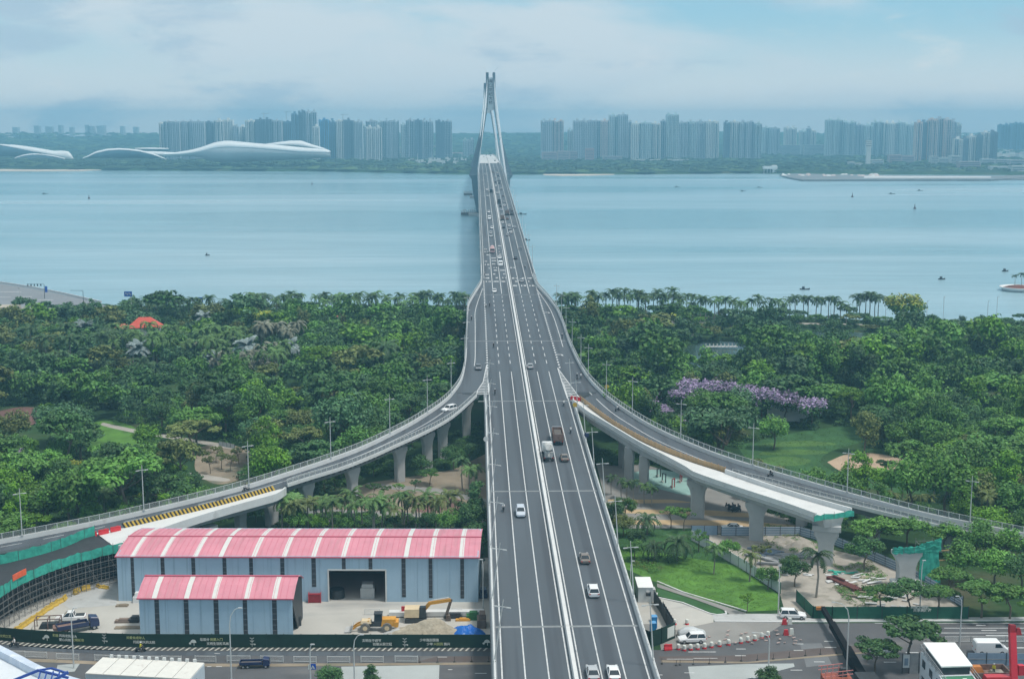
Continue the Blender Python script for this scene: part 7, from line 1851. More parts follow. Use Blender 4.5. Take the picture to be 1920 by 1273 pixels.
m = MB(); m.xprism([(-1, 0), (-.2, -.1), (.35, .3), (.45, 1.15), (.3, 1.15), (.2, .4), (-.3, .1), (-1, .08)], -1.35, 1.35, M=Matrix.Translation((-4.3, 0, .15)) @ Matrix.Rotation(R(90), 4, 'Z') @ Matrix.Rotation(R(180), 4, 'Z')); m.build('bucket', M_CONC, r)
for x in (-1.7, 2.1):
    for s in (-1, 1):
        m = MB(); q = 16; m.v = [(x + .85 * math.cos(6.2832 * i / q), s * 1.05 + w, .85 + .85 * math.sin(6.2832 * i / q)) for w in (-.28, .28) for i in range(q)]
        m.f = [(i, (i + 1) % q, q + (i + 1) % q, q + i) for i in range(q)] + [tuple(range(q - 1, -1, -1)), tuple(range(q, 2 * q))]; m.m = [0] * len(m.f); w = m.build('wheel', mat('dusty_tyre', (.16, .155, .145), .9, .2, 2), r)
        m = MB(); m.add([(x + .42 * math.cos(6.2832 * i / 12), s * 1.05 + s * .3, .85 + .42 * math.sin(6.2832 * i / 12)) for i in range(12)], [tuple(range(12))]); m.build('rim', M_MACHL, w)
c = P(780, 1163, 4); r = empty('excavator', tuple(c), 0, 'yellow tracked excavator reaching its arm to the right in the yard', 'excavator')
m = MB()
for s in (-1, 1): m.xprism([(-.25, 0), (.25, 0), (.25, .8), (-.25, .8)], -1.9, 1.9, M=Matrix.Translation((0, s * 1.2, 0)))
m.build('track', M_DARK, r)
MB().box((-.6, 0, 1.0), (2.9, 2.5, 1.5), top=.94).build('house', M_MACHL, r)
MB().box((1.25, -.75, 1.0), (1.3, 1.05, 1.9), top=.85).build('cab', M_WIN, r)
T = lambda x, y: (PY(x, y, c.y) - c)
b0, b1, b2 = Vector((1.2, .2, 1.7)), Vector(T(806, 1130)), Vector(T(845, 1124))
b3, b4 = Vector(T(837, 1152)), Vector(T(842, 1160))
m = MB(); m.beam(b0, b1, .45, .65); m.beam(b1 - Vector((.2, 0, .05)), b2, .42, .55); m.build('boom', M_MACH, r)
m = MB(); m.beam(b2 + Vector((.1, 0, .1)), b3, .38, .5); m.build('stick', mat('dirty_steel', (.14, .11, .09), .8, .2, 1), r)
m = MB(); m.box((b3.x + .3, b3.y, max(b3.z - 1.0, 0)), (1.0, 1.1, 1.0), top=(.6, 1)); m.build('bucket', mat('dirty_steel', (.14, .11, .09), .8, .2, 1), r)
m = MB(); m.tube([b0 + Vector((.2, 0, -.2)), (b0 + b1) / 2 + Vector((.3, 0, -.1))], .09, 6); m.tube([b1 + Vector((.3, 0, .5)), b2 + Vector((-.3, 0, .45))], .08, 6); m.build('ram', M_RAIL, r)
# heaps
def heap(name, x, y, rx, ry, h, mt, label, seed=0, n=26, cat='heap', rough=.25):
    c = P(x, y, 4); rs = np.random.RandomState(seed); V = []; Fc = []
    g = np.linspace(-1, 1, n); ph = rs.uniform(0, 6, 8)
    for j, v in enumerate(g):
        for i, u in enumerate(g):
            d = math.hypot(u, v); b = max(0, 1 - d ** 1.5) if d < 1 else 0
            z = h * b * (1 + .35 * math.sin(3.1 * u + ph[0]) * math.sin(2.7 * v + ph[1]) + .16 * math.sin(8 * u + ph[2]) * math.sin(7 * v + ph[3])) + (rs.uniform(-1, 1) * rough * h * .3 if b > 0.03 else 0)
            V.append((u * rx, v * ry, max(z, -.05) if b > 0 else -.05))
    idx = np.arange(n * n).reshape(n, n); Fq_ = np.stack([idx[:-1, :-1], idx[:-1, 1:], idx[1:, 1:], idx[1:, :-1]], -1).reshape(-1, 4)
    o = mobj(name, fastmesh(name, np.array(V), Fq_, mt)); o.location = c; tag(o, label, cat); return o
M_GRAV = mat('gravel_tan', (0.36, 0.32, 0.25), .95, .25, 1.5, bump=.6); M_TARP = mat('blue_tarpaulin', (0.01, 0.13, 0.50), .45, .2, .8, bump=1.0, streak=((.35, .45, .65), .62, 1.4, (1, 1, 1)))
heap('gravel_heap', 795, 1187, 6.6, 2.6, 2.3, M_GRAV, 'tan gravel heap behind the hoarding in the left yard', 3)
heap('gravel_heap', 748, 1187, 2.8, 2.2, .7, M_CONC, 'low grey rubble heap left of the tan gravel heap', 4)
heap('tarpaulin_heap', 880, 1190, 2.9, 2.0, 1.9, M_TARP, 'heap under a bright blue tarpaulin beside the bridge', 5, n=40, rough=.15, cat='tarpaulin')
heap('tarpaulin_heap', 866, 1181, 2.0, 1.0, .9, M_TARP, 'smaller blue tarpaulin behind the big one', 6, rough=.15, cat='tarpaulin')
# white trailer with a red board
a = P(735, 1155, 4); r = empty('board_stack', tuple(a), 0, 'long white beam stack with a red board behind the loader', 'stack')
MB().box((8, 0, .1), (17, 1.4, .9)).build('beam', M_CONCL, r); MB().box((3.9, -.1, 1.0), (4.4, .2, .9)).build('red_board', PAINT['red'], r); MB().box((8, -.72, 0), (17, .08, .16)).build('shadow_bar', M_BLK, r)
for i, (x0, x1, y) in enumerate(((684, 712, 1152), (818, 835, 1151), (838, 866, 1151))): guard(x0, y, x1, y, 'low railing panel behind the machines of the left yard', 'low railing panels in the left yard')
for x, y, sx, sy, h, mt, lb in ((886, 1160, 2.2, 1.5, 1.4, mat('crate_green', (.04, .14, .05), .8, .2, 1), 'dark green crate behind the blue tarpaulins'), (903, 1172, 1.6, 3, 2.4, mat('rubble_brown', (.16, .12, .10), .9, .3, 1), 'brown rubble stack against the bridge pier'), (905, 1118, 1.8, 2, 1.6, PAINT['navy'], 'dark blue bin at the end of the long shed'), (868, 1163, 2.6, .8, .5, M_MACH, 'yellow plank pile behind the tarpaulins'), (850, 1158, 3.2, 1.0, .9, M_DARK, 'dark machinery block under the excavator arm'),
                              (230, 1166, 2.6, 1.1, .7, mat('rail_brown', (.22, .17, .14), .8, .2, 1), 'small grey pump left of the small shed'), (252, 1165, 1.8, 1.4, 1.1, M_DARK, 'dark wheeled machine left of the small shed'), (240, 1177, 4.6, 1.2, .3, M_TANP, 'low pallet row beside the small shed'), (229, 1136, 2.2, 1.0, .4, M_TANP, 'timber pallet at the long shed corner'), (258, 1128, 1.4, 1.4, 1.9, PAINT['white'], 'white cabinet between the two sheds')):
    o = MB().box((0, 0, 0), (sx, sy, h * .6)).box((sx * .08, 0, h * .6), (sx * .7, sy * .8, h * .4), top=.9).build('equipment', mt); o.location = P(x, y, 4); tag(o, lb, 'equipment')
# yellow barriers along the scaffold foot
YB = [(20, 1178), (40, 1163), (60, 1151), (78, 1138), (95, 1127), (117, 1114)]
jersey('water_barrier', [P(x, y, 4) for x, y in [(u + 9, v + 8) for u, v in YB]], M_YEL, 'yellow plastic water barrier in the crooked row at the scaffold foot', L=1.8, h=.9, w=.7, jit=.3)
jersey('water_barrier', [P(x, y, 4) for x, y in ((136, 1116), (154, 1108), (171, 1104))], M_YEL, 'yellow water barrier of the short middle row', L=1.8, h=1.0, w=.7, jit=.1)
jersey('water_barrier', [P(x, y, 4) for x, y in ((180, 1100), (203, 1104))], M_YEL, 'yellow water barrier lying near the long shed corner', L=1.6, h=.6, w=.7, jit=.4)
# parked vehicles
vehicle('pickup', 'white', P(133, 1163, 4.03), R(97), 'white pickup parked in the left yard'); vehicle('flat', 'navy', P(146, 1182, 4.03), R(-62), 'dark blue flatbed truck parked in front of the pickup').scale = (.8, .8, .8)
c = P(92, 1176, 4.03); r = empty('steel_frame_rack', tuple(c), .1, 'dark rusty steel frame rack beside the pickup', 'rack')
m = MB()
for x in (-2.2, 0, 2.0):
    for y in (-.9, .9): m.box((x, y, 0), (.14, .14, 1.9))
for y in (-.9, .9): m.beam((-2.2, y, 1.85), (2.0, y, 1.85), .14)
for x in (-2.2, 0, 2.0): m.beam((x, -.9, 1.85), (x, .9, 1.85), .12)
m.build('frame', PAINT['rust'], r); MB().box((.2, 0, .2), (3.6, 1.5, .7), top=.8).build('load', M_DARK, r)
c = P(118, 1186, 4.03); r = empty('dump_skip', tuple(c), .3, 'brown open skip between the frame rack and the blue truck', 'skip'); m = MB(); m.box((0, 0, .3), (2.6, 1.6, 1.0), top=1.25); m.build('bin', PAINT['rust'], r); MB().box((0, 0, 0), (2.4, 1.2, .3)).build('base', M_DARK, r)
# site cabins with rusty white roofs
A, B = P(160, 1262, 7.6), P(357, 1273, 7.6); ang = math.atan2(B.y - A.y, B.x - A.x); L_ = (B - A).length
cab = empty('site_cabin_row', (A.x, A.y, 4.05), ang, 'row of white site cabins with rust stained roofs at the bottom left', 'site cabins')
M_CR = mat('rusty_white_roof', (0.66, 0.65, 0.61), .6, .06, .8, streak=((.22, .13, .09), .66, .7, (1, 1, 1)))
MB().box((L_ / 2, 3.0, 0), (L_, 6.0, 3.5)).build('wall', mat('cabin_pale_blue', (.52, .60, .66), .5, .05, 1), cab)
for i in range(6):
    w = L_ / 6; ro = MB().box((w * (i + .5), 3.0, 3.5), (w - .12, 6.3, .18)).build('roof_panel', M_CR, cab)
    MB().box((w * (i + .5), -.04, 1.2), (w * .7, .06, 1.3)).build('window', mat('cabin_glass', (.05, .13, .22), .2, .2, 1), cab)
MB().box((L_ + .03, 2.2, 1.4), (.05, .7, 1.2)).build('end_window', M_WIN, cab)
m = MB()
for i in range(12):
    x = 1.5 + i * 1.25; m.box((x, 6.2, 3.6), (.5, .3, .55)); 
m.build('air_conditioner', M_RAIL, cab)
# big curved roof in the corner
arc = [P(x, y, 9.5) for x, y in ((-140, 1150), (-60, 1184), (0, 1214), (40, 1234), (72, 1251), (100, 1262), (150, 1278), (230, 1300), (330, 1330))]
arc = smooth_line(catmull(arc, 5), 2); cr_ = empty('curved_roof_building', tuple(arc[20]), 0, 'big pale curved roof cut by the bottom left corner', 'building'); o0 = arc[20]
inner = [p - o0 for p in arc]; poly = [(p.x, p.y) for p in inner] + [(inner[-1].x - 30, inner[-1].y - 40), (inner[0].x - 60, inner[0].y - 60)]
m = MB(); m.prism(poly, -5.4, -.9); m.build('wall', MT['w'], cr_); m = MB(); m.prism([(p[0] * .995, p[1] * .995) for p in poly], -.88, -.7); m.build('roof', mat('roof_white_membrane', (.62, .66, .70), .6, .06, .4), cr_)
m = MB(); sweep(m, inner, [(-.0, -1.6), (-.0, .5), (1.3, .5), (1.3, -1.6)]); m.build('parapet', mat('parapet_pale_blue', (.50, .57, .68), .5, .1, .6, streak=((.66, .70, .76), .55, .5, (1, 1, 1))), cr_)
# blue truss
Pt = lambda x, y, z: P(x, y, z)
a, b = PY(10, 1282, 182), PY(128, 1258, 186); r = empty('blue_truss', tuple(a), 0, 'dark blue steel truss jib lying over the curved roof corner', 'crane jib')
m = MB(); e = PY(70, 1256, 199)
rel_ = lambda x, y, Y=199: PY(x, y, Y - 14) - a
m.beam(rel_(25, 1275, 199), rel_(72, 1256, 200), .35); m.beam(rel_(72, 1256, 200), rel_(128, 1270, 199), .3); m.beam(rel_(95, 1278, 197), rel_(128, 1259, 198), .35); m.beam(rel_(72, 1256, 200), rel_(97, 1252, 202), .25); m.beam(rel_(97, 1252, 202), rel_(128, 1262, 201), .25)
for x in (76, 88, 100, 112): m.beam(rel_(x, 1258, 200), rel_(x - 6, 1280, 197), .18)
m.build('chord', mat('truss_blue', (.02, .06, .28), .5, .1, 1), r)
c = P(478, 1250, 4.05); vehicle('flat', 'navy', (c.x, c.y, c.z), R(-88), 'small dark cargo truck on the bottom left street').scale = (.55, .55, .55)
# ------------------------------------------------------------------ right building plot
M_BOOM = mat('boom_black', (.012, .012, .013), .9, .1, 1, spec=.1)
M_DIRT = mat('plot_dirt', (0.36, 0.33, 0.29), 0.95, 0.2, 0.3, streak=((0.20, 0.19, 0.15), 0.56, 0.25, (1, 1, 1)))
M_WHB = mat('white_hoarding', (0.60, 0.64, 0.66), .6, .06, .8, streak=((.45, .50, .52), .6, .8, (1, 1, .3)))
M_BLH = mat('blue_grey_hoarding', (0.22, 0.30, 0.40), .6, .12, .8); M_BLL = mat('hoarding_rail_pale', (0.55, 0.60, 0.66), .6, .05, 1)
M_GRH = mat('green_hoarding', (0.015, 0.10, 0.06), .6, .2, .6)
M_SCR = mat('scrap_grey', (.30, .31, .32), .8, .2, 1)
sheet('plot_ground', [(1400, 1000), (1500, 1005), (1560, 1030), (1690, 1060), (1760, 1100), (1810, 1150), (1500, 1157), (1470, 1140), (1462, 1112), (1400, 1062), (1330, 1020), (1330, 1002)], 4.035, M_DIRT)
def hoarding(label, pxs, h, mt, rails=None, step=3.0, rail_mt=None, postmt=M_DARK, cat='hoarding', z=4.0):
    pts = [P(x, y, z) for x, y in pxs]; r = empty('hoarding', tuple(pts[0]), 0, label, cat); o = pts[0]
    m = MB(); pm = MB(); rl = MB()
    for a, b in zip(pts, pts[1:]):
        seg = resample([a, b], step=step)
        for p, q in zip(seg, seg[1:]):
            g = (q - p).normalized() * .04
            m.beam(p - o + g + Vector((0, 0, h / 2)), q - o - g + Vector((0, 0, h / 2)), .06, h - .04)
            for k in (rails or ()): rl.beam(p - o + g + Vector((0, 0, h * k)), q - o - g + Vector((0, 0, h * k)), .12, .13)
        for p in seg: pm.box((p.x - o.x, p.y - o.y, 0), (.13, .13, h + .1))
    m.build('panel', mt, r); pm.build('post', postmt, r)
    if rails: rl.build('rail', rail_mt or M_BLL, r)
    return r
hoarding('pale hoarding running diagonally between the bright lawn and the debris yard', [(1296, 1012), (1340, 1037), (1400, 1072), (1463, 1113)], 2.2, M_WHB, postmt=M_GRH)
hoarding('blue grey hoarding below the striped plaza', [(1296, 1003), (1345, 1003)], 2.1, M_BLH)
hoarding('slatted blue grey hoarding between the plaza and the stub piers', [(1352, 1004), (1490, 1004), (1500, 1004)], 2.0, M_BLH, (.2, .45, .7, .95))
hoarding('slatted pale blue hoarding running behind the piers to the green hoarding', [(1500, 1004), (1560, 1020), (1640, 1052), (1700, 1078), (1760, 1112), (1805, 1138)], 2.0, M_BLH, (.15, .38, .62, .9))
g1 = hoarding('dark green hoarding along the right street with a two line slogan', [(1493, 1128), (1524, 1159), (1560, 1160), (1700, 1160), (1815, 1160)], 2.3, M_GRH, step=4.5)
go = Vector(g1.location)
for y, s in ((1137.5, '\u5171\u5efa\u6587\u660e\u57ce'), (1143, '\u5171\u4eab\u7f8e\u597d\u6d77')):
    q = PY(1707 if y < 1140 else 1712, y + 3, P(1707, 1160, 4).y - .12); text_mesh(s, .66, M_SLW, g1, tuple(q - go), 0)
q = P(1475, 1160, 4)
# isolated pier in green netting
c = P(1697, 1098, 4); top = PY(1697, 1032, c.y).z; ip = empty('isolated_pier', tuple(c), 0, 'flared concrete pier standing alone beside green netting', 'pier')
hh = top - 4; rings = []
for u, w in ((0, 3.1), (.55, 3.1), (.72, 3.7), (.86, 4.9), (.9, 5.4), (1, 5.4)): rings.append([(-w / 2, -1.1, hh * u), (w / 2, -1.1, hh * u), (w / 2, 1.1, hh * u), (-w / 2, 1.1, hh * u)])
m = MB(); m.loft(rings); m.build('column', M_CONC, ip); MB().box((0, -1, -.1), (5.5, 4, 1.3)).build('footing', M_CONCL, ip)
sc_ = empty('netted_scaffold', (c.x, c.y + 1.6, 4), 0, 'scaffold tower wrapped in torn green netting beside the lone pier', 'scaffold')
m = MB()
for x in (2.6, 4.2, 5.8):
    for y in (-1.2, 1.2): m.beam((x, y, 0), (x, y, hh + 1.6), .08)
for z in np.arange(1, hh + 1.5, 1.4):
    for y in (-1.2, 1.2): m.beam((2.6, y, z), (6.4, y, z), .06)
    m.beam((2.6, -1.2, z), (2.6, 1.2, z), .06)
for x in (-3, -1, 1): m.beam((x, -2.9, hh - .2), (x, -2.9, hh + 1.2), .07)
m.build('scaffold_frame', M_SCAF, sc_)
def netsheet(pts, name='safety_net', par=sc_):
    n = 14; V = []; Fc = []
    a, b, c_, d = [Vector(p) for p in pts]
    for j in range(n + 1):
        for i in range(n + 1):
            u, v = i / n, j / n; p = a.lerp(b, u).lerp(d.lerp(c_, u), v); e = 1 if j in (0, n) else .4
            V.append(tuple(p + Vector((random.uniform(-.12, .12) * e, random.uniform(-.14, .14), random.uniform(-.2, .2) * e))))
    idx = np.arange((n + 1) ** 2).reshape(n + 1, n + 1); Q = np.stack([idx[:-1, :-1], idx[:-1, 1:], idx[1:, 1:], idx[1:, :-1]], -1).reshape(-1, 4)
    return mobj(name, fastmesh(name, np.array(V), Q, M_NET), par)
netsheet([(-3.2, -2.9, hh - .2), (3.2, -2.9, hh - .1), (3.0, -2.9, hh + 1.3), (-3.2, -2.9, hh + 1.0)])
netsheet([(2.6, -1.5, 1.2), (6.8, -1.5, .6), (6.0, -1.5, hh + 1.9), (2.7, -1.5, hh + 1.4)]); netsheet([(2.4, -1.6, hh - .6), (6.6, -1.6, hh - .2), (6.7, -1.5, hh + 2.4), (2.4, -1.6, hh + 1.2)])
m = MB()
for z in (hh - .3, hh - 2.2): m.beam((5.5, -1.3, z), (8.3, -1.2, z + .2), .18)
m.build('timber_beam', mat('timber', (.34, .24, .12), .8, .2, 1), sc_)
# debris
def scrap(x, y, n, spread, L, w, mt, label, ang=0.0, name='scrap_pile', cat='scrap pile', h=.1, seed=1):
    rs = random.Random(seed); o = P(x, y, 4.04); r = MB()
    for i in range(n):
        px_, py_ = rs.uniform(-spread[0], spread[0]), rs.uniform(-spread[1], spread[1]); a = ang + rs.uniform(-.25, .25) * (2 if n > 12 else 1); l = L * rs.uniform(.5, 1.1)
        z = rs.uniform(.05, .35); r.beam((px_ - math.cos(a) * l / 2, py_ - math.sin(a) * l / 2, z), (px_ + math.cos(a) * l / 2, py_ + math.sin(a) * l / 2, z + rs.uniform(-.05, .1)), w * rs.uniform(.6, 1.3), h)
    b = r.build(name, mt); b.location = o; tag(b, label, cat); return b
scrap(1462, 1050, 16, (4.5, 3.0), 6.0, .7, M_SCR, 'stacked grey steel formwork panels in the debris yard', -.55, 'formwork_pile', 'formwork', .3, 3)
scrap(1440, 1036, 10, (3.5, 2.0), 4.0, .5, mat('blue_steel', (.18, .23, .30), .6, .2, 1), 'blue grey steel sections left of the formwork panels', -.6, 'steel_pile', 'steel pile', .25, 4)
scrap(1600, 1085, 22, (5.5, 3.5), 2.6, .5, M_CONCL, 'scattered pale planks and slabs right of the stub end pier', .2, seed=5)
scrap(1640, 1110, 20, (6, 4), 2.2, .7, M_TANP, 'scattered tan boards before the lone pier', -.5, seed=6)
scrap(1665, 1125, 18, (5, 3.5), 2.0, .6, M_CONC, 'grey rubble boards before the green hoarding', -.3, seed=7)
scrap(1590, 1076, 9, (3.5, 1.5), 1.8, .5, M_NET, 'torn green netting scraps at the foot of the stub end pier', .1, seed=8)
scrap(1475, 1072, 14, (4, 2.5), 1.8, .5, M_CONCL, 'pale plank scraps near the coconut palm', -.4, seed=9)
o = P(1556, 1084, 4.04); e = P(1612, 1110, 4.04); r = empty('steel_beam_stack', tuple(o), 0, 'long dark red steel beams lying in the debris yard', 'beams'); M_RB = mat('oxide_red_steel', (.13, .045, .04), .8, .25, 1.2)
d = e - o; s = Vector((-d.y, d.x, 0)).normalized()
for k in range(4): MB().beam(s * (k * .45 - .7) + Vector((0, 0, .3)), d * (.92 + .04 * k) + s * (k * .45 - .7) + Vector((0, 0, .3)), .38, .5).build('beam', M_RB, r)
MB().beam(s * .1 + d * .1 + Vector((0, 0, .75)), d * .45 + s * .3 + Vector((0, 0, .75)), .4, .45).build('beam', M_RB, r)
heap('soil_heap', 1500, 1025, 3.2, 2.2, 1.3, M_DIRT, 'earth heap between the two right stub piers', 8); heap('soil_heap', 1470, 1016, 2.8, 1.8, 1.1, M_DIRT, 'earth heap nearest the slatted hoarding', 9); heap('rubble_heap', 1515, 1040, 2.6, 1.6, .9, M_CONC, 'pale rubble heap left of the stub end pier', 10)
heap('soil_heap', 1620, 1082, 1.3, .9, .5, M_GRAV, 'small tan mound among the scattered slabs', 12)
# cabin, toilets, barriers near the bridge
c = P(1210, 1128, 4.05); r = empty('site_cabin', tuple(c), -.02, 'white container cabin with a small window beside the bridge', 'site cabin')
M_CW = mat('cabin_white', (.62, .65, .66), .5, .05, 1)
MB().box((0, 2.6, 0), (2.7, 5.6, 2.8)).build('body', M_CW, r); MB().box((0, 2.6, 2.8), (2.9, 5.9, .12)).build('roof', mat('cabin_roof_white', (.78, .79, .78), .5, .04, 1), r); MB().box((.5, -.22, 1.2), (.9, .05, .8)).build('window', M_WIN, r); MB().box((.4, -.3, 1.9), (.6, .3, .35)).build('air_conditioner', M_CONCL, r)
MB().box((1.65, 1.0, 0), (.5, 1.6, 2.3)).build('side_box', M_CONC, r)
for i, (x, y) in enumerate(((1224, 1188), (1226, 1176))):
    c = P(x, y, 4.05); r = empty('portable_toilet', tuple(c), 0, 'bright blue portable toilet booth nearest the dark hoarding corner' if i == 0 else 'bright blue portable toilet booth behind the first booth', 'toilet booth'); MB().box((0, 0, 0), (1.0, 1.0, 2.1)).build('body', mat('booth_blue', (.02, .20, .50), .4, .05, 1), r); MB().box((0, 0, 2.1), (1.1, 1.1, .16), top=.7).build('roof', mat('booth_roof', (.10, .32, .60), .4, .05, 1), r); MB().box((0, -.52, .1), (.6, .04, 1.8)).build('door', mat('booth_door', (.03, .26, .58), .4, .05, 1), r)
hb2 = hoarding('dark curved hoarding with a pale notice right of the bridge', [(1205, 1208), (1218, 1214), (1240, 1207), (1265, 1196)], 2.9, M_HOARD)
o = Vector(hb2.location); a, b = P(1251, 1202, 4), P(1264, 1196.5, 4); nb_ = MB(); nb_.beam(a - o + Vector((0, -.12, 1.5)), b - o + Vector((0, -.12, 1.5)), .04, 1.9); nb_.build('notice_board', M_SLW, hb2)
hoarding('dark mesh fence running from the cabin to the curved hoarding', [(1226, 1130), (1238, 1148), (1250, 1172), (1264, 1195)], 2.4, mat('fence_dark_mesh', (.06, .07, .07), .8, .2, 1), step=1.6)
hoarding('second dark mesh fence panel standing inside the first', [(1243, 1150), (1252, 1165), (1262, 1182)], 2.2, mat('fence_dark_mesh', (.06, .07, .07), .8, .2, 1), step=1.5)
c = P(1208, 1172, 4.05); o = MB().box((0, 0, 0), (2.6, 6.0, 1.2), top=.8).build('covered_stack', M_YARD); o.location = c; tag(o, 'pale covered stack behind the curved hoarding', 'stack')
jersey('water_barrier', [P(1243, 1219, 4.05), P(1262, 1217, 4.05)], M_RED, 'red water barrier at the foot of the curved hoarding', L=1.5)
hs_ = [(1283, 1219), (1295, 1217.5), (1308, 1216.5), (1321, 1215), (1334, 1213), (1349, 1211), (1366, 1208.5), (1389, 1205), (1402, 1202.5), (1415, 1200), (1272, 1217), (1288, 1170), (1265, 1170), (1428, 1196), (1440, 1193)]
hm = None
for i, (x, y) in enumerate(hs_):
    c = P(x, y, 4.05)
    if hm is None:
        hm = empty('crash_barrel', tuple(c), 0, 'x', 'barrel', 'red and white barrels of the right street')
        MB().tube([(0, 0, 0), (0, 0, .3)], [.36, .34], 10).build('base', M_RED, hm); MB().tube([(0, 0, .3), (0, 0, .75)], [.34, .32], 10).build('band', M_SLW, hm); MB().tube([(0, 0, .75), (0, 0, .95)], [.32, .26], 10).build('top', M_SLW, hm); o = hm
    else: o = dup(hm, tuple(c), 0)
    o['label'] = 'red and white plastic barrel in the line closing the worn right street'
for x, y, lb in ((1476, 1170, 'red crash barrier cluster at the kerb below the white parked car'), (1479, 1190, 'pale pink barrier cluster in the middle of the worn street')):
    c = P(x, y, 4.05); r = empty('barrier_cluster', tuple(c), 0, lb, 'barrier'); MB().box((-.5, 0, 0), (.9, .5, 1.0), top=.7).build('left_block', PAINT['red'], r); MB().box((.5, .2, 0), (.8, .5, 1.1), top=.7).build('right_block', M_SLW, r)
scrap(1415, 1196, 30, (9, 3), .6, .3, mat('broken_barrier_pink', (.40, .31, .29), .8, .2, 1), 'strip of pinkish broken rubble on the worn street', 0, 'rubble_strip', 'rubble', .12, 11)
vehicle('suv', 'white', P(1297, 1203, 4.05), R(93), 'white car parked before the silver covered car'); vehicle('suv', 'white', P(1486, 1158, 4.08), R(-96), 'white car parked on the pavement beside the green hoarding')
c = P(1297, 1192, 4.05); m = MB(); m.loft([[(x, y * w, z * h) for y, z in ((-.95, 0), (-1.0, .8), (-.75, 1.5), (0, 1.68), (.75, 1.5), (1.0, .8), (.95, 0))] for x, w, h in ((-2.4, .8, .5), (-2.1, .98, .62), (-1.2, 1, .95), (.2, 1, 1.0), (1.3, 1, .72), (2.1, .97, .6), (2.35, .8, .45))]); o = m.build('covered_car', mat('car_cover_silver', (.50, .53, .55), .35, .1, 1.5, bump=.6), None, True); o.location = c; tag(o, 'car under a silver cover behind the white parked car', 'car')
vehicle('van', 'white', P(1856, 1224, 4.05), R(-92), 'white van beside the blue grey fence at the right edge'); vehicle('sedan', 'white', P(1372, 993, 4.08), R(80), 'white car parked on the plaza behind the slatted hoarding')
vehicle('sedan', 'white', P(1655, 1223, 4.05), R(88), 'white car half hidden under the wide street tree')
# right cabin block with white roof
ZR = 10.6; cs = [P(1727, 1210, ZR), P(1789, 1210, ZR), P(1846, 1285, ZR), P(1786, 1288, ZR)]
o0 = Vector((cs[3].x, cs[3].y, 4.05)); r = empty('cabin_block', tuple(o0), 0, 'two storey white site office block with a flat white roof and green terrace', 'building')
L4 = [p - Vector((o0.x, o0.y, 0)) for p in cs]
def lq(u, v, z): a = L4[0].lerp(L4[1], u); b = L4[3].lerp(L4[2], u); q = a.lerp(b, v); return Vector((q.x, q.y, z))
m = MB(); m.prism([tuple(lq(u, v, 0).xy) for u, v in ((0, 0), (1.05, 0), (1.05, 1.7), (0, 1.7))][::-1], 0, 5.6); m.build('wall', mat('office_white_wall', (.60, .64, .68), .5, .05, 1), r)
m = MB(); m.prism([tuple(lq(u, v, 0).xy) for u, v in ((.06, .0), (1.02, .0), (1.02, .60), (.06, .60))][::-1], 6.9, 7.1); m.build('roof', mat('office_roof_white', (.80, .81, .80), .5, .03, 1), r)
m = MB(); m.prism([tuple(lq(u, v, 0).xy) for u, v in ((.12, .03), (.96, .03), (.96, .58), (.12, .58))][::-1], 5.6, 6.9); m.build('upper_room', M_VWIN, r)
m = MB(); m.prism([tuple(lq(u, v, 0).xy) for u, v in ((.04, .62), (1.0, .62), (1.0, 1.68), (.04, 1.68))][::-1], 5.6, 5.66); m.build('terrace_floor', mat('terrace_green', (.06, .20, .12), .7, .1, 1), r)
m = MB()
for z in (6.1, 6.6):
    for (u0, v0), (u1, v1) in (((0, -.02), (0, 1.7)), ((1.05, -.02), (1.05, 1.7)), ((0, -.02), (1.05, -.02))): m.beam(lq(u0, v0, z), lq(u1, v1, z), .07)
for i in range(14):
    for u in (0, 1.05): a = lq(u, i * .13 - .02, 0); m.box((a.x, a.y, 5.6), (.07, .07, 1.0))
m.build('terrace_railing', M_SCR, r)
for i in range(7):
    for z in (1.0, 3.7):
        a, b = lq(-.005, .08 + i * .23, z), lq(-.005, .17 + i * .23, z); mm = MB(); mm.beam(a + Vector((-.03, 0, .6)), b + Vector((-.03, 0, .6)), .06, 1.2); mm.build('window', M_WIN, r)
MB().box(tuple(lq(.6, .8, 5.66)), (.6, .5, .7)).build('air_conditioner', M_SLW, r)
c = P(1698, 1262, 4.05); rr_ = empty('door_screen', tuple(c), 0, 'white framed gate leaf standing left of the office block', 'gate'); MB().box((0, 0, 1.0), (1.1, .08, 2.2)).build('leaf', M_WHB, rr_); MB().box((0, -.06, 1.4), (.6, .04, 1.2)).build('pane', M_BLH, rr_); MB().box((-.6, 0, 0), (.12, .12, 3.4)).build('post', M_DARK, rr_)
hoarding('dark grey screen panels between the gate leaf and the office block', [(1704, 1262), (1722, 1262)], 3.4, M_SCR, step=1.3)
hoarding('blue grey fence behind the loading truck at the right edge', [(1812, 1246), (1960, 1248)], 2.1, M_BLH, step=3.1, rails=(.5,), rail_mt=M_SCR)
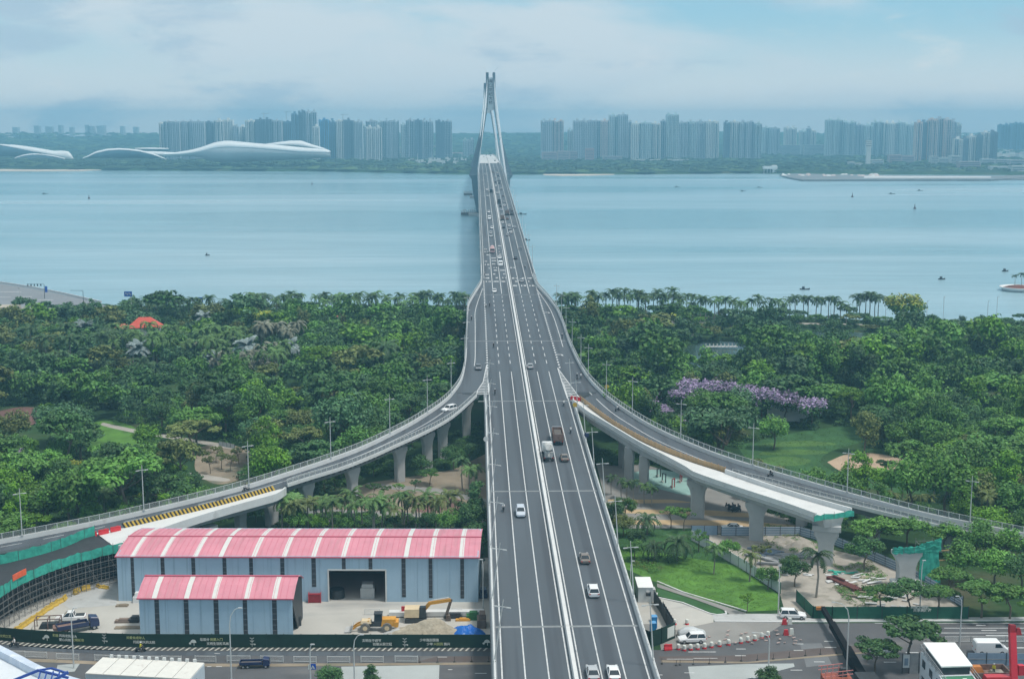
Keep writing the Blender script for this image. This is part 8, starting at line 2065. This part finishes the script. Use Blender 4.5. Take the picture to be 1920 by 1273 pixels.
# loading truck, worker, red boom
c = P(1862, 1290, 4.05); r = empty('loading_truck', tuple(c), 0, 'truck with a red front and a brown loaded bed behind the office block', 'truck')
MB().box((0, 2.6, 1.0), (6.2, 3.4, .3)).build('bed_floor', PAINT['rust'], r)
m = MB()
for y in (.9, 4.3): m.box((0, y, 1.3), (6.2, .14, .9))
for x in (-3.1, 3.1): m.box((x, 2.6, 1.3), (.14, 3.4, .9))
m.build('bed_side', PAINT['rust'], r)
MB().box((.6, -.4, .4), (5.0, 1.6, 1.9), top=.85).build('red_front', PAINT['red'], r); MB().box((-1.6, 3.2, 1.3), (2.4, 1.6, 1.1), top=.6).build('orange_machine', mat('orange_machine', (.45, .17, .04), .6, .2, 1), r); MB().box((1.5, 2.4, 1.3), (2.2, 2, .5), top=.8).build('load', M_DIRT, r)
for x in (-2.2, 2.2):
    a, b = wheel(0, 0, .5, .3); w = a.build('wheel', M_TYRE, r); w.location = (x, .2, 0)
person('stand', 'yellow', (c.x + .9, c.y + 2.3, 5.4), 2.4, 'worker in a yellow vest standing on the loading truck')
T2_ = lambda x, y, Y: PY(x, y, Y)
Yb = P(1900, 1300, 4).y
a, b = PY(1903, 1330, Yb), PY(1898, 1185, Yb + 3); r = empty('concrete_pump_boom', tuple(a), 0, 'bright red folded boom rising at the right frame edge', 'boom')
MB().beam((0, 0, 0), b - a, .95, .9).build('boom_section', mat('boom_red', (.55, .03, .05), .4, .06, 1), r)
MB().beam(b - a + Vector((-.1, 0, -.1)), b - a + Vector((0, .2, 1.2)), .9, .8).box(tuple(b - a + Vector((.9, 0, -.3))), (1.0, .8, 1.0), top=.5).build('boom_head', mat('boom_dark_red', (.30, .02, .03), .5, .15, 1), r)
MB().box(tuple((b - a) * .5 + Vector((1.1, 0, -.6))), (.9, .8, 1.6)).build('hydraulic_block', mat('boom_red', (.55, .03, .05), .4, .06, 1), r)
# black crane boom with hook
a, tp = PY(1640, 1310, P(1640, 1310, 5).y), PY(1543, 1140, 226); r = empty('crane_boom', tuple(a), 0, 'long black telescopic crane boom with a hook above the right street', 'crane')
d = tp - a; MB().beam((0, 0, 0), d * .5, 1.3, 1.5).build('boom_base', M_BOOM, r); MB().beam(d * .48, d * .8, 1.0, 1.15).build('boom_middle', M_BOOM, r); MB().beam(d * .78, d, .7, .8).build('boom_tip', M_BOOM, r)
m = MB(); m.box(tuple(d + Vector((-.5, 0, -.2))), (1.5, .7, .5)); m.build('boom_head', mat('head_orange', (.45, .18, .05), .6, .15, 1), r)
hk = PY(1534, 1183, tp.y) - a; m = MB(); m.tube([d + Vector((-.8, 0, 0)), hk + Vector((-.12, 0, 1))], .02, 4); m.tube([d + Vector((-.5, 0, 0)), hk + Vector((.12, 0, 1))], .02, 4); m.build('hoist_rope', M_DARK, r)
MB().box(tuple(hk - Vector((0, 0, 0))), (.55, .4, .9), top=.7).box(tuple(hk + Vector((.05, 0, -.9))), (.3, .25, .8)).build('hook_block', M_BLK, r)
c = P(1632, 1300, 4.05); MB().box((0, 0, .5), (3.2, 7, 1.6)).build('carrier', M_DARK, r).location = c - a
# red barge frame at the bottom
c = P(1568, 1290, 4.05); r = empty('railed_platform', tuple(c), 0, 'rust red platform box with red and white railings at the bottom', 'platform'); MB().box((0, 0, 0), (4.4, 2.6, 2.0)).build('box', mat('rust_red_box', (.28, .08, .05), .7, .2, 1), r)
m = MB()
for x in (-2.1, -1.2, -.3, .6): m.box((x, -1.2, 2.0), (.08, .08, 1.3)); m.box((x, 1.2, 2.0), (.08, .08, 1.3))
for z in (2.6, 3.2): m.beam((-2.6, -1.2, z - .2), (2.2, -1.2, z + .3), .09); m.beam((-2.6, 1.2, z), (1.2, 1.2, z + .4), .09)
m.build('railing', mat('rail_red_white', (.60, .22, .20), .6, .2, 2), r); MB().box((1.0, .2, 2.0), (1.2, 1.0, 1.3), top=.7).build('motor', M_DARK, r)
c = P(1420, 1290, 4.05); vehicle('suv', 'dark', c, .6, 'dark car half hidden under the bottom tree right of the bridge')
# playground bits and scooters under the stub
for i, (x, y) in enumerate(((1260, 915), (1275, 905), (1232, 895), (1248, 905))):
    c = P(x, y, 4.06); r = empty('play_frame', tuple(c), random.uniform(0, 3), 'small play frame on the turquoise floor under the ramps', 'play equipment', 'play frames on the turquoise floor'); MB().box((0, 0, 0), (.2, .2, 2.2)).box((1.2, 0, 0), (.2, .2, 2.2)).beam((0, 0, 2.2), (1.2, 0, 2.2), .18).build('frame', PAINT['red'] if i < 2 else M_DARK, r); MB().box((.6, .5, 0), (.8, .5, .5)).build('seat', M_SLW, r)
random.seed(33)
for i in range(11):
    x, y = random.uniform(1362, 1388), random.uniform(950, 964); c = P(x, y, 4.06); scooter(tuple(c), random.uniform(-.6, .6), 'parked dark scooter in the bunch beside the first wide stub pier', 'parked scooters beside the stub pier')
# banners hung on the right parapet poles
for x, y, D, col, lb in ((1138, 725, 0, M_YEL, 'yellow round sign on a lamp of the upper right ramp'), (1100, 815, 0, PAINT['navy'], 'blue round sign on a lamp beside the right parapet'), (1078, 759, 0, M_YEL, 'yellow warning sign in the right gore'), (911, 823, 0, M_CONCL, 'round mirror on the left parapet')):
    v = P(x, y, {1138: 19.0, 1100: 18, 1078: 18.5, 911: 16.5}[x]); o = MB().tube([(0, -.06, 0), (0, .06, 0)], .62, 14).build('round_sign', col); o.location = v; tag(o, lb, 'sign')
    q = MB().tube([(0, .1, -2.6), (0, .1, .3)], .05, 5).build('sign_post', M_POLE, o)
# ------------------------------------------------------------------ near shore details
sheet('coast_road', [(-160, 524), (0, 532), (60, 541), (120, 553), (178, 566), (210, 578), (120, 576), (0, 575), (-160, 572)], 6.2, mat('coast_road_asphalt', (.20, .215, .235), .85, .08, .05), h=3.0)
m = MB(); line = [P(x, y, 6.2) for x, y in ((-160, 523.5), (0, 531.5), (60, 540.5), (120, 552.5), (190, 568.5))]
sweep(m, line, [(-.2, 0), (-.2, 1.1), (.2, 1.1), (.2, 0)]); tag(m.build('sea_parapet', M_CONCL), 'grey parapet of the coast road against the water at the left', 'parapet')
dashes('coast_road_marking', [(0, 40, 547, .5), (30, 60, 556, .5), (-60, 20, 557, .5), (70, 100, 562, .5)], 6.25)
def gsign(x, y0, y1, xp, label, Yb, w=5.2):
    b = P(xp, Yb, 4.0); t_ = PY(x, y0, b.y); l_ = PY(x, y1, b.y); r = empty('direction_sign', tuple(b), 0, label, 'road sign'); MB().box((0, 0, 0), (.3, .3, t_.z - 4)).build('post', M_POLE, r)
    hh_ = t_.z - l_.z; MB().box((t_.x - b.x, -.1, l_.z - 4), (w, .15, hh_)).build('sign_face', M_SB, r)
    m = MB()
    for i, s in enumerate((-.28, -.08, .14, .3)): m.box((t_.x - b.x + s * w, -.2, l_.z - 4 + hh_ * (.3 if i % 2 else .5)), (w * .12, .03, hh_ * .22))
    m.build('sign_lettering', M_SLW, r)
gsign(240, 546.5, 556, 247, 'blue direction sign standing against the water, left of the two', 588, 3.6); gsign(374, 557.5, 568, 380, 'blue direction sign standing against the water, right of the two', 590, 3.1)
for x, yt, yb, xa, lb in ((84, 533, 560, 52, 'traffic light mast with a row of signals over the coast road'), (157, 545, 575, 132, 'lamp mast with a long arm beside the coast road'), (38, 541, 566, 34, 'lamp post on the coast road at the left')):
    b = P(x, yb, 6.2); t_ = PY(x, yt, b.y); e = PY(xa, yt + .6, b.y); r = empty('signal_mast', tuple(b), 0, lb, 'mast'); h = t_.z - 6.2
    MB().tube([(0, 0, 0), (0, 0, h)], [.16, .1], 6).build('pole', M_DARK if x != 38 else M_POLE, r); MB().beam((0, 0, h), (e.x - b.x, 0, h + .1), .14).build('arm', M_DARK, r)
    if x == 84:
        for i in range(5): MB().box(((e.x - b.x) * (i + 1) / 5, 0, h - .9), (.5, .3, 1.1)).build('signal_head', M_BLK, r)
        MB().box((.9, 0, h - 4.0), (1.2, .15, 3.0)).build('blue_plate', M_SB, r)
for i, (x, yt) in enumerate(((1467, 556), (1557, 557), (1660, 556), (1737, 564), (1768, 556), (1851, 564), (1868, 556), (1515, 562), (1413, 562))):
    b = P(x, 601, 4); t_ = PY(x, yt, b.y); r = empty('promenade_lamp', tuple(b), 0, 'thin pale lamp post on the shore promenade against the water', 'street lamp', 'thin lamp posts of the right shore promenade'); MB().tube([(0, 0, 0), (0, 0, t_.z - 4)], .10, 5).build('pole', M_POLE, r); MB().box((.4, 0, t_.z - 4.1), (.9, .2, .12)).build('lamp_head', M_LHEAD, r)
# pavilion roofs
def roof(x, y, w, d, mt, label, h=7.5, k=2.6, name='pavilion', hip=.35):
    c = P(x, y, h); r = empty(name, (c.x, c.y, 4), random.uniform(-.2, .2), label, 'pavilion'); MB().box((0, 0, 0), (w * .85, d * .8, h - 4)).build('wall', MT['w'], r); MB().box((0, 0, h - 4), (w, d, k), top=(hip, .05)).build('roof', mt, r)
M_RR = mat('red_tile_roof', (.55, .09, .06), .7, .12, .8); M_OR = mat('terracotta_roof', (.50, .20, .13), .8, .12, .8); M_GR = mat('grey_thatch_roof', (.27, .27, .26), .9, .12, .6)
roof(272, 612, 13, 8, M_RR, 'bright red tiled pavilion roof in the left park', 14.5, 3.6); roof(228, 614, 10, 6, M_OR, 'low terracotta roof left of the bright red roof', 9.5, 1.6)
roof(650, 592, 8, 6, M_OR, 'small terracotta roof on the shore left of the bridge', 11, 2.4); roof(682, 594, 5, 5, M_OR, 'smallest terracotta roof beside the shore roof', 11, 2.4)
roof(1275, 607, 13, 7, M_GR, 'grey pavilion roof near the pond', 10, 2.4); roof(1478, 746, 14, 8, M_GR, 'grey hipped roof behind the purple trees', 10.5, 2.2); roof(1240, 745, 5, 4, mat('purple_canopy', (.25, .2, .33), .8, .1, 1), 'small dark canopy left of the purple row', 6)
roof(45, 858, 6, 6, mat('mauve_roof', (.30, .26, .34), .8, .1, 1), 'pointed mauve tent roof at the left edge', 6.5, 3.0, hip=.1)
c = P(8, 612, 4); r = empty('park_building', tuple(c), 0, 'beige block at the left edge below the coast road', 'building'); MB().box((0, 0, 0), (12, 10, 9)).build('wall', mat('beige_wall', (.42, .38, .32), .8, .1, .5), r); MB().box((18, 4, 0), (26, 8, 7)).build('wing', mat('beige_wall', (.42, .38, .32), .8, .1, .5), r)
MB().box((18, 4, 7), (27, 9, .6)).build('roof', M_GR, r)
# footbridge deck in the pond
c = P(1352, 652, 4.2); r = empty('pond_footbridge', tuple(c), 0, 'low white footbridge crossing the pond among the trees', 'footbridge'); MB().box((0, 0, .3), (13, 1.6, .25)).build('deck', M_CONCL, r)
m = MB()
for i in range(9):
    for s in (-.7, .7): m.box((-6 + i * 1.5, s, .5), (.2, .2, 1.1))
m.build('railing', M_RAIL, r)
# white fence panel by the sandy clearing, red railing in park
c = P(429, 838, 4); e = P(441, 836, 4); hoarding('white panel fence at the top of the sandy clearing', [(411, 835), (440, 841)], 1.2, M_WHB, step=1.5)
# round planter island with palms
cI = P(1912, 545, 0); r = empty('planter_island', (cI.x, cI.y, 0), 0, 'white rimmed round planter island in the water at the right edge', 'planter island')
m = MB(); n = 28
m.loft([[(10.5 * q * math.cos(6.2832 * i / n), 10.5 * q * math.sin(6.2832 * i / n), z) for i in range(n)] for q, z in ((.82, -1), (.9, .8), (1.05, 2.2), (1.0, 2.3), (.9, 1.5))]); m.build('rim', mat('planter_white', (.72, .73, .73), .5, .04, 1), r, True)
m = MB(); m.loft([[(9.6 * q * math.cos(6.2832 * i / n), 9.6 * q * math.sin(6.2832 * i / n), z) for i in range(n)] for q, z in ((.98, 1.4), (.7, 2.3), (.3, 3.0), (.02, 3.1))]); m.build('soil', mat('red_soil', (.16, .06, .045), .9, .2, 1), r)
for dx, dy, s, lb in ((-3.0, 0, .95, 'dark palm on the round planter island, left of the two'), (1.5, 1.5, 1.05, 'dark palm on the round planter island, right of the two')):
    put_palm('cocod', 1, cI.x + dx, cI.y + dy, s * .8, lb, zg=2.2)
# walkers
for x, y, s, lb in ((1770, 828, 'white', 'person in a white top on the path right of the sand circle'), (932, 812, 'white', 'x')):
    if x == 932: continue
    person('stand', s, tuple(P(x, y, 4.05)), 0, lb)
# ------------------------------------------------------------------ tell look-alikes apart by their order in the picture
_lb = {}
for o in S.objects:
    if o.parent is None and o.get('category') and o.get('label'): _lb.setdefault(o['label'], []).append(o)
for lb, os_ in _lb.items():
    if not 1 < len(os_) < 18 or len(lb.split()) > 13: continue
    q = [(px(o.matrix_world.translation if False else o.location), o) for o in os_]
    xs_, ys_ = [p[0][0] for p in q], [p[0][1] for p in q]
    v = max(xs_) - min(xs_) < .55 * (max(ys_) - min(ys_))
    q.sort(key=lambda t: t[0][1] if v else t[0][0])
    for i, (_, o) in enumerate(q):
        if not o.get('group'): o['group'] = lb
        o['label'] = '%s, %s from %s' % (lb, ORD[i], 'top' if v else 'left')
